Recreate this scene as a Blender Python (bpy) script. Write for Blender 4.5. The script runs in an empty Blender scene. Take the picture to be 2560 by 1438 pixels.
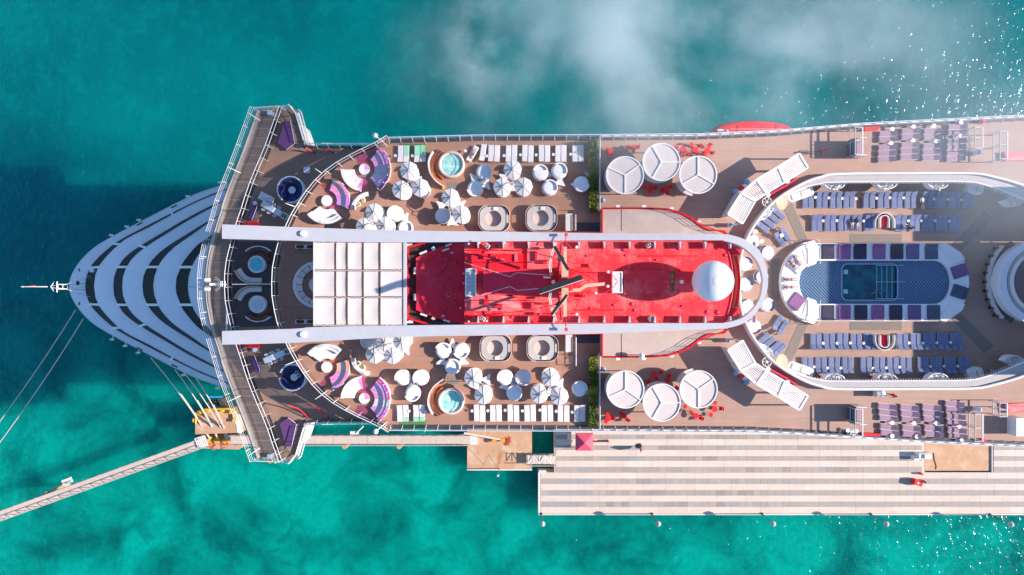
import bpy, math, random
from mathutils import Vector, Matrix
from mathutils.geometry import tessellate_polygon
random.seed(7)
R = math.radians
SC = bpy.context.scene
COL = SC.collection

# ---------------------------------------------------------------- camera, sky, sun, exposure
H = 127.0                      # camera height above the water (m)
K = 1.5 / 2560                 # metres per photo pixel and metre of distance (24 mm equivalent lens)
CU, CV = 1280.0, 719.0
SUN_EL = 28.5
cam_d = bpy.data.cameras.new('camera'); cam = bpy.data.objects.new('camera', cam_d); COL.objects.link(cam)
cam.location = (0, 0, H); cam.rotation_euler = (0, 0, 0)
cam_d.sensor_width = 36; cam_d.lens = 24; cam_d.clip_end = 6000; cam_d.clip_start = 0.5
SC.camera = cam
wd = bpy.data.worlds.new('World'); SC.world = wd; wd.use_nodes = True
nt = wd.node_tree; nt.nodes.clear()
sky = nt.nodes.new('ShaderNodeTexSky'); sky.sky_type = 'NISHITA'; sky.sun_disc = False
sky.sun_elevation = R(SUN_EL); sky.sun_rotation = R(90); sky.air_density = 1.0; sky.dust_density = .3; sky.ozone_density = 5.0
bg = nt.nodes.new('ShaderNodeBackground'); bg.inputs[1].default_value = 0.13
wo = nt.nodes.new('ShaderNodeOutputWorld')
nt.links.new(sky.outputs[0], bg.inputs[0]); nt.links.new(bg.outputs[0], wo.inputs[0])
sun_d = bpy.data.lights.new('sun', 'SUN'); sun = bpy.data.objects.new('sun', sun_d); COL.objects.link(sun)
sun_d.energy = 5.0; sun_d.angle = R(0.5); sun_d.color = (1.0, 0.88, 0.78)
sun.rotation_euler = (0, R(90 - SUN_EL), 0); sun.location = (60, 0, 90)
vs = SC.view_settings
vs.view_transform = 'Standard'; vs.look = 'None'; vs.gamma = 1.0; vs.exposure = 0.72
SC.cycles.max_bounces = 6; SC.cycles.diffuse_bounces = 3; SC.cycles.glossy_bounces = 2
SC.cycles.transparent_max_bounces = 12; SC.cycles.volume_bounces = 2
SC.cycles.caustics_reflective = False; SC.cycles.caustics_refractive = False

# ---------------------------------------------------------------- pixel <-> world
def S(z): return (H - z) * K
def W(u, v, z):
    s = S(z); return Vector(((u - CU) * s, (CV - v) * s, z))
def w2(u, v, z):
    s = S(z); return ((u - CU) * s, (CV - v) * s)
def px(pts, z): return [w2(u, v, z) for u, v in pts]
def mv(u, v): return 2 * (709.7 - .00463 * (u - 900)) - v      # mirror across the ship's axis
def mir(pts): return [(u, mv(u, v)) for u, v in pts]

# ---------------------------------------------------------------- mesh builder
class MB:
    def __init__(s): s.v = []; s.f = []; s.s = []
    def add(s, vs, fs, sm=False):
        o = len(s.v); s.v += [tuple(v) for v in vs]
        for f in fs: s.f.append([i + o for i in f]); s.s.append(sm)
        return s
    def box(s, x0, x1, y0, y1, z0, z1):
        return s.add([(x0,y0,z0),(x1,y0,z0),(x1,y1,z0),(x0,y1,z0),(x0,y0,z1),(x1,y0,z1),(x1,y1,z1),(x0,y1,z1)],
                     [(3,2,1,0),(4,5,6,7),(0,1,5,4),(1,2,6,5),(2,3,7,6),(3,0,4,7)])
    def obox(s, c, size, rz=0, rx=0):
        m = Matrix.Rotation(rz, 3, 'Z') @ Matrix.Rotation(rx, 3, 'X')
        a, b, d = size[0]/2, size[1]/2, size[2]/2
        vs = [Vector(c) + m @ Vector(p) for p in [(-a,-b,-d),(a,-b,-d),(a,b,-d),(-a,b,-d),(-a,-b,d),(a,-b,d),(a,b,d),(-a,b,d)]]
        return s.add(vs, [(3,2,1,0),(4,5,6,7),(0,1,5,4),(1,2,6,5),(2,3,7,6),(3,0,4,7)])
    def rbox(s, w, l, z0, z1, r=.06, c=(0,0), n=3, top=.03):
        pts = rrect(w, l, r, n); pts = [(x+c[0], y+c[1]) for x, y in pts]
        k = 1 - top/ max(.01, min(w, l)/2)
        p2 = [(c[0]+(x-c[0])*k, c[1]+(y-c[1])*k) for x, y in pts]
        m = len(pts)
        vs = [(x,y,z0) for x,y in pts] + [(x,y,z1-top) for x,y in pts] + [(x,y,z1) for x,y in p2]
        fs = [(i,(i+1)%m,m+(i+1)%m,m+i) for i in range(m)] + [(m+i,m+(i+1)%m,2*m+(i+1)%m,2*m+i) for i in range(m)]
        fs.append(tuple(range(2*m,3*m))); fs.append(tuple(reversed(range(m))))
        return s.add(vs, fs)
    def prism(s, pts, z0, z1, holes=()):
        pts = ccw(pts); loops = [pts] + [ccw(h)[::-1] for h in holes]
        allp = [p for l in loops for p in l]; n = len(allp)
        tri = tessellate_polygon([[Vector((x, y, 0)) for x, y in l] for l in loops])
        vs = [(x,y,z0) for x,y in allp] + [(x,y,z1) for x,y in allp]
        fs = []
        for t in tri:
            a, b, c = [allp[i] for i in t]
            if (b[0]-a[0])*(c[1]-a[1]) - (b[1]-a[1])*(c[0]-a[0]) < 0: t = (t[0], t[2], t[1])
            fs.append(tuple(i + n for i in t)); fs.append(tuple(reversed(t)))
        o = 0
        for l in loops:
            m = len(l)
            for i in range(m):
                j = (i+1) % m; fs.append((o+i, o+j, n+o+j, n+o+i))
            o += m
        return s.add(vs, fs)
    def loft(s, a, za, b, zb, cap=True):
        n = len(a)
        za = za if isinstance(za, (list, tuple)) else [za]*n; zb = zb if isinstance(zb, (list, tuple)) else [zb]*n
        vs = [(p[0],p[1],z) for p, z in zip(a, za)] + [(p[0],p[1],z) for p, z in zip(b, zb)]
        fs = [(i,(i+1)%n,n+(i+1)%n,n+i) for i in range(n)]
        if cap: fs += [tuple(range(n,2*n)), tuple(reversed(range(n)))]
        return s.add(vs, fs)
    def strip(s, a, za, b, zb, sm=True):
        n = len(a)
        vs = [(p[0],p[1],za) for p in a] + [(p[0],p[1],zb) for p in b]
        return s.add(vs, [(i,i+1,n+i+1,n+i) for i in range(n-1)], sm)
    def cyl(s, x, y, z0, z1, r0, r1=None, n=16, sm=True):
        r1 = r0 if r1 is None else r1
        c = [(math.cos(2*math.pi*i/n), math.sin(2*math.pi*i/n)) for i in range(n)]
        vs = [(x+r0*a,y+r0*b,z0) for a,b in c] + [(x+r1*a,y+r1*b,z1) for a,b in c]
        s.add(vs, [(i,(i+1)%n,n+(i+1)%n,n+i) for i in range(n)], sm)
        return s.add(vs, [tuple(range(n,2*n)), tuple(reversed(range(n)))])
    def lathe(s, prof, n=24, x=0, y=0, sm=True):
        vs = []; fs = []; m = len(prof)
        for i in range(n):
            a = 2*math.pi*i/n; c, d = math.cos(a), math.sin(a)
            vs += [(x+r*c, y+r*d, z) for r, z in prof]
        for i in range(n):
            for j in range(m-1):
                k = (i+1) % n; fs.append((i*m+j, k*m+j, k*m+j+1, i*m+j+1))
        return s.add(vs, fs, sm)
    def tube(s, pts, r, n=5, closed=False, sm=True):
        pts = [Vector(p) for p in pts]; m = len(pts); vs = []
        rr = r if isinstance(r, (list, tuple)) else [r]*m
        for i, p in enumerate(pts):
            a = pts[(i-1) % m] if (closed or i > 0) else p; b = pts[(i+1) % m] if (closed or i < m-1) else p
            d = (b - a).normalized() if (b-a).length > 1e-9 else Vector((0,0,1))
            u = d.cross(Vector((0,0,1)))
            if u.length < 1e-4: u = Vector((1,0,0))
            u.normalize(); w = d.cross(u)
            vs += [p + (u*math.cos(2*math.pi*k/n) + w*math.sin(2*math.pi*k/n))*rr[i] for k in range(n)]
        fs = []
        for i in range(m if closed else m-1):
            j = (i+1) % m
            fs += [(i*n+k, i*n+(k+1)%n, j*n+(k+1)%n, j*n+k) for k in range(n)]
        s.add(vs, fs, sm)
        if not closed: s.add(vs[:n], [tuple(range(n))]); s.add(vs[-n:], [tuple(reversed(range(n)))])
        return s
    def ribbon(s, pts, w, z0, z1, closed=False):
        l, r = offset(pts, w/2, closed), offset(pts, -w/2, closed)
        if closed: return s.prism(l if area(l) > area(r) else r, z0, z1, [r if area(l) > area(r) else l])
        return s.prism(l + r[::-1], z0, z1)
    def sector(s, cx, cy, r0, r1, a0, a1, z0, z1, n=12):
        aa = [a0 + (a1-a0)*i/n for i in range(n+1)]
        vs = []
        for a in aa:
            c, d = math.cos(a), math.sin(a)
            vs += [(cx+r0*c,cy+r0*d,z0),(cx+r1*c,cy+r1*d,z0),(cx+r1*c,cy+r1*d,z1),(cx+r0*c,cy+r0*d,z1)]
        fs = []
        for i in range(n):
            for k in range(4): fs.append((i*4+k, (i+1)*4+k, (i+1)*4+(k+1)%4, i*4+(k+1)%4))
        fs += [(0,1,2,3), (n*4+3,n*4+2,n*4+1,n*4)]
        return s.add(vs, fs)
    def mesh(s, name, mat):
        me = bpy.data.meshes.new(name); me.from_pydata(s.v, [], s.f)
        me.polygons.foreach_set('use_smooth', s.s)
        if mat is not None: me.materials.append(mat if not isinstance(mat, str) else MT[mat])
        import bmesh
        bm = bmesh.new(); bm.from_mesh(me); bmesh.ops.recalc_face_normals(bm, faces=bm.faces); bm.to_mesh(me); bm.free()
        me.update(); return me

def area(p): return abs(sum(p[i-1][0]*p[i][1]-p[i][0]*p[i-1][1] for i in range(len(p))))/2
def ccw(p):
    a = sum(p[i-1][0]*p[i][1]-p[i][0]*p[i-1][1] for i in range(len(p)))
    return list(p) if a > 0 else list(p)[::-1]
def offset(pts, d, closed=False):
    out = []; n = len(pts)
    for i, p in enumerate(pts):
        a = pts[(i-1) % n] if (closed or i > 0) else p; b = pts[(i+1) % n] if (closed or i < n-1) else p
        tx, ty = b[0]-a[0], b[1]-a[1]; l = math.hypot(tx, ty) or 1
        out.append((p[0]-ty/l*d, p[1]+tx/l*d))
    return out
def rrect(w, l, r, n=3):
    pts = []; r = min(r, w/2-1e-3, l/2-1e-3)
    for cx, cy, a in ((w/2-r,l/2-r,0),(-w/2+r,l/2-r,90),(-w/2+r,-l/2+r,180),(w/2-r,-l/2+r,270)):
        for i in range(n+1):
            t = R(a + 90*i/n); pts.append((cx+r*math.cos(t), cy+r*math.sin(t)))
    return pts
def smooth(pts, sub=4, closed=False):
    out = []; n = len(pts); rng = range(n if closed else n-1)
    for i in rng:
        p0 = pts[(i-1) % n] if (closed or i > 0) else pts[i]; p1 = pts[i]; p2 = pts[(i+1) % n]
        p3 = pts[(i+2) % n] if (closed or i+2 < n) else p2
        for k in range(sub):
            t = k/sub
            out.append(tuple(.5*((2*p1[c]) + (-p0[c]+p2[c])*t + (2*p0[c]-5*p1[c]+4*p2[c]-p3[c])*t*t + (-p0[c]+3*p1[c]-3*p2[c]+p3[c])*t**3) for c in range(2)))
    if not closed: out.append(tuple(pts[-1][:2]))
    return out
def resample(pts, step):
    out = [tuple(pts[0])]; acc = 0
    for a, b in zip(pts, pts[1:]):
        L = math.dist(a, b)
        if L < 1e-9: continue
        t = step - acc
        while t <= L:
            out.append(tuple(a[c]+(b[c]-a[c])*t/L for c in range(len(a)))); t += step
        acc = (acc + L) % step
    if math.dist(out[-1], pts[-1]) > step*.4: out.append(tuple(pts[-1]))
    else: out[-1] = tuple(pts[-1])
    return out
def arc(cx, cy, r, a0, a1, n=16): return [(cx+r*math.cos(R(a0+(a1-a0)*i/n)), cy+r*math.sin(R(a0+(a1-a0)*i/n))) for i in range(n+1)]

# ---------------------------------------------------------------- objects
def tag(o, label, cat, group=None, kind=None):
    if label: o['label'] = label
    if cat: o['category'] = cat
    if group: o['group'] = group
    if kind: o['kind'] = kind
    return o
def thing(name, label, cat, loc=(0,0,0), rz=0, group=None):
    o = bpy.data.objects.new(name, None); o.empty_display_size = .2; COL.objects.link(o)
    o.location = loc; o.rotation_euler = (0, 0, rz); o['_wl'] = 0
    return tag(o, label, cat, group)
def obj(name, mesh, parent=None, loc=(0,0,0), rot=(0,0,0)):
    o = bpy.data.objects.new(name, mesh); COL.objects.link(o); o.location = loc; o.rotation_euler = rot
    if parent is not None: o.parent = parent
    return o
WL = {}
def wloc(p):
    v = Vector((0,0,0))
    while p is not None: v = v + Vector(p.location); p = p.parent
    return v
def build(mb, name, mat, parent=None, centre=None):
    """mb in world coordinates; parents never rotated on this route"""
    if parent is not None: org = wloc(parent)
    else: org = Vector(centre) if centre is not None else Vector((0,0,0))
    mb.v = [(x-org.x, y-org.y, z-org.z) for x, y, z in mb.v]
    o = obj(name, mb.mesh(name, mat), parent)
    if parent is None: o.location = org
    return o
def single(mb, name, mat, label, cat, centre=(0,0,0), group=None, kind=None):
    return tag(build(mb, name, mat, None, centre), label, cat, group, kind)
def struct(mb, name, mat, centre=(0,0,0)):
    o = build(mb, name, mat, None, centre); o['kind'] = 'structure'; return o
def inst(proto, name, label, cat, loc, rz=0, group=None, sc=None):
    t = thing(name, label, cat, loc, rz, group)
    if sc: t.scale = sc
    def rec(spec, par):
        for nm, me, l, r, sub in spec:
            o = obj(nm, me, par, l, r); rec(sub, o)
    rec(proto, t); return t
def P(name, mb, mat, loc=(0,0,0), rot=(0,0,0), sub=()): return (name, mb.mesh(name, mat), loc, rot, list(sub))
def P2(name, mesh, loc=(0,0,0), rot=(0,0,0), sub=()): return (name, mesh, loc, rot, list(sub))
ORD = ['first','second','third','fourth','fifth','sixth','seventh','eighth','ninth','tenth','eleventh','twelfth','thirteenth','fourteenth','fifteenth','sixteenth','seventeenth','eighteenth','nineteenth','twentieth','twenty-first','twenty-second','twenty-third','twenty-fourth','twenty-fifth','twenty-sixth','twenty-seventh','twenty-eighth','twenty-ninth','thirtieth']

# ---------------------------------------------------------------- materials
MT = {}
def M(name, col, rough=.6, var=.12, scale=1.5, bump=0.0, bscale=8.0, metal=0.0, spec=.4, rnd=.06, coat=0.0):
    m = bpy.data.materials.new(name); m.use_nodes = True; MT[name] = m
    n = m.node_tree.nodes; l = m.node_tree.links; b = n['Principled BSDF']
    g = n.new('ShaderNodeNewGeometry')
    nz = n.new('ShaderNodeTexNoise'); nz.inputs['Scale'].default_value = scale; nz.inputs['Detail'].default_value = 6; nz.inputs['Roughness'].default_value = .6
    l.new(g.outputs['Position'], nz.inputs['Vector'])
    oi = n.new('ShaderNodeObjectInfo')
    mr = n.new('ShaderNodeMapRange'); mr.inputs[1].default_value = .25; mr.inputs[2].default_value = .75; mr.inputs[3].default_value = 1-var; mr.inputs[4].default_value = 1+var
    l.new(nz.outputs['Fac'], mr.inputs[0])
    mr2 = n.new('ShaderNodeMapRange'); mr2.inputs[3].default_value = 1-rnd; mr2.inputs[4].default_value = 1+rnd
    l.new(oi.outputs['Random'], mr2.inputs[0])
    mu = n.new('ShaderNodeMath'); mu.operation = 'MULTIPLY'; l.new(mr.outputs[0], mu.inputs[0]); l.new(mr2.outputs[0], mu.inputs[1])
    vm = n.new('ShaderNodeVectorMath'); vm.operation = 'SCALE'; vm.inputs[0].default_value = col[:3]
    l.new(mu.outputs[0], vm.inputs['Scale']); l.new(vm.outputs[0], b.inputs['Base Color'])
    b.inputs['Roughness'].default_value = rough; b.inputs['Metallic'].default_value = metal; b.inputs['Specular IOR Level'].default_value = spec
    if coat: b.inputs['Coat Weight'].default_value = coat
    if bump:
        n2 = n.new('ShaderNodeTexNoise'); n2.inputs['Scale'].default_value = bscale; n2.inputs['Detail'].default_value = 4
        l.new(g.outputs['Position'], n2.inputs['Vector'])
        bp = n.new('ShaderNodeBump'); bp.inputs['Strength'].default_value = bump; bp.inputs['Distance'].default_value = .05
        l.new(n2.outputs['Fac'], bp.inputs['Height']); l.new(bp.outputs[0], b.inputs['Normal'])
    m['vm'] = 0
    return m
def stain(name, col2, scale, lo, hi, amt=1.0, stretch=(1,1,1)):
    """adds a second colour in noise patches to a material"""
    m = MT[name]; n = m.node_tree.nodes; l = m.node_tree.links; b = n['Principled BSDF']
    src = b.inputs['Base Color'].links[0].from_socket
    g = n.new('ShaderNodeNewGeometry'); mp = n.new('ShaderNodeMapping'); mp.inputs['Scale'].default_value = stretch
    l.new(g.outputs['Position'], mp.inputs[0])
    nz = n.new('ShaderNodeTexNoise'); nz.inputs['Scale'].default_value = scale; nz.inputs['Detail'].default_value = 7; nz.inputs['Roughness'].default_value = .65
    l.new(mp.outputs[0], nz.inputs['Vector'])
    mr = n.new('ShaderNodeMapRange'); mr.inputs[1].default_value = lo; mr.inputs[2].default_value = hi; mr.inputs[4].default_value = amt
    l.new(nz.outputs['Fac'], mr.inputs[0])
    mx = n.new('ShaderNodeMix'); mx.data_type = 'RGBA'; mx.inputs[7].default_value = (*col2, 1)
    l.new(mr.outputs[0], mx.inputs[0]); l.new(src, mx.inputs[6]); l.new(mx.outputs[2], b.inputs['Base Color'])
def planks(name, pitch, dark=.8, axis=1, seam=.09):
    """thin caulked seams and plank to plank variation"""
    m = MT[name]; n = m.node_tree.nodes; l = m.node_tree.links; b = n['Principled BSDF']
    src = b.inputs['Base Color'].links[0].from_socket
    g = n.new('ShaderNodeNewGeometry'); mp = n.new('ShaderNodeMapping')
    if axis == 0: mp.inputs['Rotation'].default_value = (0, 0, R(90))
    l.new(g.outputs['Position'], mp.inputs[0])
    br = n.new('ShaderNodeTexBrick'); br.inputs['Scale'].default_value = 1.0
    br.inputs['Color1'].default_value = (1.04,1.03,1.02,1); br.inputs['Color2'].default_value = (.95,.95,.96,1); br.inputs['Mortar'].default_value = (dark,dark,dark,1)
    br.inputs['Brick Width'].default_value = 3.2; br.inputs['Row Height'].default_value = pitch; br.inputs['Mortar Size'].default_value = pitch*seam
    l.new(mp.outputs[0], br.inputs['Vector'])
    mx = n.new('ShaderNodeMix'); mx.data_type = 'RGBA'; mx.blend_type = 'MULTIPLY'; mx.inputs[0].default_value = 1
    l.new(src, mx.inputs[6]); l.new(br.outputs['Color'], mx.inputs[7]); l.new(mx.outputs[2], b.inputs['Base Color'])

M('deck_wood', (.40,.215,.150), .75, .10, .35, rnd=0); planks('deck_wood', .26); stain('deck_wood', (.47,.30,.225), .3, .48, .72, .6, (.5,1.5,1)); stain('deck_wood', (.33,.18,.13), .6, .58, .72, .5)
M('deck_outer', (.45,.29,.225), .75, .10, .3, rnd=0); planks('deck_outer', .28); stain('deck_outer', (.38,.25,.2), .12, .45, .7, .6); stain('deck_outer', (.50,.37,.30), .5, .55, .75, .5, (.4,1.5,1))
M('deck_pool', (.43,.275,.21), .75, .10, .35, rnd=0); planks('deck_pool', .28)
M('deck_dark', (.21,.15,.125), .8, .12, .4, rnd=0); planks('deck_dark', .3); stain('deck_dark', (.4,.25,.18), .15, .6, .8, .4)
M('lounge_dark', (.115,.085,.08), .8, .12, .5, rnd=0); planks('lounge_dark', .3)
M('terrace', (.33,.20,.145), .8, .10, .5, rnd=0); stain('terrace', (.27,.17,.13), .3, .5, .7, .5)
M('wing_base', (.50,.34,.26), .75, .08, .8)
M('wing_panel', (.36,.24,.175), .75, .14, 1.2, rnd=.06); stain('wing_panel', (.25,.16,.115), .7, .55, .75, .5)
M('ship_white', (.74,.74,.76), .45, .05, .6); stain('ship_white', (.62,.64,.68), .35, .5, .75, .5, (.3,1,1))
M('bow_white', (.86,.88,.90), .4, .05, .5, rnd=.02); stain('bow_white', (.79,.82,.87), .5, .5, .8, .5, (1,.5,1))
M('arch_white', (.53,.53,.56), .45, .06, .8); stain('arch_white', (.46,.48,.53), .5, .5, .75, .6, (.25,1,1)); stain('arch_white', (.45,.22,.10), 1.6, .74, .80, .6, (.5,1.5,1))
M('white_paint', (.80,.78,.77), .45, .04, 2)
M('white_soft', (.83,.81,.80), .75, .05, 2.5, bump=.15, bscale=5)
M('cream', (.72,.67,.63), .6, .06, 2)
M('canopy_cloth', (.64,.565,.52), .8, .05, .8); 
M('umbrella_cloth', (.72,.68,.66), .8, .04, 2, rnd=.05)
M('pergola_white', (.80,.77,.75), .5, .05, 1.5)
M('shade_cloth', (.70,.63,.585), .8, .06, .7, rnd=.02); stain('shade_cloth', (.60,.53,.50), .3, .5, .7, .5, (2,.5,1))
M('rust', (.15,.06,.035), .8, .5, 3.0); stain('rust', (.05,.035,.03), 2.4, .45, .6, .9); stain('rust', (.36,.2,.12), 3.5, .6, .68, .7)
M('red_deck', (.86,.035,.05), .6, .10, .35, bump=.1, bscale=2, rnd=.0, spec=.3); stain('red_deck', (.92,.20,.19), .42, .47, .66, .85); stain('red_deck', (.90,.45,.42), 1.0, .60, .74, .55); stain('red_deck', (.58,.012,.035), .8, .63, .68, .85)
M('red_paint', (.76,.015,.03), .45, .08, 1.5, spec=.35)
M('red_worn', (.78,.12,.13), .6, .12, .8); stain('red_worn', (.85,.5,.48), .8, .52, .66, .7, (.35,1.6,1))
M('red_dark', (.72,.02,.06), .5, .12, .8, rnd=.02); stain('red_dark', (.78,.09,.14), .5, .5, .7, .6)
M('red_bright', (.80,.015,.02), .5, .05, 2)
M('tan_grate', (.62,.42,.29), .8, .15, 3)
M('roof_beige', (.53,.43,.375), .8, .06, .5); stain('roof_beige', (.62,.53,.47), .5, .52, .7, .6); stain('roof_beige', (.33,.23,.19), .8, .68, .74, .6)
M('black_deck', (.035,.034,.038), .8, .3, .8, rnd=.0); stain('black_deck', (.10,.10,.11), .6, .5, .7, .6)
M('black', (.018,.018,.022), .5, .15, 2)
M('glass_dark', (.008,.011,.016), .4, .2, .8, spec=.08)
M('navy', (.05,.055,.16), .7, .12, 3)
M('blue_cloth', (.165,.205,.36), .8, .06, 3, rnd=.08)
M('purple_cloth', (.36,.225,.30), .85, .06, 3, rnd=.05)
M('purple_dark', (.115,.045,.16), .8, .1, 2)
M('pad_navy', (.055,.05,.085), .7, .25, 2.2, bump=.6, bscale=3, spec=.2); M('ledge', (.43,.395,.385), .6, .08, 1.2)
M('pad_purple', (.29,.12,.26), .65, .2, 2.2, bump=.6, bscale=3, spec=.3)
M('pad_violet', (.16,.10,.24), .6, .12, 2, bump=.4, bscale=3)
M('pad_teal', (.07,.10,.15), .6, .15, 2, bump=.4, bscale=3)
M('sofa', (.77,.72,.70), .85, .05, 3); M('pod_grey', (.52,.48,.46), .8, .06, 2); M('pod_floor', (.62,.50,.44), .8, .06, 2)
M('teak', (.52,.17,.07), .6, .35, 2.2); planks('teak', .33, .6, 0)
M('teak_dark', (.20,.075,.045), .6, .25, 2); M('teak_pale', (.72,.50,.34), .6, .14, 1.3)
M('steel', (.72,.72,.76), .3, .08, 2, metal=.0); M('grey_metal', (.42,.42,.45), .45, .1, 2)
M('dark_metal', (.07,.07,.08), .5, .2, 2)
M('mat_grey', (.24,.20,.17), .9, .08, 1.5)
M('tile_blue', (.035,.125,.235), .45, .12, 1.5, spec=.4); M('tile_line', (.34,.40,.52), .5, .1, 2)
M('pool_wall', (.02,.10,.19), .4, .2, .6)
M('pool_step', (.10,.50,.60), .4, .1, 1)
M('concrete', (.55,.32,.19), .85, .12, .5, bump=.1); stain('concrete', (.66,.47,.34), .35, .5, .65, .8); stain('concrete', (.33,.20,.12), .25, .60, .74, .6); stain('concrete', (.44,.16,.04), .45, .60, .70, .75, (1.6,.6,1))
M('pier_base', (.62,.55,.49), .85, .1, .4); stain('pier_base', (.7,.5,.36), .6, .6, .75, .5)
M('slab_light', (.68,.56,.475), .85, .05, .5, rnd=.045); stain('slab_light', (.54,.44,.37), .35, .50, .72, .7, (.35,1.6,1)); stain('slab_light', (.50,.33,.22), 1.1, .66, .74, .6)
M('slab_grey', (.40,.345,.305), .85, .07, .6, rnd=.07); stain('slab_grey', (.40,.36,.34), .5, .55, .75, .5)
M('slab_dark', (.33,.285,.26), .85, .07, .6, rnd=.05)
M('slab_blue', (.345,.335,.325), .85, .05, .6, rnd=.05)
M('yellow', (.72,.42,.03), .5, .15, 2); M('orange', (.70,.30,.05), .6, .1, 2)
M('walk_beige', (.58,.48,.41), .7, .12, 1.5)
M('rope', (.60,.50,.45), .9, .1, 4); M('rope_red', (.6,.10,.07), .9, .2, 4)
M('leaf', (.26,.30,.03), .6, .35, 1.3, rnd=.3); M('leaf_dark', (.08,.13,.015), .6, .35, 1.3, rnd=.3); M('leaf_pale', (.46,.46,.08), .6, .3, 2, rnd=.3)
M('soil', (.05,.035,.025), .95, .2, 3)
M('cyan_paint', (.03,.30,.55), .5, .1, 2); M('sign_blue', (.20,.42,.66), .4, .2, 5)
M('brown_bar', (.13,.085,.07), .6, .25, 1.5)
M('mosaic', (.75,.73,.70), .6, .08, 2); stain('mosaic', (.20,.32,.48), 2.2, .52, .58, .8); stain('mosaic', (.75,.45,.12), 1.9, .60, .66, .8)
M('arch_under', (.62,.35,.42), .6, .1, 1)
M('tub_shell', (.72,.58,.48), .4, .06, 2); M('rib_grey', (.20,.20,.22), .5, .1, 2)
M('radome', (.78,.79,.82), .32, .02, .5, spec=.5, rnd=0)
M('pink_tent', (.72,.09,.15), .7, .08, 1.5)
M('hull_white', (.72,.72,.75), .45, .06, .2); M('hull_grey', (.16,.17,.2), .5, .1, .2)
M('towel', (.80,.80,.86), .9, .05, 3); M('hair', (.025,.017,.012), .7, .2, 8)

def glassmat(name, col, mix=.25, rough=.05):
    m = bpy.data.materials.new(name); m.use_nodes = True; MT[name] = m
    n = m.node_tree.nodes; l = m.node_tree.links; n.remove(n['Principled BSDF'])
    t = n.new('ShaderNodeBsdfTransparent'); t.inputs[0].default_value = (*col, 1)
    g = n.new('ShaderNodeBsdfGlossy'); g.inputs['Roughness'].default_value = rough; g.inputs[0].default_value = (.8,.85,.9,1)
    mx = n.new('ShaderNodeMixShader'); mx.inputs[0].default_value = mix
    fr = n.new('ShaderNodeLayerWeight'); fr.inputs[0].default_value = mix; l.new(fr.outputs['Fresnel'], mx.inputs[0])
    l.new(t.outputs[0], mx.inputs[1]); l.new(g.outputs[0], mx.inputs[2]); l.new(mx.outputs[0], n['Material Output'].inputs[0])
glassmat('glass', (.36,.43,.54), .35)
glassmat('glass_clear', (.80,.86,.88), .3)
glassmat('glass_pink', (.98,.22,.62), .12); glassmat('glass_violet', (.80,.20,.90), .12); glassmat('glass_green', (.30,.95,.45), .15); glassmat('glass_orange', (.98,.45,.18), .15)

def watermat(name, c0, c1, scale, rough, bs, bstr, sss=0):
    m = M(name, c0, rough, .05, scale, spec=.5, rnd=0)
    n = m.node_tree.nodes; l = m.node_tree.links; b = n['Principled BSDF']
    g = n.new('ShaderNodeNewGeometry')
    nz = n.new('ShaderNodeTexNoise'); nz.inputs['Scale'].default_value = scale; nz.inputs['Detail'].default_value = 5
    l.new(g.outputs['Position'], nz.inputs['Vector'])
    cr = n.new('ShaderNodeMix'); cr.data_type = 'RGBA'; cr.inputs[6].default_value = (*c0,1); cr.inputs[7].default_value = (*c1,1)
    mr = n.new('ShaderNodeMapRange'); mr.inputs[1].default_value = .35; mr.inputs[2].default_value = .65; l.new(nz.outputs['Fac'], mr.inputs[0])
    l.new(mr.outputs[0], cr.inputs[0]); l.new(cr.outputs[2], b.inputs['Base Color'])
    n2 = n.new('ShaderNodeTexNoise'); n2.inputs['Scale'].default_value = bs; n2.inputs['Detail'].default_value = 3
    l.new(g.outputs['Position'], n2.inputs['Vector'])
    bp = n.new('ShaderNodeBump'); bp.inputs['Strength'].default_value = bstr; bp.inputs['Distance'].default_value = .3
    l.new(n2.outputs['Fac'], bp.inputs['Height']); l.new(bp.outputs[0], b.inputs['Normal'])
    return m
watermat('tub_water', (.22,.62,.55), (.55,.80,.72), 1.6, .1, 2.5, .25)
watermat('jacuzzi_water', (.10,.55,.62), (.2,.7,.75), 2, .1, 3, .2)
watermat('pool_water', (.005,.05,.095), (.006,.13,.17), .9, .12, 1.5, .2)
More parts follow.
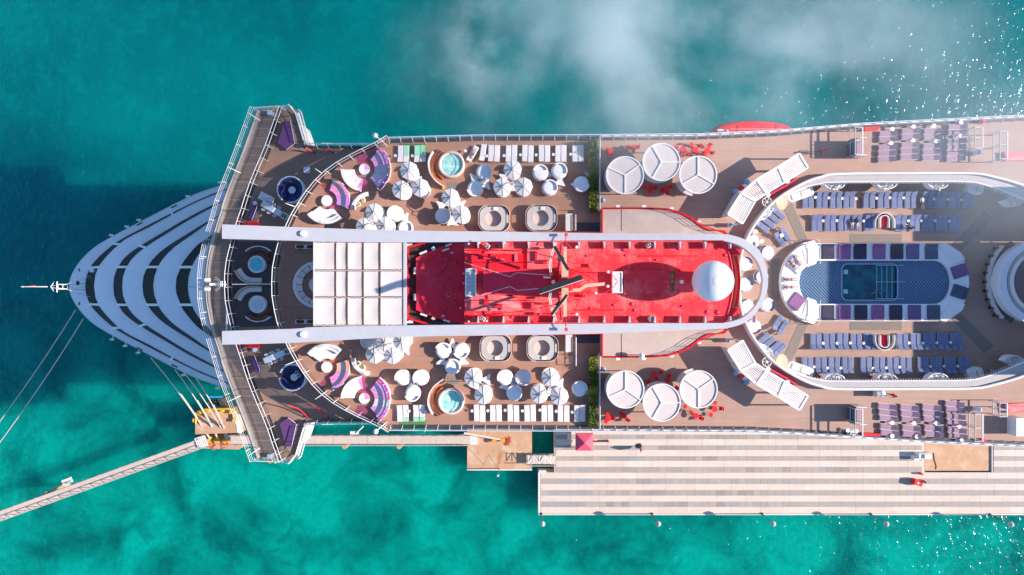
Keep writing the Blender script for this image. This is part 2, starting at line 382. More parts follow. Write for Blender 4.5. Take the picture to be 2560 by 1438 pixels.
# ================================================================ the sea
def sea_material():
    m = bpy.data.materials.new('sea'); m.use_nodes = True; MT['sea'] = m
    n = m.node_tree.nodes; l = m.node_tree.links; b = n['Principled BSDF']
    g = n.new('ShaderNodeNewGeometry'); sx = n.new('ShaderNodeSeparateXYZ'); l.new(g.outputs['Position'], sx.inputs[0])
    def noise(sc, det, rough=.55, vec=None, dist=0):
        z = n.new('ShaderNodeTexNoise'); z.inputs['Scale'].default_value = sc; z.inputs['Detail'].default_value = det; z.inputs['Roughness'].default_value = rough; z.inputs['Distortion'].default_value = dist
        l.new(vec or g.outputs['Position'], z.inputs['Vector']); return z.outputs['Fac']
    def rng(s, a, b_, c, d):
        r = n.new('ShaderNodeMapRange'); r.inputs[1].default_value = a; r.inputs[2].default_value = b_; r.inputs[3].default_value = c; r.inputs[4].default_value = d; l.new(s, r.inputs[0]); return r.outputs[0]
    def mix(f, a, b_, blend='MIX'):
        x = n.new('ShaderNodeMix'); x.data_type = 'RGBA'; x.blend_type = blend
        if isinstance(f, float): x.inputs[0].default_value = f
        else: l.new(f, x.inputs[0])
        for s, i in ((a, 6), (b_, 7)):
            if isinstance(s, tuple): x.inputs[i].default_value = (*s, 1)
            else: l.new(s, x.inputs[i])
        return x.outputs[2]
    def math_(op, a, b_):
        x = n.new('ShaderNodeMath'); x.operation = op; x.use_clamp = True
        for s, i in ((a, 0), (b_, 1)):
            if isinstance(s, float): x.inputs[i].default_value = s
            else: l.new(s, x.inputs[i])
        return x.outputs[0]
    # the bed shoals towards the quay side and has sand and weed patches
    big = noise(.022, 4); mid = noise(.075, 6, .6, dist=.6); fine = noise(.35, 5, .6)
    shoal = rng(sx.outputs['Y'], 14.0, -34.0, 0.0, 1.0)
    c = mix(rng(big, .35, .68, 0., 1.), (.0,.105,.122), (.0,.215,.222))
    sand = mix(rng(mid, .36, .60, 0., 1.), (.0,.135,.115), (.0,.37,.285))
    sand = mix(rng(fine, .45, .8, 0., .35), sand, (.0,.30,.235))
    weed = noise(.13, 6, .6, dist=1.2); sand = mix(rng(weed, .54, .68, 0., .5), sand, (.0,.12,.10))
    c = mix(shoal, c, sand)
    rip = noise(1.1, 5, .65); rip2 = noise(.3, 5, .6, dist=.8); c = mix(rng(rip, .40, .72, 0., .26), c, (.0,.08,.08)); c = mix(rng(rip2, .5, .75, 0., .30), c, (.0,.30,.29))
    # streaks of wind on the surface
    mp = n.new('ShaderNodeMapping'); mp.inputs['Rotation'].default_value = (0,0,R(24)); mp.inputs['Scale'].default_value = (.9,.22,1); l.new(g.outputs['Position'], mp.inputs[0])
    st = noise(.7, 5, .65, mp.outputs[0])
    c = mix(rng(st, .5, .85, 0., .10), c, (.01,.26,.25))
    l.new(c, b.inputs['Base Color'])
    b.inputs['Roughness'].default_value = .5; b.inputs['Specular IOR Level'].default_value = .0
    b.inputs['Coat Weight'].default_value = .6; b.inputs['Coat IOR'].default_value = 1.33; b.inputs['Coat Roughness'].default_value = .14
    # waves
    mp2 = n.new('ShaderNodeMapping'); mp2.inputs['Rotation'].default_value = (0,0,R(-32)); mp2.inputs['Scale'].default_value = (1.,.45,1); l.new(g.outputs['Position'], mp2.inputs[0])
    w1 = noise(.85, 3, .5, mp2.outputs[0]); w2_ = noise(.18, 2, .5, mp2.outputs[0])
    b1 = n.new('ShaderNodeBump'); b1.inputs['Strength'].default_value = .30; b1.inputs['Distance'].default_value = .55; l.new(w1, b1.inputs['Height'])
    b2 = n.new('ShaderNodeBump'); b2.inputs['Strength'].default_value = .35; b2.inputs['Distance'].default_value = 1.0; l.new(w2_, b2.inputs['Height']); l.new(b1.outputs[0], b2.inputs['Normal'])
    l.new(b2.outputs[0], b.inputs['Normal'])
    mp3 = n.new('ShaderNodeMapping'); mp3.inputs['Scale'].default_value = (1.,.8,1); mp3.inputs['Rotation'].default_value = (0,0,R(20)); l.new(g.outputs['Position'], mp3.inputs[0]); w3 = noise(.85, 3, .5, mp3.outputs[0]); b3 = n.new('ShaderNodeBump'); b3.inputs['Strength'].default_value = 1.0; b3.inputs['Distance'].default_value = .46; l.new(w3, b3.inputs['Height']); l.new(b3.outputs[0], b.inputs['Coat Normal'])
    b.inputs['Subsurface Weight'].default_value = SEA_SSS; b.inputs['Subsurface Radius'].default_value = (.3,1.,1.); b.inputs['Subsurface Scale'].default_value = 28.0
SEA_SSS = 1.0
sea_material()
sea = struct(MB().add([(-3000,-3000,0),(3000,-3000,0),(3000,3000,0),(-3000,3000,0)], [(0,1,2,3)]), 'water', 'sea')

# ================================================================ the quay
PZ = 3.0
def rect(u0, u1, v0, v1, z):
    a = w2(u0, v1, z); b = w2(u1, v0, z); return a[0], b[0], a[1], b[1]
pier = bpy.data.objects.new('pier', None); COL.objects.link(pier); pier.location = W(1960, 1180, 0); tag(pier, 'long pale quay of striped slabs beside the ship', None); pier['kind'] = 'structure'
RIGHT = 2900
bm = MB()
x0, x1, y0, y1 = rect(1386, 2312, 1040, 1181, PZ); bm.box(x0, x1, y0, y1, 0, PZ-.06)
x0, x1, y0, y1 = rect(1346, RIGHT, 1181.4, 1287, PZ); bm.box(x0, x1, y0, y1, 0, PZ-.06)
x0, x1, y0, y1 = rect(2480, RIGHT, 1040, 1181.2, PZ); bm.box(x0, x1, y0, y1, 0, PZ-.062)
build(bm, 'pier_body', 'pier_base', pier)
bm = MB()
x0, x1, y0, y1 = rect(1346, RIGHT, 1284.6, 1287.2, PZ); bm.box(x0, x1, y0, y1, PZ-.05, PZ+.18)
build(bm, 'edge_kerb', 'cream', pier)
bm = MB(); x0, x1, y0, y1 = rect(1345.5, 1349.5, 1181.6, 1284.5, PZ); bm.box(x0, x1, y0, y1, PZ-.05, PZ+.12); build(bm, 'edge_kerb', 'cream', pier)
rs = random.Random(3)
slabc = {}
def slabmesh(w, h, mat):
    k = (round(w,2), round(h,2), mat)
    if k not in slabc: slabc[k] = MB().rbox(w, h, 0, .06, .02, n=1, top=.012).mesh('slab', mat)
    return slabc[k]
stuff = MB(); nslab = 0
def dark_row(u0, u1, v0, v1):
    global nslab
    p = 18.3; k = int((u1-u0)/p); x0, x1, y0, y1 = rect(u0, u0+p, v0, v1, PZ); w, h = x1-x0-.018, y1-y0-.015
    run = 0; mat = 'slab_grey'
    for i in range(k):
        if run <= 0: mat = rs.choice(['slab_grey']*5+['slab_dark','slab_dark','slab_blue']); run = rs.randint(1, 4) if mat == 'slab_grey' else rs.randint(1, 2)
        run -= 1
        c = w2(u0+p*(i+.5), (v0+v1)/2, PZ)
        if u0 < 1360 and i < 5 and v0 > 1200: mat = 'slab_blue' if i > 0 else 'slab_grey'
        if nslab < 298:
            o = obj('grey_slab', slabmesh(w, h, mat), pier); o.location = (c[0]-pier.location.x, c[1]-pier.location.y, PZ-.06+rs.uniform(0,.008)); nslab += 1
        else: stuff.box(c[0]-w/2, c[0]+w/2, c[1]-h/2, c[1]+h/2, PZ-.06, PZ-.002+rs.uniform(0,.008))
def light_row(u0, u1, v0, v1):
    u = u0
    while u < u1-2:
        du = rs.choice([54.9, 73.2, 73.2, 91.5]); du = min(du, u1-u)
        if u1-(u+du) < 15: du = u1-u
        x0, x1, y0, y1 = rect(u, u+du, v0, v1, PZ)
        o = obj('pale_slab', slabmesh(x1-x0-.016, y1-y0-.012, 'slab_light'), pier)
        o.location = ((x0+x1)/2-pier.location.x, (y0+y1)/2-pier.location.y, PZ-.06+rs.uniform(0,.006)); u += du
UP = [(1087,1098),(1114,1125),(1141,1152),(1168,1180.6)]; LO = [(1197,1210),(1226,1239),(1254.5,1267.5)]
for v0, v1 in LO: dark_row(1352, 1993, v0, v1)
for v0, v1 in UP: dark_row(1390, 2306, v0, v1)
for v0, v1 in LO: dark_row(1352+35*18.3, 2700, v0, v1)
for v0, v1 in UP[1:]: dark_row(2484, 2700, v0, v1)
if stuff.v: build(stuff, 'grey_slab', 'slab_grey', pier)['kind'] = 'stuff'
for v0, v1 in ((1062,1087),(1098,1114),(1125,1141),(1152,1168)): light_row(1390, 2306, v0, v1); light_row(2484, 2700, v0, v1)
for v0, v1 in ((1182,1197),(1210,1226),(1239,1254.5),(1267.5,1284.2)): light_row(1352, 2700, v0, v1)

def platform(name, poly, z, mat, label, cat, edge=None):
    c = W(sum(p[0] for p in poly)/len(poly), sum(p[1] for p in poly)/len(poly), 0)
    t = thing(name, label, cat, c)
    build(MB().prism(px(poly, z), -.5, z), 'deck_block', mat, t)
    return t
pl1 = platform('mooring_platform', [(1168,1050),(1330,1050),(1330,1175),(1168,1175)], 3.2, 'concrete', 'rust stained concrete mooring platform between walkway and quay', 'platform')
b_ = MB(); x0, x1, y0, y1 = rect(1168, 1330, 1172.5, 1175.3, 3.2); b_.box(x0, x1, y0-.02, y1, 3.15, 3.4); build(b_, 'edge_kerb', 'cream', pl1)
platform('mooring_platform', [(2313,1050),(2479,1050),(2479,1177),(2313,1177)], 2.7, 'concrete', 'brown sunken concrete platform set into the quay', 'platform')
dol = platform('mooring_platform', [(488,1032),(500,1025),(575,1023),(592,1033),(603,1036),(603,1082),(488,1086)], 5.5, 'concrete', 'concrete dolphin with yellow railings under mooring ropes', 'platform')
b_ = MB(); b_.tube([W(u,v,6.2) for u,v in ((489,1058),(489,1032),(514,1023.5),(574,1022.5),(590,1032),(590,1056))], .2, 6); build(b_, 'yellow_railing', 'yellow', dol)
for u, v in ((490,1049),(503,1029),(523,1025),(559,1025),(581,1029),(589,1050)):
    b_ = MB(); p = W(u,v,5.5); b_.box(p.x-.25,p.x+.25,p.y-.3,p.y+.3,5.5,6.3); build(b_, 'fender_bracket', 'yellow', dol)
b_ = MB(); b_.prism(px([(590,1034),(603,1036),(603,1084),(592,1082)], 5.56), 5.4, 5.58); build(b_, 'fender_face', 'cream', dol)
fl = platform('mooring_platform', [(496,1096),(505,1088),(604,1088),(604,1118),(597,1124),(494,1121)], 3.0, 'concrete', 'low concrete mooring base carrying three yellow hooks', 'platform')
for i, u in enumerate((523, 544, 565)):
    c = W(u, 1099.5, 3.0); t = thing('mooring_hook', '%s yellow quick release mooring hook counted from the bow end' % ORD[i], 'mooring hook', c, R(-50), 'yellow mooring hooks')
    m_ = MB(); m_.rbox(.9, 1.3, 0, .35, .2); o = obj('base', m_.mesh('base', 'yellow'), t)
    m_ = MB(); m_.cyl(0,.1,.35,1.0,.28,.22,10); m_.obox((0,.5,.8),(.35,.9,.3)); obj('hook_arm', m_.mesh('hook_arm', 'yellow'), t)
rr = random.Random(5)
m_ = MB()
for i in range(26):
    c = W(525+rr.uniform(0,45), 1109+rr.uniform(-4,5), 3.05); a = rr.uniform(0,6.28); L = rr.uniform(.3,.9)
    m_.tube([c, c+Vector((L*math.cos(a), L*math.sin(a), .1)), c+Vector((L*math.cos(a+.8), L*math.sin(a+.8), .05))], .05, 4)
single(m_, 'rope_coil', 'rope_red', 'tangle of red rope on the low mooring base', 'rope', W(548,1109,3.0))
# fender frame in the water by the dolphin
t = thing('fender_frame', 'rusty fender frame with blue top edge below the bridge wing', 'fender', W(548,1003,0))
b_ = MB(); b_.prism(px([(517,990),(556,990),(553,995),(519,995)], 4.2), 3.6, 4.2); build(b_, 'fender_top', 'cyan_paint', t)
for a in (((526,997),(518,1019)), ((553,998),(568,1018)), ((572,990),(568,1016))):
    b_ = MB(); b_.tube([W(*a[0],4), W(*a[1],3.0)], .12, 5); build(b_, 'chain', 'rust', t)
b_ = MB(); b_.prism(px([(540,997),(556,996),(568,1018),(530,1019)], 2.0), -.5, 2.0); build(b_, 'fender_panel', 'dark_metal', t)

def walkway(pts, wd_, z, label, nm='truss_walkway', truss=True, step=1.9, hand=1.0):
    a, b = W(*pts[0], z), W(*pts[1], z); d = (b-a); L = d.length; d.normalize(); nrm = Vector((-d.y, d.x, 0))
    t = thing(nm, label, 'walkway', (a+b)/2 - Vector((0,0,0)))
    k = max(2, int(L/6)); 
    for i in range(k):
        p, q = a+d*(L*i/k+.02), a+d*(L*(i+1)/k-.02)
        b_ = MB(); b_.add([p+nrm*wd_/2, p-nrm*wd_/2, q-nrm*wd_/2, q+nrm*wd_/2, *[v_-Vector((0,0,.25)) for v_ in (p+nrm*wd_/2, p-nrm*wd_/2, q-nrm*wd_/2, q+nrm*wd_/2)]], [(0,1,2,3),(7,6,5,4),(0,4,5,1),(1,5,6,2),(2,6,7,3),(3,7,4,0)])
        build(b_, 'deck_panel', 'walk_beige', t)
    for sgn in (1, -1):
        o = nrm*(wd_/2+.08)*sgn
        b_ = MB()
        for zz in (-.35, hand): b_.tube([a+o+Vector((0,0,zz)), b+o+Vector((0,0,zz))], .075, 5)
        m = int(L/step); 
        for i in range(m):
            p, q = a+o+d*(L*i/m), a+o+d*(L*(i+1)/m); up = Vector((0,0,hand)); dn = Vector((0,0,-.35))
            b_.tube([p+dn, p+up], .05, 4); b_.tube([p+dn, q+up], .055, 4)
        build(b_, 'truss', 'walk_beige', t)
    return t
wk = walkway([(-40,1304),(516,1103)], 1.45, 6.5, 'long white truss walkway running diagonally to the lower left corner', hand=1.25)
for i in range(6):
    u = 491+i*4.3; b_ = MB(); b_.obox(W(u+1, 1108-i*1.2, 6.7), (.18, 1.9, .15), R(20)); build(b_, 'stair_tread', 'white_paint', wk)
for u, v, s in ((175,1226,1), (168,1203,1), (320,1178,.7), (22,1290,.7)):
    b_ = MB(); b_.obox(W(u, v, 6.2), (1.6*s, .9*s, .5), R(20)); build(b_, 'side_bracket', 'cream', wk)
for u, v in ((170,1212),(-10,1288)):
    p = W(u, v, 0); b_ = MB(); b_.cyl(p.x, p.y, -1, 6.0, .5, n=10); build(b_, 'pile', 'concrete', wk)
wk2 = walkway([(576,1099.5),(1176,1099.5)], 1.5, 6.0, 'straight white truss walkway running beside the hull to the rusty platform', hand=.9)
for u in (700, 880, 1010):
    p = W(u, 1099.5, 0); b_ = MB(); b_.cyl(p.x, p.y, -1, 5.6, .45, n=10); build(b_, 'pile', 'concrete', wk2)
b_ = MB(); b_.obox(W(886,1084,5.5),(1.4,.9,.6),R(0)); b_.tube([W(890,1083,5.8), W(908,1066,6.2)], .14, 5); build(b_, 'side_bracket', 'cream', wk2)
wk3 = walkway([(1316,1149),(1390,1149)], 1.6, 4.2, 'short steel truss gangway bridging the gap to the quay', 'gangway', step=1.3, hand=1.1)
b_ = MB()
for i in range(5):
    a, b = 1320+i*14, 1334+i*14; b_.tube([W(a,1138 if i%2 else 1160,5.3), W(b,1160 if i%2 else 1138,5.3)], .06, 4); b_.tube([W(a,1138,5.3), W(a,1160,5.3)], .05, 4)
build(b_, 'top_bracing', 'white_paint', wk3)
# dark gap chain post, box, pump on platform
t = thing('bollard', 'rusty mooring bollard with pink rope coil on the stained platform', 'bollard', W(1255,1100,3.2))
for u_ in (1257,1236): b_ = MB(); c = W(u_,1100,3.2); b_.cyl(c.x,c.y,3.2,3.9,.3,.3,12); b_.cyl(c.x,c.y,3.9,4.05,.45,.45,12); build(b_, 'post', 'orange', t)
b_ = MB()
for i in range(20):
    c = W(1268+rr.uniform(-8,8), 1101+rr.uniform(-8,10), 3.25); a = rr.uniform(0,6.28)
    b_.tube([c, c+Vector((.5*math.cos(a),.5*math.sin(a),.08)), c+Vector((.6*math.cos(a+1),.6*math.sin(a+1),.05))], .045, 4)
build(b_, 'rope_coil', 'rope_red', t)
b_ = MB(); b_.tube([W(1160,1082,6), W(1200,1089,4.6), W(1252,1098,4.0)], .11, 5); b_.tube([W(1160,1083.5,6), W(1200,1091,4.6), W(1250,1100,4.0)], .1, 5)
single(b_, 'mooring_rope', 'rope', 'thick pale mooring rope reaching the rusty bollard', 'rope', W(1205,1090,4))
b_ = MB(); p = W(1184,1099,3.2); b_.obox((p.x,p.y,3.5),(1.3,1.6,.6)); single(b_, 'concrete_block', 'cream', 'pale concrete block at the end of the straight walkway', 'block', p)
b_ = MB(); p = W(1356,1176,2.6); b_.obox((p.x,p.y,2.9),(1.3,.5,1.2)); single(b_, 'dock_fender', 'cream', 'small pale fender box at the quay corner', 'fender', p)
t = thing('navigation_post', 'slanted pole with small lamp on the edge of the stained platform', 'lamp', W(1248,1172,3.2))
b_ = MB(); b_.tube([W(1248,1171,3.2), W(1245.5,1189,7.5)], .07, 6); build(b_, 'pole', 'dark_metal', t)
b_ = MB(); c = W(1245,1189,7.5); b_.cyl(c.x,c.y,7.4,7.9,.2,.14,10); build(b_, 'lamp_head', 'cream', t)
b_ = MB(); b_.tube([W(1170,1117,3.25), W(1210,1162,3.25), W(1222,1138,3.25), W(1247,1171,3.25)], .02, 4); single(b_, 'cable', 'grey_metal', 'thin dark cable zigzagging over the stained platform', 'cable', W(1210,1150,3.2))
b_ = MB(); b_.tube([W(2334,1132,2.75), W(2336,1150,2.75), W(2341,1165,2.75), W(2340,1174,2.75)], .06, 4); single(b_, 'cable', 'black', 'black hose lying on the sunken brown platform', 'hose', W(2338,1155,2.7))
# lamp posts along the quay edge
for i, (u, v) in enumerate(((1353,1284.5),(1630,1284.5),(1905,1284.5),(2176,1285),(2474,1286))):
    p = W(u, v, PZ); t = thing('quay_lamp', '%s globe lamp post from the left on the quay edge' % ORD[i], 'lamp post', p, 0, 'globe lamps on the quay')
    obj('pole', MB().cyl(0,0,0,4.9,.09,.06,8).mesh('pole','dark_metal'), t); obj('base', MB().cyl(0,0,0,.25,.25,.18,10).mesh('base','dark_metal'), t)
    obj('globe', MB().lathe([(.001,4.85),(.3,4.95),(.46,5.25),(.46,5.4),(.3,5.68),(.001,5.8)],16).mesh('globe','pod_grey'), t)
# pop-up tent, flag, carts on the quay
p = W(1457.5, 1098, PZ); t = thing('popup_tent', 'pink pop-up gazebo on the quay next to the hull', 'tent', p)
b_ = MB(); a = 1.55; b_.add([(-a,-a,2.3),(a,-a,2.3),(a,a,2.3),(-a,a,2.3),(0,0,3.3)], [(0,1,4),(1,2,4),(2,3,4),(3,0,4)]); 
obj('canopy', b_.mesh('canopy','pink_tent'), t)
b_ = MB()
for q in ((-a,-a,a,-a),(a,-a,a,a),(a,a,-a,a),(-a,a,-a,-a)): b_.add([(q[0],q[1],2.0),(q[2],q[3],2.0),(q[2],q[3],2.3),(q[0],q[1],2.3)], [(0,1,2,3)])
obj('valance', b_.mesh('valance','pink_tent'), t)
lm = MB().cyl(0,0,0,2.3,.04,n=6).mesh('leg','steel')
for sx in (-1,1):
    for sy in (-1,1): obj('leg', lm, t, (sx*1.5, sy*1.5, 0))
for i, (u, v) in enumerate(((1422,1087),(1422,1094),(1427,1102))):
    p = W(u,v,PZ); t = thing('folding_chair', '%s white folding chair left of the pink gazebo' % ORD[i], 'chair', p, 0, 'folding chairs on the quay')
    obj('seat', MB().rbox(.5,.5,.42,.46).mesh('seat','white_paint'), t); obj('backrest', MB().obox((-.24,0,.7),(.05,.5,.5)).mesh('backrest','white_paint'), t)
    for sx in (-1,1):
        for sy in (-1,1): obj('leg', MB().cyl(sx*.2,sy*.2,0,.42,.02,n=5).mesh('leg','steel'), t)
b_ = MB(); b_.obox((0,0,.5),(3.0,.12,.9)); 
t = thing('barrier', 'dark red barrier with two posts right of the pink gazebo', 'barrier', W(1501,1102,PZ))
obj('panel', MB().obox((0,0,.55),(2.6,.08,.8)).mesh('panel','dark_metal'), t)
for x in (-2.0,-1.3,1.3): obj('post', MB().cyl(x,0,0,1.0,.22,.16,8).mesh('post','red_bright'), t)
p = W(1598,1115,PZ); t = thing('feather_flag', 'red feather flag on a black base standing on the quay', 'flag', p)
obj('base', MB().cyl(0,0,0,.25,.5,.4,12).mesh('base','black'), t); obj('pole', MB().tube([(0,0,0),(0,0,2.4),(-.1,-.3,2.9)], .03, 5).mesh('pole','dark_metal'), t)
obj('flag', MB().add([(0,0,.6),(-.05,-.5,.9),(-.1,-.75,1.9),(-.12,-.3,2.85),(0,0,2.4),(.03,0,.6),(-.02,-.5,.9),(-.07,-.75,1.9),(-.09,-.3,2.85)], [(0,1,2,3,4),(5,6,7,8,4)]).mesh('flag','red_paint'), t)
t = thing('utility_box', 'white equipment cabinet by the sunken platform', 'cabinet', W(2299,1136,PZ))
obj('cabinet', MB().rbox(2.0,1.0,0,1.5,.05).mesh('cabinet','white_paint'), t); obj('cap', MB().rbox(1.3,.8,1.5,1.8,.05,(.5,0)).mesh('cap','white_paint'), t); obj('side_box', MB().rbox(.9,.8,0,1.1,.05,(-1.2,-.5)).mesh('side_box','white_paint'), t)
b_ = MB(); p = W(2300,1183.5,PZ); b_.cyl(p.x,p.y,3,3.8,.22,.16,8); single(b_, 'fire_hydrant', 'red_bright', 'small red post at the corner of the sunken platform', 'post', p)
p = W(2287,1203,PZ); t = thing('luggage_trolley', 'red box trolley being pushed across the quay', 'trolley', p, R(-18))
obj('box', MB().rbox(1.5,1.0,.3,1.2,.06).mesh('box','red_bright'), t); obj('label_plate', MB().box(-.2,.1,-.2,.2,1.201,1.215).mesh('label_plate','white_paint'), t)
obj('handle', MB().tube([(.75,.4,.9),(1.2,.4,1.0),(1.2,-.4,1.0),(.75,-.4,.9)], .03, 5).mesh('handle','steel'), t)
for sx in (-.5,.5):
    for sy in (-.4,.4): obj('wheel', MB().tube([(sx,sy-.04,.15),(sx,sy+.04,.15)], .15, 10).mesh('wheel','black'), t)

# ================================================================ the ship: hull and bow
D = 40.0; PD = 37.2; T = 36.8; WZ = 36.6
ship = thing('cruise_ship', 'white cruise ship with teak decks and red funnel roof moored at the quay', 'ship', (0,0,0))
# outlines of the open decks
top_edge = [(974,349),(1200,343),(1500,342),(1740,340),(1940,331),(2140,314),(2560,293),(3000,283)]
bot_edge = [(978,1071),(1200,1072),(1480,1073),(1880,1076),(2000,1082),(2305,1102),(2560,1113),(3000,1125)]
curve = [(974,349),(953,363),(902,387),(840,422),(791,467),(748,530),(732,562),(713,602),(707,621),(701,648),(696,674),(695,699)]
curve = curve + [(695,721)] + [(u, mv(u,v)) for u, v in curve[-2::-1]][:-1] + [(978,1071)]
curve_s = smooth(curve, 3)
oval_l = [(2560,474),(2526,461),(2471,446),(2416,437),(2263,437),(2083,438.5),(2044,445.5),(2006,458),(1959.5,483),(1928,506),(1901.6,533),(1873.5,572),(1859,600),(1848,630),(1843,664),(1841,704)]
oval = oval_l + mir(oval_l[-2::-1])
oval_open = smooth(oval, 3)
oval_hole = oval_open + [(2640,915),(2700,860),(2740,780),(2740,630),(2700,550),(2640,500)]
# pool deck level below, then the outer deck as a slab with the pool court cut out
def eout(e, d): return [(u, v+d) for u, v in e]
main_poly = px(curve_s + bot_edge[1:], D) + px(top_edge[1:], D)[::-1]
FU = [(1500, 342), (1500, 1073)]
vip = px(curve_s, D) + px([(u,v) for u,v in bot_edge if 978 < u < 1500] + [(1500,1073.2),(1500,342)] + [(u,v) for u,v in top_edge if 974 < u < 1500][::-1], D)
build(MB().prism(vip, D-.35, D), 'sun_deck_floor', 'deck_wood', ship)
outer = px([(1500,342)] + [p for p in top_edge if p[0] > 1500] + [p for p in bot_edge if p[0] > 1500][::-1] + [(1500,1073.2)], D)
hole = px(oval_hole, D)
build(MB().prism(outer, D-.35, D, [hole]), 'promenade_deck_floor', 'deck_outer', ship)
build(MB().prism(px([(1820,420),(3000,420),(3000,1000),(1820,1000)], PD), PD-.3, PD), 'pool_deck_floor', 'deck_pool', ship)
# hull sides
hull_top = px([(u,v) for u,v in [(700,362),(974,349)] + top_edge[1:]], D) 
ht = px([(560,500),(700,362),(974,349)] + top_edge[1:] + bot_edge[:0:-1] + [(978,1071),(700,1058),(560,930)], D-.4)
wl = [(x*.98 if x > -30 else x*.97, max(-18.3, min(18.3, y*.97))) for x, y in ht]
b_ = MB(); b_.loft(wl, -1, ht, 33.0, cap=False); build(b_, 'hull', 'hull_white', ship)
for e in (top_edge, bot_edge): b_ = MB(); q = px(e, D-.36); b_.strip(q, 33.0, q, D-.36, False); build(b_, 'upper_side', 'hull_white', ship)
b_ = MB(); q = px([(u+2,v) for u,v in curve_s], D-.36); b_.strip(q, T-.1, q, D-.36, False); build(b_, 'sun_deck_front', 'hull_white', ship)
# bow tiers
bands = [  # (outer edge of white band, inner edge of white band)  upper half, from the wing to the centreline
 ([(580,457),(526,472.6),(468,495),(350.5,555),(275.4,595),(235,620),(208,645),(189,670),(176.5,695),(174,717)],
  [(576,467),(500.7,497.6),(430,532),(375.5,560),(300,600),(263,628),(240,650),(225,670),(215,695),(213,717)]),
 ([(572,473),(493,506),(430,538),(375.5,568),(313,600),(275.4,633),(250,663),(243,678),(239,690),(236,717)],
  [(570,495),(521,517.6),(470,544),(425.6,570),(350.5,615),(313,643),(295.4,668),(289,681),(285,693),(283,717)]),
 ([(566,501),(516,527.7),(470,553),(425.6,580),(363,620),(330.5,648),(315.5,673),(311,684),(308,695),(306.7,717)],
  [(560,530),(541,541.4),(508,560),(475.7,580),(413,620),(380.6,650),(365.5,675),(361,685),(358,695),(356,717)]),
 ([(558,534),(538,547.7),(510,567),(488,583),(438,618),(410.6,645),(395.6,668),(391,681),(387,693),(384,717)],
  [(548,572),(524.5,590),(505,604),(488,618),(463,648),(454,663),(448,678),(444,688),(440.7,698),(439.4,717)]),
 ([(540,590),(518,615),(506,628),(495.7,640),(487,654),(480.7,668),(476,681),(473,693),(471.5,705),(470.7,717)],
  [(575,560),(552,590),(545,605),(540,620),(535,640),(532,655),(530,670),(528,690),(527,705),(527,717)]),
]
BZ = [18.0, 22.3, 26.6, 30.8, 34.6]
def full(e):
    e = smooth(e, 3); return e + [(u, 2*715.0-v) for u, v in e[-2::-1]]
def mirb(v): return 2*715.0 - v
for i, (o, n_) in enumerate(bands):
    z = BZ[i]; a, b = px(full(o), z), px(full(n_), z)
    m_ = MB(); m_.strip(a, z, b, z, False); m_.strip(a, z-1.1, a, z, True)
    a2 = offset(a, .18); 
    build(m_, 'bow_tier', 'bow_white', ship)
    lip = MB(); lip.tube([(p[0],p[1],z) for p in a], .05, 5); build(lip, 'bow_tier_rim', 'bow_white', ship)
    if i < 4:
        z2 = BZ[i+1]; c = px(full(bands[i+1][0]), z2)
        m_ = MB(); m_.strip(b, z-.06, c, z2-1.0, False); build(m_, 'bow_window_band', 'glass_dark', ship)
        e1, e2 = smooth(n_, 3), smooth(bands[i+1][0], 3)
        for f in (.24, .50, .78) if i == 0 else (.45, .8) if i == 1 else (.75,) if i == 2 else (.7,):
            k = int(f*(len(e1)-1))
            if f >= .7:
                k = min(range(len(e1)), key=lambda j: abs(e1[j][1]-668))
            for s in (0, 1):
                A, B_ = e1[k], e2[min(len(e2)-1, k + (0 if f < .7 else 0))]
                if f >= .7: B_ = (e2[min(range(len(e2)), key=lambda j: abs(e2[j][1]-668))][0], 668)
                if s: A, B_ = (A[0], mirb(A[1])), (B_[0], mirb(B_[1]))
                st = MB(); st.tube([W(A[0]-2,A[1],z+.12), W(B_[0]+2,B_[1],z2-.75)], .19, 4); build(st, 'bow_strut', 'bow_white', ship)
# hull under the bow
bo = px(full(bands[0][0]), BZ[0]-1.0); bw = [(x*.90-1.0, y*.62) for x, y in bo]
m_ = MB(); m_.strip(bw, -1, bo, BZ[0]-1.0, True); build(m_, 'bow_hull', 'hull_white', ship)
for u, v, a in ((435,516.5,-26),(349,560,-27),(436,915,26),(349,873,27),(198,675,70),(198,759,-70)):
    L = 16 if u > 300 else 8
    m_ = MB(); m_.obox(W(u,v,BZ[0]+.02), (L*S(18),.16,.06), R(-a)); build(m_, 'bow_slot', 'glass_dark', ship)
for u, v in ((278,588),(317,566.5),(347,550),(469,491),(549.6,456),(280,849),(312.5,865),(345,882),(458,938),(544,971)):
    s = -1 if v < 700 else 1
    m_ = MB(); p = W(u,v,17.6); m_.obox((p.x,p.y,17.6),(.55,.3,.3)); m_.tube([p, (p.x+.1,p.y+s*.6,17.4)], .07, 5); build(m_, 'bow_floodlight', 'white_paint', ship)
m_ = MB(); p = W(231.5,675.5,20); m_.rbox(.7,.7,19.5,20.3,.1,(p.x,p.y)); build(m_, 'bow_locker', 'white_paint', ship)

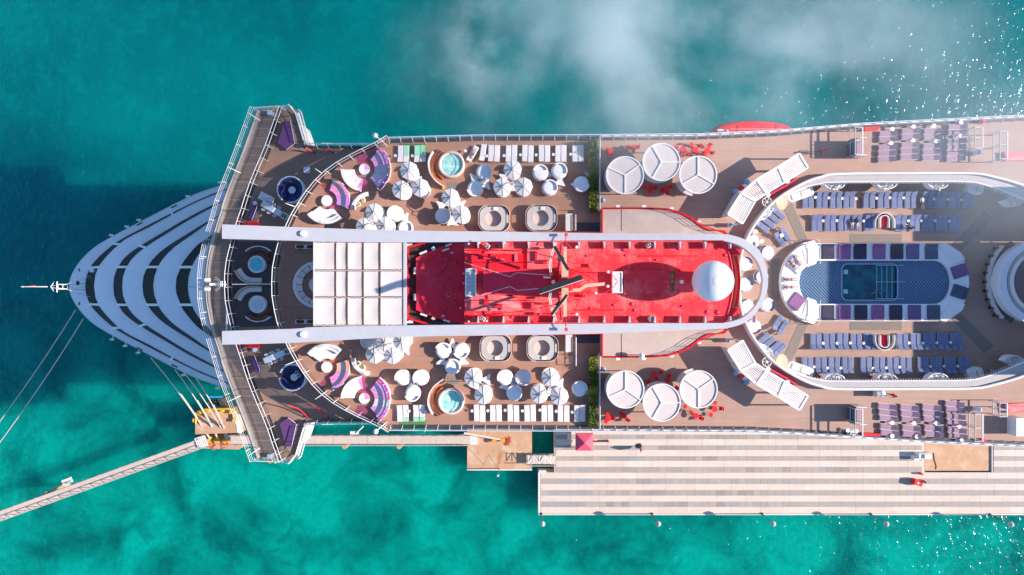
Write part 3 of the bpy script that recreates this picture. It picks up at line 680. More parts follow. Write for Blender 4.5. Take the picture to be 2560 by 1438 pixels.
# ================================================================ bridge wings and forward terrace
fl_ = [(640,276),(625,318),(600,387),(556,500),(548,530),(534,575),(524,608),(517,640),(512,672),(510.5,700)]   # front edge of the wing deck
rl_ = [(712,277),(693,330),(680,369),(654,430),(635,478.5),(619,530),(609,558.6),(597,598),(589,633),(583,656),(579.5,687.5),(579.5,705)]  # screen between wing deck and terrace
front = smooth(fl_, 3); front = front + [(u, mv(u,v)) for u, v in front[::-1]]
scr = smooth(rl_, 3); scr = scr + [(u, mv(u,v)) for u, v in scr[::-1]]
tip = [(700,273),(712,270),(727,270),(744,277),(752,300),(770,362),(800,366),(960,366)]
wing_poly = front + [(u, mv(u,v)) for u, v in tip] + [(960, 600)] + tip[::-1]
tip_b = [(u, mv(u,v)) for u, v in tip]
wing_poly = tip[::-1] + front + tip_b
build(MB().prism(px(wing_poly, WZ), WZ-.5, WZ), 'wing_deck', 'wing_base', ship)
terr = tip[::-1][:-2] + [(716,276)] + scr + [(716,mv(716,276))] + tip_b[2:]
build(MB().prism(px(terr, T), WZ+.004, T), 'terrace_floor', 'terrace', ship)
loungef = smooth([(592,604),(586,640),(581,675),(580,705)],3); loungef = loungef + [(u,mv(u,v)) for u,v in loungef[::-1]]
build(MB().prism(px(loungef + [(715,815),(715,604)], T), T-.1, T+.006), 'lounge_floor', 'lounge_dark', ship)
build(MB().prism(px([(u+14 if u < 700 else u-6, 710+(v-710)*.95) for u, v in wing_poly], WZ), 30, WZ-.5), 'bridge_house', 'hull_white', ship)
# wing deck panels, every one its own board
fx = lambda v: next((a[0]+(b[0]-a[0])*(v-a[1])/(b[1]-a[1]) for a, b in zip(front, front[1:]) if a[1] <= v <= b[1] and b[1] > a[1]), front[0][0])
sxx = lambda v: next((a[0]+(b[0]-a[0])*(v-a[1])/(b[1]-a[1]) for a, b in zip(scr, scr[1:]) if a[1] <= v <= b[1] and b[1] > a[1]), scr[0][0])
v = 278.
while v < 1128:
    v2 = v+19.6; q = [(fx(v)+12,v),(sxx(v)-3,v),(sxx(v2)-3,v2),(fx(v2)+12,v2)]
    build(MB().prism(px(q, WZ), WZ, WZ+.04), 'deck_panel', 'wing_panel', ship); v += 22.3
for sgn in (0, 1):
    for k, v in enumerate((288, 310.3, 332.6, 354.9)):
        x0, x1 = sxx(v)+12, 740+k*7 if k < 3 else 756
        q = [(x0+ (4 if k == 0 else 0),v),(x1,v),(x1+5,v+19.6),(max(sxx(v+19.6)+10, x0-8),v+19.6)]
        if sgn: q = mir(q)
        build(MB().prism(px(q, T), T+.004, T+.045), 'deck_panel', 'wing_panel', ship)
# bulwark along the front
pf = px(front, WZ+.9)
m_ = MB(); m_.ribbon(px([(u+6,v) for u,v in front], WZ+.9), .28, WZ-.6, WZ+.9); build(m_, 'front_bulwark', 'walk_beige', ship)

def rail(name, label, path, z, h, bars, spacing, post_r=.045, bar_r=.04, lean=0, mat='white_paint', pane=None, parent=None, ptop=None, group=None, cat='railing', z_path=None, brace=0):
    """path: pixel points at floor height z. Every post and pane is its own part."""
    pts = resample(px(path, z), spacing)
    out = offset(pts, lean)
    c = pts[len(pts)//2]
    t = thing(name, label, cat, (c[0], c[1], z), 0, group)
    for b in range(bars):
        f = 1 - b/ max(1, bars)*.9 if bars > 1 else 1
        build(MB().tube([(p[0]+(q[0]-p[0])*f, p[1]+(q[1]-p[1])*f, z+h*f) for p, q in zip(pts, out)], bar_r if b else bar_r*1.35, 5), 'rail_bar' if b else 'hand_rail', mat, t)
    pm = {}
    for p, q in zip(pts, out):
        m_ = MB(); m_.tube([(0,0,0),(q[0]-p[0],q[1]-p[1],h)], post_r, 5)
        if brace:
            dx, dy = brace_dir(p, pts, brace); m_.tube([(q[0]-p[0],q[1]-p[1],h),(dx,dy,0)], post_r*.8, 4)
        obj('post', m_.mesh('post', mat), t, (p[0]-c[0], p[1]-c[1], 0))
    if pane:
        for (p, q), (p2, q2) in zip(zip(pts, out), zip(pts[1:], out[1:])):
            L = math.dist(p, p2); 
            if L < .1: continue
            lo, hi = .1, h-.1; g_ = .05/L
            A = [(p[k]+(p2[k]-p[k])*g_, p[k]+(p2[k]-p[k])*(1-g_)) for k in (0,1)]
            Bq = [(q[k]+(q2[k]-q[k])*g_, q[k]+(q2[k]-q[k])*(1-g_)) for k in (0,1)]
            m_ = MB(); m_.add([(A[0][0]-p[0],A[1][0]-p[1],lo),(A[0][1]-p[0],A[1][1]-p[1],lo),(Bq[0][1]-p[0],Bq[1][1]-p[1],hi),(Bq[0][0]-p[0],Bq[1][0]-p[1],hi)], [(0,1,2,3)])
            obj('glass_pane', m_.mesh('glass_pane', pane), t, (p[0]-c[0], p[1]-c[1], 0))
    return t
def brace_dir(p, pts, L):
    i = min(range(len(pts)), key=lambda k: math.dist(pts[k], p)); a = pts[max(0,i-1)]; b = pts[min(len(pts)-1,i+1)]
    tx, ty = b[0]-a[0], b[1]-a[1]; l = math.hypot(tx, ty) or 1
    return -ty/l*L, tx/l*L
rail('front_railing', 'white bar railing along the front of the bridge wings', [(u+2,v) for u,v in front], WZ, 1.5, 4, 2.6, lean=-.35, post_r=.03, bar_r=.022)
rail('glass_windscreen', 'tall glass windscreen between bridge wing deck and forward terrace', scr, T, 2.3, 2, 1.75, pane='glass', brace=.28, post_r=.03, bar_r=.035)
rail('glass_windscreen', 'curved glass windscreen around the front edge of the sun deck', curve_s, D, 2.3, 2, 1.75, pane='glass', brace=.28, post_r=.03, bar_r=.035)
for s, lab in ((0,'upper'),(1,'lower')):
    q = [(732,270),(745,277),(752,300),(769,358)]
    if s: q = mir(q)
    rail('wing_railing', 'white glazed railing on the trailing side of the %s bridge wing' % lab, q, WZ, 1.9, 3, 1.6, pane='glass_clear', group='wing railings')
    q = [(640,275),(668,273.5),(700,273),(713,270),(729,269)]
    if s: q = mir(q)
    rail('wing_railing', 'short white railing at the tip of the %s bridge wing' % lab, q, WZ, 1.2, 3, 1.2, group='wing railings')
    q = [(745,274),(752,280),(758,300),(776,364)]
    if s: q = mir(q)
    build(MB().prism(px([(745,284),(749,284),(769,362),(764,362)] if not s else mir([(745,284),(749,284),(769,362),(764,362)]), T), T, T+.5), 'wing_locker', 'white_paint', ship)
    build(MB().tube([W(u,v,WZ+1.1) for u,v in (smooth(q,4))], .08, 5), 'wing_guard_rail', 'white_paint', ship)
    q = [(768,363),(800,364.5),(850,365),(900,365),(955,364)]
    if s: q = mir(q)
    rail('terrace_railing', 'white bar railing with braces along the %s side of the forward terrace' % lab, q, T, 1.5, 2, 1.5, group='terrace railings', brace=.5 if s else -.5)
    build(MB().prism(px([(760,366),(960,366),(960,369.5),(760,369.5)] if not s else mir([(760,366),(960,366),(960,369.5),(760,369.5)]), T+.05), T, T+.3), 'gutter', 'dark_metal', ship)
# hull-side rails
rail('side_railing', 'long white side railing along the upper edge of the ship', [(u,v+.5) for u,v in top_edge], D, 1.4, 3, 1.5, mat='white_paint', bar_r=.035, brace=-.45)
rail('side_railing', 'long white side railing along the quay edge of the ship', [(u,v-.5) for u,v in bot_edge], D, 1.4, 3, 1.5, mat='white_paint', bar_r=.035, brace=.45)
for e, d in ((top_edge, 1), (bot_edge, -1)):
    q = [(u, v+d*5) for u, v in e]
    build(MB().ribbon(px(q, D), .42, D, D+.07), 'gutter', 'dark_metal', ship)
    q = [(u, v+d*8.5) for u, v in e if u < 1950]
    build(MB().ribbon(px(q, D), .10, D, D+.09), 'gutter_edge', 'dark_metal', ship)
    q = [(u, v-d*2.5) for u, v in e if u > 1380]
    build(MB().ribbon(px(q, D+.9), .22, D-.1, D+.95), 'outer_coaming', 'white_paint', ship)
# ================================================================ red roof, arch and sunshade
RL, RM, RB = 41.6, 44.0, 45.2         # low roof, main red roof, top of the arch
build(MB().prism(px([(1018,606),(1190,604),(1190,812),(1018,812)], RL-.4), D, RL-.4), 'roof_house', 'black_deck', ship)
low = [(1040,645),(1050,640),(1098,618),(1135,610),(1165,607),(1165,810),(1135,806),(1096,797),(1050,779),(1040,775)]
build(MB().prism(px(low, RL), RL-.4, RL), 'forward_roof', 'red_dark', ship)
build(MB().prism(px([(1040,660),(1062,660),(1078,646),(1079,727),(1104,728),(1104,776),(1040,768)], RL+.02), RL, RL+.03), 'roof_patch', 'red_dark', ship)
mainr = [(1161,604),(1808,601),(1822,640),(1829,675),(1831,704),(1829,735),(1822,770),(1811,808),(1161,810)]
build(MB().prism(px(mainr, RM), D, RM), 'red_roof', 'red_deck', ship)
for q, z, mt in (([(1163,634),(1308,634),(1308,672),(1163,690)], RM+.5, 'red_paint'), ([(1318,606),(1382,606),(1382,672),(1318,672)], RM+.35, 'red_worn'),
              ([(1163,735),(1290,742),(1308,776),(1163,778)], RM+.45, 'red_worn'), ([(1208,678),(1370,672),(1370,738),(1208,735)], RM+.9, 'red_dark'),  # red_dark slab: the mast's cast shadow put into shape and colour, no real platform
              ([(1560,675),(1740,679),(1740,731),(1560,736)], RM+.55, 'red_deck')):
    build(MB().prism(px(q, z), RM, z), 'roof_platform_or_shadow', mt, ship)
for k in range(1, 11):       # plating seams of the red roof
    u = 1440 + k*32
    build(MB().box(W(u,0,RM).x-.02, W(u,0,RM).x+.02, W(0,806,RM).y, W(0,603,RM).y, RM, RM+.008), 'plate_seam', 'red_paint', ship)
for s in (0, 1):
    q = [(1814,602),(1853,628),(1853,637),(1826,634)]
    if s: q = [(1826,771),(1853,771),(1853,780),(1812,806)]
    build(MB().prism(px(q, RM-.6), D+1.4, RM-.6), 'roof_wing', 'red_dark', ship)
q = smooth([(1835,640),(1842,672),(1844,704),(1842,736),(1836,768)], 4)
build(MB().ribbon(px(q, RM-.8), .55, D+1, RM-.8), 'balcony_floor', 'tan_grate', ship)
build(MB().ribbon(px([(u+5,v) for u,v in q], RM-.3), .16, D+1, RM-.2), 'balcony_front', 'red_paint', ship)
ln = MB(); ln.tube([W(u,v,RM+.03) for u,v in smooth([(1811,603),(1824,640),(1830,675),(1831.5,704),(1830,735),(1823,770),(1812,806)],3)], .12, 4); build(ln, 'roof_edge_rail', 'red_dark', ship)

def side_roof(s):
    q = [(1505,522),(1640,522),(1690,530),(1725,546),(1755,567),(1778,577),(1810,579),(1818,590),(1505,590)]
    q = [(1505,581) if False else p for p in q]
    poly = q if not s else mir(q)
    z = RL+.4; nm = 'lower' if s else 'upper'
    build(MB().prism(px(poly, z), D, z), 'side_roof', 'roof_beige', ship)
    e = smooth([(1505,522),(1640,522),(1690,530),(1725,546),(1755,567),(1778,576),(1808,577.5),(1818,588)], 3); e = e if not s else mir(e)
    build(MB().ribbon(px(e, z), .16, z-.1, z+.16), 'roof_edge', 'red_paint', ship)
    rail('roof_railing', 'red railing around the %s beige side roof' % nm, e, z, 1.1, 3, 1.6, mat='red_paint', bar_r=.025, post_r=.03, group='red roof railings')
    e2 = [(1505.5,522),(1505.5,583)]; e2 = e2 if not s else mir(e2)
    build(MB().ribbon(px(e2, z), .14, z-.2, z+.2), 'roof_edge', 'red_paint', ship)
    e3 = [(1140,579),(1300,581.5),(1505,583.5)]; e3 = e3 if not s else [(1140,839),(1300,836.5),(1505,834)]
    build(MB().ribbon(px(e3, z+.2), .16, z-.3, z+.2), 'house_wall', 'red_paint', ship)
    build(MB().box(W(1553.5,0,z).x-.03, W(1553.5,0,z).x+.03, min(W(0,524,z).y, W(0,mv(1553,524),z).y) if s else W(0,578,z).y, W(0,524,z).y if not s else W(0,mv(1553,578),z).y, z, z+.02), 'plate_seam', 'black', ship)
    for u, v in ((1545,516),(1610,516),(1679,522),(1747,555)):
        v = v if not s else mv(u, v)
        m_ = MB(); p = W(u,v,D+1.6); m_.obox((p.x,p.y,D+1.6),(.5,.32,.2)); build(m_, 'wall_lamp', 'white_paint', ship)
side_roof(0); side_roof(1)

# the white arch that frames the roof
up_o = [(555,561),(740,568),(1000,576),(1300,580),(1500,583),(1780,585),(1832,589),(1867.6,602),(1897,624.6),(1914,660),(1920.5,704)]
up_i = [(555,597),(740,602),(785,603.5),(1000,606),(1300,603),(1500,601),(1780,600.7),(1811,602.7),(1849,614),(1878,635),(1897,660),(1906,689),(1907,705)]
lo_o = [(555,862),(740,857),(1000,843),(1280,838),(1500,834),(1780,823),(1811,821.7),(1851,812),(1880,793.6),(1903,764),(1915.6,735)]
lo_i = [(555,828),(740,822),(785,818),(1000,814),(1300,811),(1500,809),(1780,808),(1811,807),(1849,798),(1872,783),(1892.6,760),(1903,735)]
op = smooth(up_o + lo_o[::-1], 3); ip = smooth(up_i + lo_i[::-1], 3)
arch = thing('arch_frame', 'broad white U-shaped arch beam framing the red roof', 'beam', W(1240,711,D+1))
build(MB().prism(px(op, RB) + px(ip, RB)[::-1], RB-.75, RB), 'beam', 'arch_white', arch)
for s in (0, 1):
    for i in range(12):
        u = 1195 + i*63.2; 
        a = [(u-2.6,604 if not s else 807.5),(u+2.6,604 if not s else 807.5),(u+1.2,621 if not s else 791),(u-.6,621 if not s else 791)]
        if s and i == 0: pass
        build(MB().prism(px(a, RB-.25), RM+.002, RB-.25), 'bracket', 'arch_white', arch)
    c = W(759, 584 if not s else 836, RB); build(MB().cyl(c.x,c.y,RB,RB+.3,.38,.34,16), 'vent_cap', 'ship_white', arch)
    for u in (600, 760, 900): 
        v = 579+(u-555)*.02 if not s else 845-(u-555)*.03
        p = W(u, v, RB-.8); m_ = MB(); m_.cyl(p.x, p.y, T+.0 if u < 700 else D, RB-.75, .22, n=10); build(m_, 'column', 'ship_white', arch)
for s in (0,1):
    m_ = MB(); a = W(1414, 588 if not s else 823, RB); b = W(1414.5, 612 if not s else 803, RM+2.2)
    m_.tube([a+Vector((0,0,.7)), b], .06, 5); build(m_, 'lamp_bracket', 'red_paint', arch)
    m_ = MB(); m_.obox(a+Vector((0,0,.8)), (.35,.35,.35)); build(m_, 'signal_lamp', 'red_dark', arch)

# woven sunshade roof: frame and fifteen separate panels
SZ = 44.55
shade = thing('sunshade_roof', 'large beige panelled sunshade roof with rust brown lacing between the arch arms', 'canopy', W(897,709,D))
cols_ = [(786,837.3),(839.5,866),(868.5,906),(908.5,947.5),(950.5,1006.5)]; rows_ = [(606.5,674.5),(678,741.5),(745,812.5)]
for i, (u0, u1) in enumerate(cols_):
    for j, (v0, v1) in enumerate(rows_):
        x0, x1, y0, y1 = rect(u0, u1, v0, v1, SZ)
        nx, ny = 6, 6; vs_ = []; fs_ = []
        for a in range(nx+1):
            for b in range(ny+1):
                fx_, fy_ = a/nx, b/ny
                vs_.append((x0+(x1-x0)*fx_, y0+(y1-y0)*fy_, SZ - .10*math.sin(math.pi*fx_)*math.sin(math.pi*fy_)))
        for a in range(nx):
            for b in range(ny): k = a*(ny+1)+b; fs_.append((k, k+ny+1, k+ny+2, k+1))
        build(MB().add(vs_, fs_, True), 'shade_panel', 'shade_cloth', shade)
for u0, u1 in ((836.2,840.8),(864.8,869.6),(904.8,909.6),(946.4,951.6),(1005.5,1008.3)):
    x0, x1, y0, y1 = rect(u0, u1, 604, 815, SZ); build(MB().box(x0, x1, y0, y1, SZ-.22, SZ+.02), 'lacing_bar', 'rust', shade)
for v0, v1 in ((604,607.2),(673.6,678.8),(740.6,745.8),(811.8,815)):
    x0, x1, y0, y1 = rect(786, 1008, v0, v1, SZ); build(MB().box(x0, x1, y0, y1, SZ-.22, SZ+.015), 'lacing_bar', 'rust', shade)
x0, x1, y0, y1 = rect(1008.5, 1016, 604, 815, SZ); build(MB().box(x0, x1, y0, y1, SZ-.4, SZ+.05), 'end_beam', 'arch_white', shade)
x0, x1, y0, y1 = rect(783.5, 785.8, 604, 815, SZ); build(MB().box(x0, x1, y0, y1, SZ-.3, SZ+.05), 'end_beam', 'cream', shade)
for u, v in ((788,610),(788,808),(1010,610),(1010,808)):
    p = W(u,v,SZ); build(MB().cyl(p.x,p.y,D,SZ-.2,.15,n=8), 'post', 'white_paint', shade)
rr = random.Random(11)
lac = MB()
for v in (605.2, 676.2, 743.2, 813.8):
    u = 787
    while u < 1006: p = W(u, v+rr.uniform(-1,1), SZ+.03); lac.obox(p, (.09,.09,.07), rr.uniform(0,3)); u += 2.6
o = build(lac, 'lacing_knots', 'cream', shade); o['kind'] = 'stuff'

# deck fittings on the roof
for i, (u0,u1,v0,v1,z) in enumerate(((1163,1190,671,742,RM+1.0),(1531,1557,679,733,RM+.9))):
    x0, x1, y0, y1 = rect(u0,u1,v0,v1,z)
    t = thing('louvre_vent', ('pale louvred ventilation hatch at the front of the red roof','pale louvred ventilation hatch behind the radar mast')[i], 'vent', ((x0+x1)/2,(y0+y1)/2,RM), 0, 'roof louvre vents')
    m_ = MB(); m_.prism([(x0,y0),(x1,y0),(x1,y1),(x0,y1)], RM, z, [[(x0+.15,y0+.12),(x1-.15,y0+.12),(x1-.15,y1-.12),(x0+.15,y1-.12)]]); build(m_, 'frame', 'ship_white' if i == 0 else 'cream', t)
    build(MB().box(x0+.15,x1-.15,y0+.12,y1-.12,z-.4,z-.35), 'tray', 'dark_metal', t)
    if i == 0:
        k = 20
        for j in range(k):
            y = y0+.12+(y1-y0-.24)*(j+.5)/k; build(MB().obox(((x0+x1)/2,y,z-.12),(x1-x0-.3,.11,.03),0,R(25)), 'slat', 'ship_white', t)
    else:
        k = 9
        for j in range(k):
            x = x0+.15+(x1-x0-.3)*(j+.5)/k; build(MB().box(x-.05,x+.05,y0+.12,y1-.12,z-.15,z-.1), 'slat', 'cream', t)
for u, v, r_ in ((1559.6,623,.32),(1564,639,.14),(1697,622,.2),(1794,620,.28),(1813,638,.24),(1534,763,.18),(1580,760,.24),(1586,776,.2),(1768,780,.26),(1794,781,.34),(1467,640,.16),(1640,650,.14),(1705,765,.15),(1500,612,.14),(1476,772,.2),(1240,615,.2),(1280,793,.22),(1349,787,.16)):
    p = W(u,v,RM); build(MB().lathe([(r_,RM),(r_,RM+.06),(r_*.7,RM+.12),(.001,RM+.14)],14,p.x,p.y), 'roof_hatch', 'red_dark', ship)
rv = random.Random(31)
for u, v, sx_, sy_, h_ in ((1109,669,.45,.45,.35),(1101,679,.3,.3,.5),(1123,690,.7,.12,.3),(1132,709,.25,.25,.6),(1146,718,.15,.8,.35),(1116,649,.5,.3,.4),(1124,660,.12,.9,.3),(1099,640,.4,.7,.5),(1138,655,.3,.5,.45),(1112,770,.4,.4,.4),(1140,756,.5,.2,.5),(1090,752,.3,.3,.3),(1108,715,.2,.6,.25)):
    p = W(u,v,RL); build(MB().rbox(sx_,sy_,RL+.03,RL+h_,.05,(p.x,p.y)), 'roof_equipment', 'red_dark' if rv.random() < .8 else 'grey_metal', ship)
p = W(1122,736,RL); build(MB().tube([(p.x+.28*math.cos(R(a)),p.y+.28*math.sin(R(a)),RL+.12) for a in range(0,360,24)],.06,5,True), 'roof_hatch_ring', 'red_worn', ship)
for u, v, sx_, sy_, h_ in ((1225,645,1.6,.35,.9),(1255,652,.5,.5,.8),(1290,645,.4,.9,.7),(1247,765,1.0,.5,.8),(1275,772,2.2,.4,.7),(1215,755,.5,.7,.8),(1340,640,.3,1.2,.7),(1362,655,.5,.5,.9),(1345,745,.8,.3,.6),(1330,765,.3,.8,.6),(1362,760,.9,.25,.7),(1460,740,.5,.35,.5),(1475,664,.35,.5,.5)):
    p = W(u,v,RM+.6); build(MB().rbox(sx_,sy_,RM,RM+h_,.05,(p.x,p.y)), 'roof_equipment', rv.choice(['red_paint','red_deck','red_worn']), ship)
for a, b in (((1170,626),(1318,626)),((1170,789),(1390,789)),((1320,615),(1380,615)),((1440,775),(1560,775)),((1600,640),(1740,640))):
    build(MB().tube([W(*a,RM+.15),W(*b,RM+.15)],.07,6), 'roof_pipe', 'red_paint', ship)
# radar mast
mast = thing('radar_mast', 'tall red radar mast with tan platforms rising from the red roof', 'mast', W(1420,706,RM))
def col4(a, za, b, zb): 
    m_ = MB(); m_.loft(ccw(px(a, za)), za, ccw(px(b, zb)), zb); return m_
build(col4([(1396,668),(1450,676),(1450,736),(1396,746)], RM, [(1398,686),(1428,690),(1428,724),(1398,728)], 51.0), 'mast_column', 'red_paint', mast)
build(col4([(1402,692),(1422,692),(1422,720),(1402,720)], 51.0, [(1404,696),(1420,696),(1420,714),(1404,714)], 54.2), 'mast_top', 'red_paint', mast)
for q, z in (([(1409,617),(1417,617),(1417,672),(1404,685),(1404,650),(1409,640)], 50.6), ([(1404,722),(1417,735),(1417,792),(1409,792),(1409,765),(1404,755)], 50.6),
             ([(1416,723),(1448,721),(1466,710),(1512,706),(1512,714),(1468,718),(1450,729),(1416,731)], 49.6), ([(1404,676),(1421,676),(1421,738),(1404,738)], 51.2)):
    build(MB().prism(px(q, z), z-.12, z), 'platform', 'tan_grate', mast)
for s in (-1, 1):
    for a, b in (((1398,704+s*25,51),(1404,704+s*95,50.4)), ((1396,704+s*35,47),(1404,704+s*80,50.4))):
        build(MB().tube([W(*a), W(*b)], .16, 6), 'strut', 'red_paint', mast)
    build(MB().tube([W(1414.5,704+s*90,50.6), W(1414.5,704+s*112,51.2)], .06, 5), 'yard_arm', 'red_paint', mast)
    build(MB().tube([W(1448,704+s*44,RM+.1), W(1436,704+s*75,47), W(1418,704+s*95,50.4)], .05, 5), 'ladder_rail', 'red_paint', mast)
    q = [(1415,704+s*52),(1456,704+s*56),(1462,704+s*52),(1500,704+s*36),(1535,704+s*14),(1544,704)]
    for h_ in (.6, 1.2): build(MB().tube([W(u,v,RM+.2+h_*.9+(1-i/5)*1.5) for i, (u,v) in enumerate(q)], .035, 4), 'guard_rail', 'red_dark', mast)
    q = [(1376,704-s*-15),(1372,704+s*40),(1378,704+s*70),(1388,704+s*98)]
    for o_ in (0, 4): build(MB().tube([W(u+o_,v,48.5) for u,v in q], .05, 4), 'cable_ladder', 'cream', mast)
    for a, b in (((1161,704+s*48,RM+.9),(1275,704+s*12,RM+1.6)), ((1275,704+s*12,RM+1.6),(1292,704+s*22,RM+1.6)), ((1292,704+s*22,RM+1.6),(1370,704+s*16,RM+3))):
        build(MB().tube([W(*a), W(*b)], .03, 4), 'stay', 'cream', mast)
    m_ = MB(); r1 = [W(1205+k*19, 704+s*48, RM+1.9) for k in range(9)]
    m_.tube(r1, .035, 4); 
    for p in r1: m_.tube([p, (p.x,p.y,RM+.45)], .03, 4)
    build(m_, 'roof_guard_rail', 'red_dark', mast)
m_ = MB(); m_.tube([W(1376,694,48.5), W(1360,694,47)], .1, 5); build(m_, 'horn', 'cream', mast)
for u, v, z in ((1521,680,47),(1520,716,47),(1490,733,46.5),(1442,618,47),(1442,786,47),(1384,705,52)):
    p = W(u,v,z); build(MB().cyl(p.x,p.y,z-.25,z+.25,.2,.16,10), 'mast_lamp', 'white_paint', mast); build(MB().cyl(p.x,p.y,RM if v>640 else RM,z-.25,.05,n=5), 'lamp_stem', 'red_paint', mast)
for i, (a, b, w_, z) in enumerate((((1347,729),(1456,692),.56,54.9),((1386,616),(1421,675),.30,52.0),((1378,787),(1418,737),.30,52.0))):
    A, B = W(*a,z), W(*b,z); c = (A+B)/2; ang = math.atan2(B.y-A.y, B.x-A.x); L = (B-A).length
    t = thing('radar_scanner', ('long black radar scanner bar on the mast top','short black radar scanner on the upper yard of the mast','short black radar scanner on the lower yard of the mast')[i], 'radar', (c.x,c.y,z-.6), ang, 'radar scanners')
    obj('scanner_bar', MB().rbox(L,w_,.35,.75,.05).mesh('scanner_bar','black'), t)
    obj('bar_edge', MB().box(-L/2,L/2,-w_/2-.045,-w_/2-.005,.4,.7).mesh('bar_edge','white_paint'), t)
    obj('gearbox', MB().rbox(.6,.6,-.1,.35,.08).mesh('gearbox','dark_metal'), t)
    if i: build(MB().cyl(c.x,c.y,50.5,z-.7,.14,n=8), 'scanner_stand', 'red_paint', mast)
# radome
c = W(1784, 703, 48.0); t = thing('radome', 'large white satellite dome on the red roof', 'radome', (c.x,c.y,RM))
prof = [(.9,0.3),(1.0,.7)] + [(2.37*math.cos(R(a)), 3.7+2.37*math.sin(R(a))) for a in range(-64, 90, 7)] + [(.001, 6.07)]
obj('dome', MB().lathe(prof, 48).mesh('dome','radome'), t)
obj('pedestal', MB().cyl(0,0,0,1.6,1.2,.9,24).mesh('pedestal','red_dark'), t)
obj('cap_seam', MB().tube([(.62*math.cos(R(a)), .62*math.sin(R(a)), 5.99) for a in range(0,360,15)], .014, 4, True).mesh('cap_seam','grey_metal'), t)
c = W(1706,705,RM+1.3); t = thing('antenna_dome', 'small white antenna dome in the shadow of the satellite dome', 'antenna', (c.x,c.y,RM+.55)); obj('dome', MB().lathe([(.22,.2),(.26,.45),(.2,.65),(.001,.75)],16).mesh('dome','white_paint'), t); obj('stem', MB().cyl(0,0,0,.25,.08,n=8).mesh('stem','white_paint'), t)
# painted identification plate
c = W(1681,704.5,RM+.57); t = thing('name_plate', 'black plate with yellow IMO number on the red roof', 'sign', c)
obj('plate', MB().box(-.22,.22,-1.16,1.16,-.015,.0).mesh('plate','black'), t)
cu = bpy.data.curves.new('lettering','FONT'); cu.body = 'IMO 9804801'; cu.size = .46; cu.align_x = 'CENTER'; cu.align_y = 'CENTER'; cu.extrude = .002; cu.space_character = 1.0
dg = bpy.context.evaluated_depsgraph_get(); tmp = bpy.data.objects.new('tmp', cu); COL.objects.link(tmp); dg.update()
me = bpy.data.meshes.new_from_object(tmp.evaluated_get(dg)); bpy.data.objects.remove(tmp)
xs = [v.co.x for v in me.vertices]; f_ = 2.2/(max(xs)-min(xs)); me.transform(Matrix.Scale(f_,4,(1,0,0))); me.materials.clear(); me.materials.append(MT['yellow'])
obj('lettering', me, t, (0,0,.006), (0,0,R(90)))
# lamps and lockers on the dark forward roof
for i, (u,v,sx,sy,a,mt) in enumerate(((1026,613,.55,.3,0,'white_paint'),(1059,632,.95,.22,22,'ship_white'),(1084,622,.4,.4,30,'white_paint'),(1115,625,.9,.22,20,'cream'),(1037,677,.18,.85,0,'white_paint'),(1037,743,.18,.85,0,'white_paint'),(1060,787,.85,.22,-18,'ship_white'),(1028,804,.5,.35,0,'white_paint'),(1084,796,.45,.3,-30,'tan_grate'),(1117,802,.85,.2,-18,'ship_white'),(1122,613,.8,.2,20,'ship_white'))):
    p = W(u,v,RL); m_ = MB(); m_.obox((p.x,p.y,RL+.05),(sx,sy,.9),R(a)); build(m_, 'roof_locker', mt, ship)
for u, v, z in ((1129,632,RL+1),(1159,684,RL+1),(1159,708,RL+1),(1151,770,RL+.6),(1107,790,RL+.6),(1044,757,RL+.4),(1172,610,RM+.4),(1198,607,RM+.4),(1261,607,RM+.4),(1172,804,RM+.4),(1216,803,RM+.4)):
    p = W(u,v,z); build(MB().cyl(p.x,p.y,RL-.1 if z<44 else RM,z+.2,.14,.1,8), 'roof_lamp', 'white_paint', ship)
for i, (u, v) in enumerate(((1218,615),(1622,614),(1207,797),(1627,797))):
    p = W(u,v,RM+.6); t = thing('floodlight', ('front upper','rear upper','front lower','rear lower')[i] + ' cluster floodlight on the edge of the red roof', 'floodlight', (p.x,p.y,RM), R(-35 if i % 2 == 0 else 30), 'roof floodlights')
    obj('stand', MB().cyl(0,0,0,.45,.06,n=6).mesh('stand','red_paint'), t); b0 = obj('housing', MB().rbox(.62,.5,.45,.75,.08).mesh('housing','white_paint'), t)
    for sx in (-.13,.13):
        for sy in (-.1,.1): obj('lamp', MB().cyl(sx,sy,.75,.79,.09,n=8).mesh('lamp','black'), t)
for u, v, L, a in ((1066,646,.7,-8),(1054,757,.6,0),(1097,782,.6,0)):
    p = W(u,v,RL+.05); m_ = MB(); m_.prism([(p.x-L*.2,p.y+.08),(p.x+L,p.y+.28),(p.x+L,p.y-.28),(p.x-L*.2,p.y-.08)], RL+.03, RL+.12); build(m_, 'roof_wedge', 'red_bright', ship)
m_ = MB(); m_.ribbon(px([(1020,619),(1063,608)], RL), .2, RL-.4, RL+.7); build(m_, 'house_edge', 'red_paint', ship)
m_ = MB(); m_.ribbon(px([(1020,795),(1071,810)], RL), .2, RL-.4, RL+.7); build(m_, 'house_edge', 'red_paint', ship)
m_ = MB(); m_.ribbon(px([(1020,619),(1020,795)], RL), .14, RL-.4, RL+.4); build(m_, 'house_edge', 'red_paint', ship)

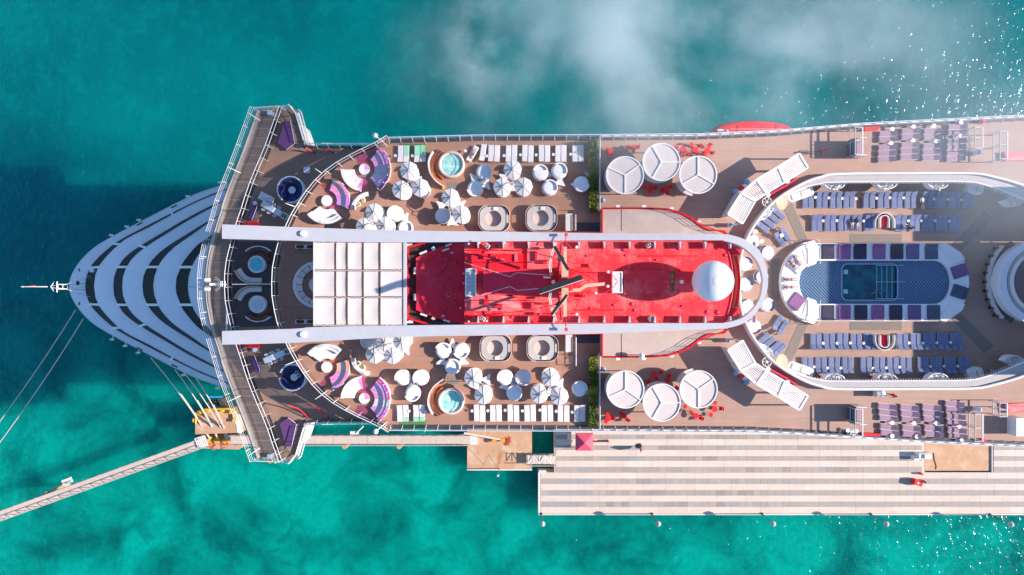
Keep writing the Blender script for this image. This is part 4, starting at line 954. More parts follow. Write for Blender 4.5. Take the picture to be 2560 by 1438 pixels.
# ================================================================ pool court
cz = D + 1.05
po = px(oval_open, D)
build(MB().ribbon(po, .25, PD, D+.9), 'court_wall', 'ship_white', ship)
build(MB().tube([(x,y,cz) for x,y in po], .17, 6), 'court_hand_rail', 'white_paint', ship)
for s in (0, 1):
    o_ = smooth([(1962,482),(2006,458),(2044,445.5),(2083,438.5),(2263,437),(2416,437),(2471,446),(2526,461),(2600,490)], 3)
    i_ = smooth([(1966,486),(2012,468),(2050,459),(2088,455.5),(2263,454.5),(2412,454.5),(2463,463),(2514,480),(2586,510)], 3)
    i2 = smooth([(1966,487),(2012,472),(2050,464),(2088,460.5),(2263,460),(2410,460),(2459,469),(2508,487),(2580,516)], 3)
    if s: o_, i_, i2 = mir(o_), mir(i_), mir(i2)
    build(MB().prism(px(o_, cz-.25) + px(i_, cz-.25)[::-1], cz-.5, cz-.25), 'bar_ledge', 'ledge', ship)
    sl = MB(); A, B = resample(px(i_, cz-.5), .34), resample(px(i2, cz-.5), .34)
    for a, b in zip(A, B): sl.tube([(a[0],a[1],cz-.45),(b[0],b[1],cz-.45)], .055, 4)
    o = build(sl, 'ledge_slats', 'cream', ship); o['kind'] = 'stuff'
    sl = MB(); sl.tube([(p[0],p[1],cz-.28) for p in px(i_, cz-.28)], .1, 5); build(sl, 'ledge_trim', 'white_paint', ship)
# planters in half-moon tubs
def leafball(n, r, rnd, size=.12, flat=.7):
    m_ = MB()
    for _ in range(n):
        a = rnd.uniform(0,6.283); q = r*math.sqrt(rnd.random()); h_ = rnd.uniform(0, flat*r)*(1-q/r*.6)
        c = Vector((q*math.cos(a), q*math.sin(a), h_)); d = Vector((rnd.gauss(0,1),rnd.gauss(0,1),rnd.gauss(.3,.7))).normalized(); u = d.orthogonal().normalized(); w_ = d.cross(u)
        s_ = size*rnd.uniform(.6,1.4); m_.add([c-u*s_*.5, c+w_*s_, c+u*s_*.5, c-w_*s_*.7], [(0,1,2,3)])
    return m_
rl = random.Random(21)
def halfmoon(u, v, rpx, ang, label, depth=.68):
    z = PD+2.3; c = W(u,v,z); r = rpx*S(z); t = thing('planter', label, 'planter', (c.x,c.y,PD), R(ang), 'half-moon planters on the court wall')
    pts = [(r*math.cos(R(a)), r*depth*math.sin(R(a))) for a in range(0,181,12)]
    inn = [(.86*x, .86*y+.05) for x, y in pts]
    obj('tub', MB().prism(pts, 1.2, 2.3, [inn]).mesh('tub','white_paint'), t)
    obj('filling', MB().prism(inn, 1.25, 2.18).mesh('filling','mosaic'), t)
    m_ = leafball(70, r*.5, rl, .16, .5); obj('plants', m_.mesh('plants','mosaic'), t, (0, r*depth*.42, 2.2))['kind'] = 'stuff'
    return t
for s, side in ((0,'upper'),(1,'lower')):
    for k, (u, v) in enumerate(((2088,455.5),(2218,455),(2347,454.5))):
        halfmoon(u, v if not s else mv(u,v)-(0), 27.5, 180 if not s else 0, '%s half-moon planter from the bow end on the %s court wall' % (ORD[k], side))
    halfmoon(2537, 489 if not s else mv(2537,489), 30, 205 if not s else -25, 'large half-moon planter at the aft end of the %s court wall' % side, .9)
    halfmoon(1912, 524 if not s else mv(1912,524), 33, 229 if not s else 131-180, 'long half-moon planter beside the oval table at the %s court wall' % side, .55).rotation_euler = (0,0,R(228 if not s else -48+0))
    # serving counters
    for k, (u,v,L,wd_,a) in enumerate(((2003,484,68,27,20),(2443,470,38,30,-18))):
        if s: v = mv(u,v); a = -a
        z = PD+1.3; c = W(u,v,z); sc = S(z)
        t = thing('bar_counter', ('long white serving counter beside the oval table on the %s side','short white serving counter at the aft end of the %s lounger rows')[k] % side, 'counter', (c.x,c.y,PD), R(a), 'white counters in the pool court')
        obj('counter_body', MB().rbox(L*sc,wd_*sc,0,1.15,.55,n=5).mesh('counter_body','white_paint'), t)
        obj('counter_top', MB().rbox(L*sc*.72,wd_*sc*.52,1.15,1.3,.06).mesh('counter_top','white_soft'), t, (0,-.1 if not s else .1,0))
        obj('divider', MB().box(-.07,.07,-wd_*sc*.25,wd_*sc*.25,1.3,1.34).mesh('divider','tan_grate'), t, (0,-.1 if not s else .1,0))
    v = 501.4 if not s else mv(1954.4,501.4); z = PD+2.6; c = W(1955,v,z)
    t = thing('oval_table', 'oval pale wood table top at the %s court entrance' % side, 'table', (c.x,c.y,PD), 0, 'oval wood tables')
    me = MB().prism([(15*S(z)*math.cos(R(a)), 23.5*S(z)*math.sin(R(a))) for a in range(0,360,12)], 2.5, 2.6).mesh('table_top','teak_pale'); obj('table_top', me, t)
    obj('stand', MB().cyl(0,0,0,2.5,.25,.2,12).mesh('stand','white_paint'), t)
    v = 505 if not s else mv(1917,505); z = D+1; c = W(1917,v,z); t = thing('spoked_wheel', 'white spoked wheel sculpture on the %s court wall' % side, 'wheel', (c.x,c.y,D), 0, 'white spoked wheels')
    obj('rim', MB().tube([(.58*math.cos(R(a)),.58*math.sin(R(a)),1) for a in range(0,360,20)], .06, 5, True).mesh('rim','white_paint'), t); obj('hub', MB().cyl(0,0,0,1.1,.12,n=8).mesh('hub','white_paint'), t)
    for a in range(0,360,60): obj('spoke', MB().tube([(.1,0,1),(.58,0,1)], .04, 4).mesh('spoke','white_paint'), t, (0,0,0), (0,0,R(a)))

# swimming pool island
PX = PD+.9; RX = PD+.42
pool = thing('swimming_pool', 'raised white pool island with blue chevron floor and deep plunge pool', 'pool', W(2188,705,PD))
def stadium(u0, u1, v0, v1, kx=1.0, n=14, el=1.0):
    cv = (v0+v1)/2; r = (v1-v0)/2; rx = r*el
    return [(u1-rx+rx*math.sin(R(a)), cv-r*math.cos(R(a))) for a in [180*i/n for i in range(n+1)]] + [(u0+rx-rx*math.sin(R(a)), cv+r*math.cos(R(a))) for a in [180*i/n for i in range(n+1)]]
so = stadium(1953,2423,608,803,el=.82); si = stadium(1998,2379,652,760,el=.75)
build(MB().prism(px(so, PX), PD, PX, [px(si, PX)]), 'pool_surround', 'white_paint', pool)
pw = (2104,2244,660,751); hp = [(u,v) for u,v in [( (pw[0]+pw[1])/2+x, (pw[2]+pw[3])/2+y) for x,y in rrect(pw[1]-pw[0], pw[3]-pw[2], 14, 4)]]
build(MB().prism(px(si, RX), PD-.2, RX, [px(hp, RX)]), 'chevron_floor', 'tile_blue', pool)
build(MB().prism(px(hp, RX-.05), PD-2.2, RX-.25), 'water', 'pool_water', pool)
build(MB().ribbon(px(hp, RX), .16, RX-.02, RX+.06, True), 'pool_rim', 'tile_line', pool)
# chevron boards
chev = MB(); cy_ = 705.5
def inside(u, v):
    if not (1999 < u < 2377 and 653 < v < 759): return False
    r = 54; rx = 54*.75
    if u < 1998+rx and ((u-1998-rx)/rx)**2 + ((v-706)/r)**2 > .97: return False
    if u > 2379-rx and ((u-2379+rx)/rx)**2 + ((v-706)/r)**2 > .97: return False
    if pw[0]-2 < u < pw[1]+2 and pw[2]-2 < v < pw[3]+2: return False
    return True
for k in range(0, 66):
    for s in (1,-1):
        u0 = 1985 + k*8.1; run = []
        for j in range(0, 56):
            u, v = (u0 + j*1.0*.98, cy_ + s*j) if u0 < 2600 else (0,0)
            if inside(u, v): run.append((u, v))
            elif run:
                if len(run) > 2: chev.tube([W(*run[0],RX+.012), W(*run[-1],RX+.012)], .035, 4)
                run = []
        if len(run) > 2: chev.tube([W(*run[0],RX+.012), W(*run[-1],RX+.012)], .035, 4)
o = build(chev, 'chevron_lines', 'tile_line', pool); o['kind'] = 'stuff'
for u in (2191.5,2204,2217,2230): build(MB().tube([W(u,664,RX-.235), W(u+.4,705,RX-.235), W(u,748,RX-.235)], .065, 4), 'pool_step', 'pool_step', pool)
for v in (680,729): p = W(2114,v,RX-.24); build(MB().box(p.x-.28,p.x+.28,p.y-.28,p.y+.28,RX-.245,RX-.225), 'pool_light', 'leaf_pale' if False else 'tub_water', pool)
for v in (663.5,705,747): build(MB().tube([W(2190,v,RX+.5), W(2260,v,RX+.5), W(2260,v,RX)], .025, 4), 'hand_rail', 'steel', pool)
for s in (0,1):
    for q in ([(1993,617),(2010,607),(2037,600),(2038,608),(2015,614),(1999,622)], [(2340,612),(2360,607),(2400,634),(2408,650),(2385,660),(2370,650)]):
        q = q if not s else [(u, 1411-v) for u, v in q]
        build(MB().prism(px(q, PX-.3), PD, PX-.3 if q[0][0] < 2100 else PX+.06), 'entry_steps', 'white_paint', pool)
    q = [(2006,626),(2043,612),(2044,648),(2040,660),(2018,668)]; q = q if not s else [(u, 1411-v) for u, v in q]
    build(MB().prism(px(q, PX), PX, PX+.05), 'step_landing', 'cream', pool)
    q = [(2043,598),(2049,605),(2051,630),(2051,660)]; q = q if not s else [(u,1411-v) for u,v in q]
    build(MB().tube([W(u,v,PX+.8) for u,v in q], .04, 5), 'hand_rail', 'steel', pool)
    q = [(1983,612),(1988,604),(2000,600),(2035,600),(2047,606)]; q = q if not s else [(u,1411-v) for u,v in q]
    build(MB().tube([W(u,v,PX+.3) for u,v in q], .035, 5), 'hand_rail', 'dark_metal', pool)
# mattresses round the pool
def pad_proto(w_, l_, mat):
    a = MB().rbox(w_, l_-.28, 0, .2, .1, (0,-.14), top=.05); b = MB(); b.tube([(-w_/2+.05,l_/2-.14,.2),(w_/2-.05,l_/2-.14,.2)], .15, 8)
    gr = MB(); [gr.box(-w_/2+.03,w_/2-.03,-l_/2+.2*k,-l_/2+.2*k+.03,.2,.215) for k in range(1, int((l_-.3)/.2))]
    return [P('cushion', a, mat), P('bolster', b, mat)]
pads = {m: pad_proto(1.64, 2.0, m) for m in ('pad_navy','pad_purple','pad_violet','pad_teal')}
XT = [(2052.6,2087),(2093,2127),(2132,2167),(2179,2215),(2223.6,2259),(2263,2299),(2309.6,2345.7)]; XB = [(2052.6,2086),(2093,2127),(2135.5,2167.6),(2177,2210.6),(2221.6,2256),(2267.7,2303),(2315,2351)]
CM = ['pad_navy','pad_purple','pad_navy','pad_purple','pad_navy','pad_violet','pad_teal']; CN = ['dark navy','purple','dark navy','purple','dark navy','violet','dark teal']
for s, X in ((0,XT),(1,XB)):
    for k, (a, b) in enumerate(X):
        c = W((a+b)/2, 629 if not s else 782, PX)
        inst(pads[CM[k]], 'pool_mattress', '%s padded mattress, %s from the bow end on the %s pool edge' % (CN[k], ORD[k], 'upper' if not s else 'lower'), 'mattress', c, 0 if not s else math.pi, 'mattresses along the pool', (1,1,1))
inst(pads['pad_purple'], 'pool_mattress', 'lone purple mattress on the curved bow end of the pool island', 'mattress', W(1991,754,PX), R(142), 'mattresses along the pool')
inst(pads['pad_violet'], 'pool_mattress', 'violet wedge mattress on the aft curve of the pool, upper one', 'mattress', W(2398,678,PX), R(-72), 'mattresses along the pool')
inst(pads['pad_teal'], 'pool_mattress', 'dark teal wedge mattress on the aft curve of the pool, lower one', 'mattress', W(2398,730,PX), R(-108), 'mattresses along the pool')
wp = pad_proto(.85, 1.95, 'towel')
inst(wp, 'pool_mattress', 'white towelled mattress on the bow curve, upper of the level pair', 'mattress', W(1977,699,PX), R(90), 'mattresses along the pool')
inst(wp, 'pool_mattress', 'white towelled mattress on the bow curve, lower of the level pair', 'mattress', W(1977,718,PX), R(90), 'mattresses along the pool')
inst(pad_proto(1.75,2.05,'towel'), 'pool_mattress', 'wide white towelled mattress with two sunbathers on the bow curve', 'mattress', W(1992,661,PX), R(44), 'mattresses along the pool')
# walkway mats
for i, (q, n_) in enumerate((([(1960,522),(1980,508),(2019,599),(1997,605)],'slanting grey mat between oval table and pool on the upper side'), ([(2125,585),(2254,585),(2254,607),(2125,607)],'long grey mat beside the upper pool mattresses'),
              ([(1928,647),(1952,647),(1949,749),(1926,749)],'dark mat across the bow end of the pool'), ([(2380,612),(2404,626),(2484,545),(2460,528)],'slanting grey mat at the aft end of the pool on the upper side'))):
    build_ = single(MB().prism(px(q, PD), PD+.004, PD+.025), 'deck_mat', 'mat_grey', n_, 'mat', W(*q[0],PD), 'mats round the pool')
    if i != 2: single(MB().prism(px([(u,1411-v) for u,v in q], PD), PD+.004, PD+.025), 'deck_mat', 'mat_grey', n_.replace('upper','lower'), 'mat', W(q[0][0],1411-q[0][1],PD), 'mats round the pool')

# round aft bar
bc = W(2609, 705, PD); bz = PD
bar = thing('round_bar', 'round bar with brown counter and white ring roof at the right edge', 'bar', bc)
def ring(r0, r1, z0, z1, nm, mt, a0=90, a1=270, z=None):
    s_ = S(z1); m_ = MB(); c = W(2609,705,z1); m_.sector(c.x, c.y, r0*s_, r1*s_, R(a0), R(a1), z0, z1, 40); return build(m_, nm, mt, bar)
ring(108,131,PD+.95,PD+1.05,'counter_top','brown_bar',128,232); ring(131,138,PD+.5,PD+1.0,'counter_edge','cream',138,222)
ring(92,110,PD+3.1,PD+3.4,'ring_roof','ship_white'); ring(80,92,PD+3.0,PD+3.25,'grille_ring','dark_metal'); ring(74,80,PD+2.9,PD+3.6,'inner_ring','white_paint'); ring(100,103,PD,PD+3.1,'bar_wall','ship_white'); ring(1,74,PD+2.4,PD+2.5,'skylight_floor','mat_grey',0,360)
gs = MB(); c = W(2609,705,PD+3.3); s_ = S(PD+3.3)
for k in range(150):
    a = R(100+160*k/149); gs.tube([(c.x+81*s_*math.cos(a), c.y+81*s_*math.sin(a), PD+3.32),(c.x+91*s_*math.cos(a), c.y+91*s_*math.sin(a), PD+3.32)], .035, 4)
build(gs, 'grille_slats', 'cream', bar)['kind'] = 'stuff'
for k in range(9):
    a = R(146+k*8.5); p = (bc.x+150*S(PD)*math.cos(a), bc.y+150*S(PD)*math.sin(a)); t = thing('bar_stool', '%s bar stool counted from the upper end of the round bar' % ORD[k], 'stool', (p[0],p[1],PD), a, 'stools at the round bar')
    obj('seat', MB().cyl(0,0,.7,.78,.18,n=10).mesh('seat','teak_dark'), t); obj('stem', MB().cyl(0,0,0,.7,.04,n=6).mesh('stem','dark_metal'), t); obj('base', MB().cyl(0,0,0,.04,.22,n=10).mesh('base','dark_metal'), t)
# aft superstructure beyond the frame (it shades the aft half of the pool court)
aft = px([(2790,604),(3000,604),(3000,800),(2790,800)], D)
build(MB().prism(aft, PD, D+17.0), 'funnel_casing', 'red_paint', ship)
build(MB().prism(px([(2740,470),(3000,470),(3000,600),(2740,600)], D), PD, D+9.0), 'aft_house', 'ship_white', ship)
build(MB().prism(px([(2740,806),(3000,806),(3000,935),(2740,935)], D), PD, D+9.0), 'aft_house', 'ship_white', ship)
# ================================================================ furniture prototypes
def lounger_proto(cloth, frame, w_=.68, L=2.05, tilt=32, hb=.72):
    seatL = L-hb*math.cos(R(tilt)); y0 = -L/2; yb = y0+seatL
    seat = MB()
    for k in range(4):                       # padded ribs of the cushion
        a = -w_/2+.05+(w_-.10)*k/4; seat.rbox((w_-.10)/4-.012, seatL-.05, .33, .41, .03, (a+(w_-.1)/8, y0+seatL/2), 2, .02)
    seat = MB().rbox(w_-.08, seatL-.04, .33, .41, .04, (0, y0+seatL/2), 2, .03)
    back = MB(); back.obox((0, yb+hb/2*math.cos(R(tilt)), .40+hb/2*math.sin(R(tilt))), (w_-.08, hb, .08), 0, R(tilt))
    fr = MB()
    for s in (-1,1): fr.box(s*(w_/2-.02)-.02, s*(w_/2-.02)+.02, y0, L/2, .27, .33)
    for y in (y0+.02, L/2-.02): fr.box(-w_/2+.04, w_/2-.04, y-.02, y+.02, .28, .325)
    fr.tube([(-w_/2+.06, L/2-.1, .3), (-w_/2+.06, yb+hb*math.cos(R(tilt))*.8, .40+hb*.8*math.sin(R(tilt))-.05)], .015, 4); fr.tube([(w_/2-.06, L/2-.1, .3), (w_/2-.06, yb+hb*math.cos(R(tilt))*.8, .40+hb*.8*math.sin(R(tilt))-.05)], .015, 4)
    leg = MB().box(-.02,.02,-.02,.02,0,.27).mesh('leg', frame)
    return [P('seat', seat, cloth), P('backrest', back, cloth), P('frame', fr, frame)] + [P2('leg', leg, (sx*(w_/2-.02), sy*(L/2-.12), 0)) for sx in (-1,1) for sy in (-1,1)]
LW = lounger_proto('sofa', 'cream', .72, 2.15, 26, .70); LB = lounger_proto('blue_cloth', 'cream', .70, 2.1, 34, .75); LP = lounger_proto('purple_cloth', 'cream', .72, 2.25, 22, .78)
tbl = [P('table_top', MB().cyl(0,0,.42,.46,.19,n=14), 'white_paint'), P('stem', MB().cyl(0,0,0,.42,.03,n=6), 'steel'), P('base', MB().cyl(0,0,0,.02,.14,n=10), 'steel')]
tbl_b = [P('table_top', MB().cyl(0,0,.50,.55,.27,n=14), 'white_paint'), P('stem', MB().cyl(0,0,0,.50,.04,n=6), 'steel'), P('base', MB().cyl(0,0,0,.02,.2,n=10), 'steel')]

# white loungers on the sun deck
def lrow(xs, v, z, proto, rz, fmt, cat='sun lounger', group=None, name='sun_lounger', jit=.8):
    rj = random.Random(int(v))
    for i, u in enumerate(xs): inst(proto, name, fmt % ORD[i] if '%s' in fmt else fmt, cat, W(u+rj.uniform(-.4,.4), v+rj.uniform(-jit,jit), z), rz+R(rj.uniform(-1.2,1.2)), group)
up_x = [1002,1017,1043.6,1058.5,1227.6,1242.4,1271.3,1285.6,1312,1327,1353,1368,1394,1408.5,1436.6,1451.4]
lrow(up_x, 385.5, D, LW, math.pi, 'white sun lounger, %s from the bow end along the upper sun deck rail', group='white loungers on the upper sun deck')
inst(LW, 'sun_lounger', 'turned white lounger with a sunbather beside the upper hot tub', 'sun lounger', W(1182,386,D), R(180-29), 'white loungers on the upper sun deck')
inst(LW, 'sun_lounger', 'slightly turned empty white lounger next to the sunbather', 'sun lounger', W(1207.5,383,D), R(180-8), 'white loungers on the upper sun deck')
lo_x = [1000.5,1015.5,1041,1056,1191.5,1206.5,1232,1247,1275.5,1290.5,1317,1332,1360,1375,1400.5,1415.5,1441.5,1456]
lrow(lo_x, 1032, D, LW, 0, 'white sun lounger, %s from the bow end along the quay side sun deck rail', group='white loungers on the lower sun deck')
def trow(pts, z, fmt, group, proto=tbl):
    for i, (u, v) in enumerate(pts): inst(proto, 'side_table', fmt % ORD[i], 'side table', W(u,v,z), 0, group)
trow([(989.7,391),(1032,391),(1164.5,379),(1217,391.7),(1260.4,391),(1301,389),(1340,389),(1383,388),(1426,387.6)], D, 'small round white table, %s from the bow end among the upper white loungers', 'side tables of the upper sun deck')
trow([(1024,1026.6),(1064.7,1028),(1180.5,1026),(1220,1025.5),(1263,1024.5),(1306,1026),(1349.4,1024),(1390,1027),(1430,1029)], D, 'small round white table, %s from the bow end among the quay side white loungers', 'side tables of the lower sun deck')

# blue loungers of the pool court
T1 = [2010,2024,2044,2059,2078,2094,2112,2127,2161,2176.4,2196,2212,2231,2245,2264,2279,2306,2322,2341,2355,2375,2389,2410,2424]
T2 = [2032,2045,2065,2079,2097.5,2113,2130,2143.5,2164,2177.5,2242,2255,2276,2289,2309,2323,2343,2357,2377,2391]
B1 = [2029.2,2044,2062,2077,2095.7,2110.6,2129.3,2144,2163.8,2179.4,2245,2260,2278.5,2293.4,2312,2327,2346,2360.7,2380,2395]
B2 = [2008,2023,2041.7,2056.6,2074.6,2089.4,2108,2123,2153.6,2169,2187,2202,2220,2235.5,2252.7,2268.4,2296.5,2311.4,2330,2344,2364.6,2378.7,2399,2414]
lrow(T1, 501.5, PD, LB, 0, 'blue pool lounger, %s from the bow end in the outer upper row', group='blue loungers in the pool court')
lrow(T2, 558.5, PD, LB, 0, 'blue pool lounger, %s from the bow end in the inner upper row', group='blue loungers in the pool court')
lrow(B1, 853, PD, LB, math.pi, 'blue pool lounger, %s from the bow end in the inner lower row', group='blue loungers in the pool court')
lrow(B2, 912, PD, LB, math.pi, 'blue pool lounger, %s from the bow end in the outer lower row', group='blue loungers in the pool court')
trow([(2035,494.5),(2068,496),(2101.6,497.5),(2136,498),(2187,497),(2220,495.7),(2254,496),(2330,499),(2365,500),(2399,501)], PD, 'round white table, %s from the bow end in the outer upper blue row', 'side tables of the pool court')
trow([(2054,553),(2088,552.6),(2121,553),(2155,553.5),(2266,553),(2299,553),(2333,552.6),(2368,554)], PD, 'round white table, %s from the bow end in the inner upper blue row', 'side tables of the pool court')
trow([(2054,857.6),(2088.5,857.6),(2122,857),(2155,857.6),(2268,857),(2302.6,857.5),(2337,856.7),(2371,855.7)], PD, 'round white table, %s from the bow end in the inner lower blue row', 'side tables of the pool court')
trow([(2031.5,916.4),(2065,919.5),(2098,919.5),(2178,920),(2211,918.6),(2244,917),(2321,915.4),(2355,914.7),(2389,914.7)], PD, 'round white table, %s from the bow end in the outer lower blue row', 'side tables of the pool court')
for i, (u,v,a) in enumerate(((1903,567,54),(1917,556,52),(1930,545,50),(1944,535,50),(1947,600,38),(1961,588,34))):
    inst(LB, 'sun_lounger', 'slanted blue lounger, %s from the oval table on the upper forward court wall' % ORD[(3-i) % 6 if i < 4 else i], 'sun lounger', W(u,v,PD), R(a), 'slanted blue loungers')
for i, (u,v,a) in enumerate(((1905,848,130),(1918,857,130),(1935,867,132),(1947,874,132),(1941.5,806,146),(1955,818,146))):
    inst(LB, 'sun_lounger', 'slanted blue lounger, %s from the arch on the lower forward court wall' % ORD[i], 'sun lounger', W(u,v,PD), R(a), 'slanted blue loungers')
trow([(1950.5,589.5),(1886,580),(1901,604)], PD, 'small white table near the slanted loungers, %s from the pool', 'small tables near the slanted loungers', tbl_b)
# purple loungers
PT = [(2216,[335.5,350,370,385,400]),(2272,[329,344,364,379,394]),(2327,[330,345,366,381,396]),(2388,[319,333,354,369,383,398])]
PB = [(2213,[1015,1030,1045],),(2268,[1018,1033,1048],),(2322,[1018,1033,1048],),(2379,[1008,1023,1041,1056],)]
n_ = 0
for k, (u, vs_) in enumerate(PT):
    for j, v in enumerate(vs_): inst(LP, 'sun_lounger', 'purple lounger, %s column from the bow, %s from the upper rail' % (ORD[k], ORD[j]), 'sun lounger', W(u-(j*1.0),v,D), R(-90+1.5), 'purple loungers on the upper promenade')
PBx = [(2213,[1015,1030,1045,1066,1081]),(2268,[1018,1033,1048,1069,1084]),(2323,[1017,1032,1047,1069,1084]),(2380,[1009,1023,1040,1055,1074,1089])]
for k, (u, vs_) in enumerate(PBx):
    for j, v in enumerate(vs_): inst(LP, 'sun_lounger', 'purple lounger, %s column from the bow, %s from the court on the quay side' % (ORD[k], ORD[j]), 'sun lounger', W(u+j*1.6,v,D), R(-90-5), 'purple loungers on the lower promenade')
trow([(2226,325),(2222,360),(2278,319),(2277,353.5),(2329,317),(2334,355.5),(2396,309),(2394,342)], D, 'white side table, %s counted along the upper purple loungers', 'tables among the upper purple loungers', tbl_b)
trow([(2225,1055),(2225,1088),(2279,1056),(2286,1089.5),(2334,1056),(2392,1064),(2398,1097)], D, 'white side table, %s counted along the quay side purple loungers', 'tables among the lower purple loungers', tbl_b)

# round daybeds, umbrellas, star tables
bedm = MB().lathe([(.001,.02),(.98,.02),(1.02,.1),(1.0,.40),(.001,.40)], 28); cush = MB().lathe([(.001,.56),(.70,.56),(.86,.53),(.90,.45),(.88,.40),(.001,.40)], 28)
bk = MB().sector(0,0,.86,1.02,R(20),R(160),.38,.80,14)
daybed = [P('base', bedm, 'white_paint'), P('mattress', cush, 'white_soft'), P('backrest', bk, 'white_soft')]
cush2 = MB().lathe([(.001,.52),(.72,.52),(.86,.5),(.9,.44),(.88,.40),(.001,.40)], 28)
um_r, um_h = 1.17, 2.55
pan = MB().add([(0,0,.42),(um_r*math.cos(R(-22.5)),um_r*math.sin(R(-22.5)),0),(um_r*.93*math.cos(0),0,-.0),(um_r*math.cos(R(22.5)),um_r*math.sin(R(22.5)),0)], [(0,1,2),(0,2,3)]).mesh('canopy_panel','umbrella_cloth')
rib = MB().tube([(.03,0,.43),(um_r+.01,0,.005)], .026, 4).mesh('rib','rib_grey')
def umbrella(u, v, cu_, cv_, label, group, z=D):
    zt = z+um_h; c = W(u, v, zt+.2); m = W(cu_, cv_, z+2.7)
    t = thing('umbrella', label, 'umbrella', (c.x,c.y,z), 0, group)
    rot = rl.uniform(-8, 8)
    for k in range(8):
        obj('canopy_panel', pan, t, (0,0,um_h), (0,0,R(45*k+22.5+rot))); obj('rib', rib, t, (0,0,um_h), (0,0,R(45*k+rot)))
    obj('hub', MB().cyl(0,0,um_h+.36,um_h+.52,.09,.05,10).mesh('hub','cream'), t)
    d = Vector((m.x-c.x, m.y-c.y, 0))
    obj('arm', MB().tube([(0,0,um_h+.55),(d.x*.5,d.y*.5,um_h+.62),(d.x,d.y,um_h+.2)], .045, 5).mesh('arm','grey_metal'), t)
    obj('post', MB().tube([(d.x,d.y,0),(d.x,d.y,um_h+.2)], .05, 6).mesh('post','cream'), t)
def startable(u, v, a, label, group, z=D):
    pts = []
    for k in range(3):
        t0 = R(a+120*k); 
        p = (.78*math.cos(t0), .78*math.sin(t0)); q = (.78*math.cos(t0+R(120)), .78*math.sin(t0+R(120)))
        t1 = t0+R(7); t2 = t0+R(113)
        for f in range(7):
            g = f/6; x = .8*math.cos(t1)*(1-g)+.8*math.cos(t2)*g; y = .8*math.sin(t1)*(1-g)+.8*math.sin(t2)*g; s_ = 1-.55*math.sin(math.pi*g)*.35
            pts.append((x*s_, y*s_))
    c = W(u,v,z+.45); t = thing('star_table', label, 'table', (c.x,c.y,z), 0, group)
    obj('table_top', MB().prism(pts, .40, .46).mesh('table_top','white_paint'), t); obj('leg', MB().cyl(0,0,0,.4,.28,.16,10).mesh('leg','white_paint'), t)
def flowers(u, v, label, z=D, h=.0, r=.42):
    c = W(u,v,z+.8); t = thing('flower_pot', label, 'plant', (c.x,c.y,z), 0, 'white flower arrangements')
    obj('pot', MB().lathe([(.001,0),(.16,0),(.24,.5),(.2,.5),(.001,.46)],12).mesh('pot','white_paint'), t)
    m_ = leafball(60, r, rl, .13, .9); obj('blossoms', m_.mesh('blossoms','mosaic'), t, (0,0,.5))['kind'] = 'stuff'
CL = [  # umbrellas, bare beds (u, v, backrest angle), centre, tables, description
 ('upper cluster beside the forward hot tub', [(1022,426),(1002.5,474),(1050.5,469)], [], (1022,455), [(1040,448,20)]),
 ('pair aft of the upper hot tub', [], [(1210,432,100),(1188,473,190)], (1204,457), [(1186,446,10),(1215,462,70)]),
 ('upper cluster at mid deck', [(1281.7,423),(1256,467),(1309,466)], [], (1282.5,455), [(1262,444,30),(1283,470,90)]),
 ('upper open trio near the hedge', [], [(1350.6,433.5,0),(1397.5,429,40),(1374,471,40)], (1373,437), [(1400,455,80)]),
 ('upper cluster by the round pods', [(1126,494),(1152.6,536)], [(1108,541,90)], (1127,523), [(1132,555,90),(1152,512,40),(1104,514,140)]),
 ('upper group hard against the arch', [(935,531),(911.6,566),(961.7,564)], [(990,535.5,-60),(1014,571,120)], (933.5,557), [(974,549,20),(1012,546,60)]),
 ('lower trio beside the round pods', [], [(1109,875.6,0),(1154,875.6,180),(1132,916,45)], (1131.5,887), [(1131.5,862,90),(1106,904,200),(1157,904,-20)]),
 ('lower trio forward of the hot tub', [], [(1008.7,943,-40),(1053.7,943,-60),(1033,982,180)], (1031,955), [(1031,963,90)]),
 ('lower group hard against the arch', [(936,887),(981,888),(962,857),(1004,854)], [(924,851,-90)], (945,868), [(1015,874,60),(975,862,30)]),
 ('lower pair aft of the hot tub', [(1183,945),(1208.5,989)], [], (1208,961), [(1217,949,60),(1190,965,180)]),
 ('lower open trio at mid deck', [], [(1262.8,942.7,-45),(1308.5,942.7,200),(1285.7,981.6,20)], (1285,958), [(1263,966,190),(1290,951,90)]),
 ('lower cluster near the hedge', [(1376.7,944.6),(1348.5,986.5),(1399,991.4)], [], (1374.7,974), [(1400,960,60),(1374,982,90)]),
]
for nm, um, bd, ce, tb in CL:
    k = 0
    for u, v in um:
        umbrella(u, v, ce[0], ce[1], 'white octagonal umbrella, %s in the %s' % (ORD[k], nm), 'umbrellas on the sun deck')
        c = W(u, v, D+um_h+.2); a = math.degrees(math.atan2(-(v-ce[1]), u-ce[0]))
        inst(daybed, 'daybed', 'round daybed under the %s umbrella of the %s' % (ORD[k], nm), 'daybed', (c.x,c.y,D), R(a-90), 'round daybeds on the sun deck'); k += 1
    for j, (u, v, a) in enumerate(bd):
        inst(daybed, 'daybed', 'open round daybed, %s in the %s' % (ORD[j], nm), 'daybed', W(u,v,D+.4), R(-a-90+90), 'round daybeds on the sun deck')
    for j, (u, v, a) in enumerate(tb): startable(u, v, a, 'white star table, %s in the %s' % (ORD[j], nm), 'star tables on the sun deck')
    if not um or len(bd): flowers(ce[0], ce[1], 'white flower pot at the centre of the %s' % nm)
inst(daybed, 'daybed', 'single round white daybed beside the upper hedge', 'daybed', W(1453,461.6,D+.3), R(200), 'round daybeds on the sun deck')
inst(daybed, 'daybed', 'single round white daybed beside the lower hedge', 'daybed', W(1448,971,D+.3), R(-30), 'round daybeds on the sun deck')
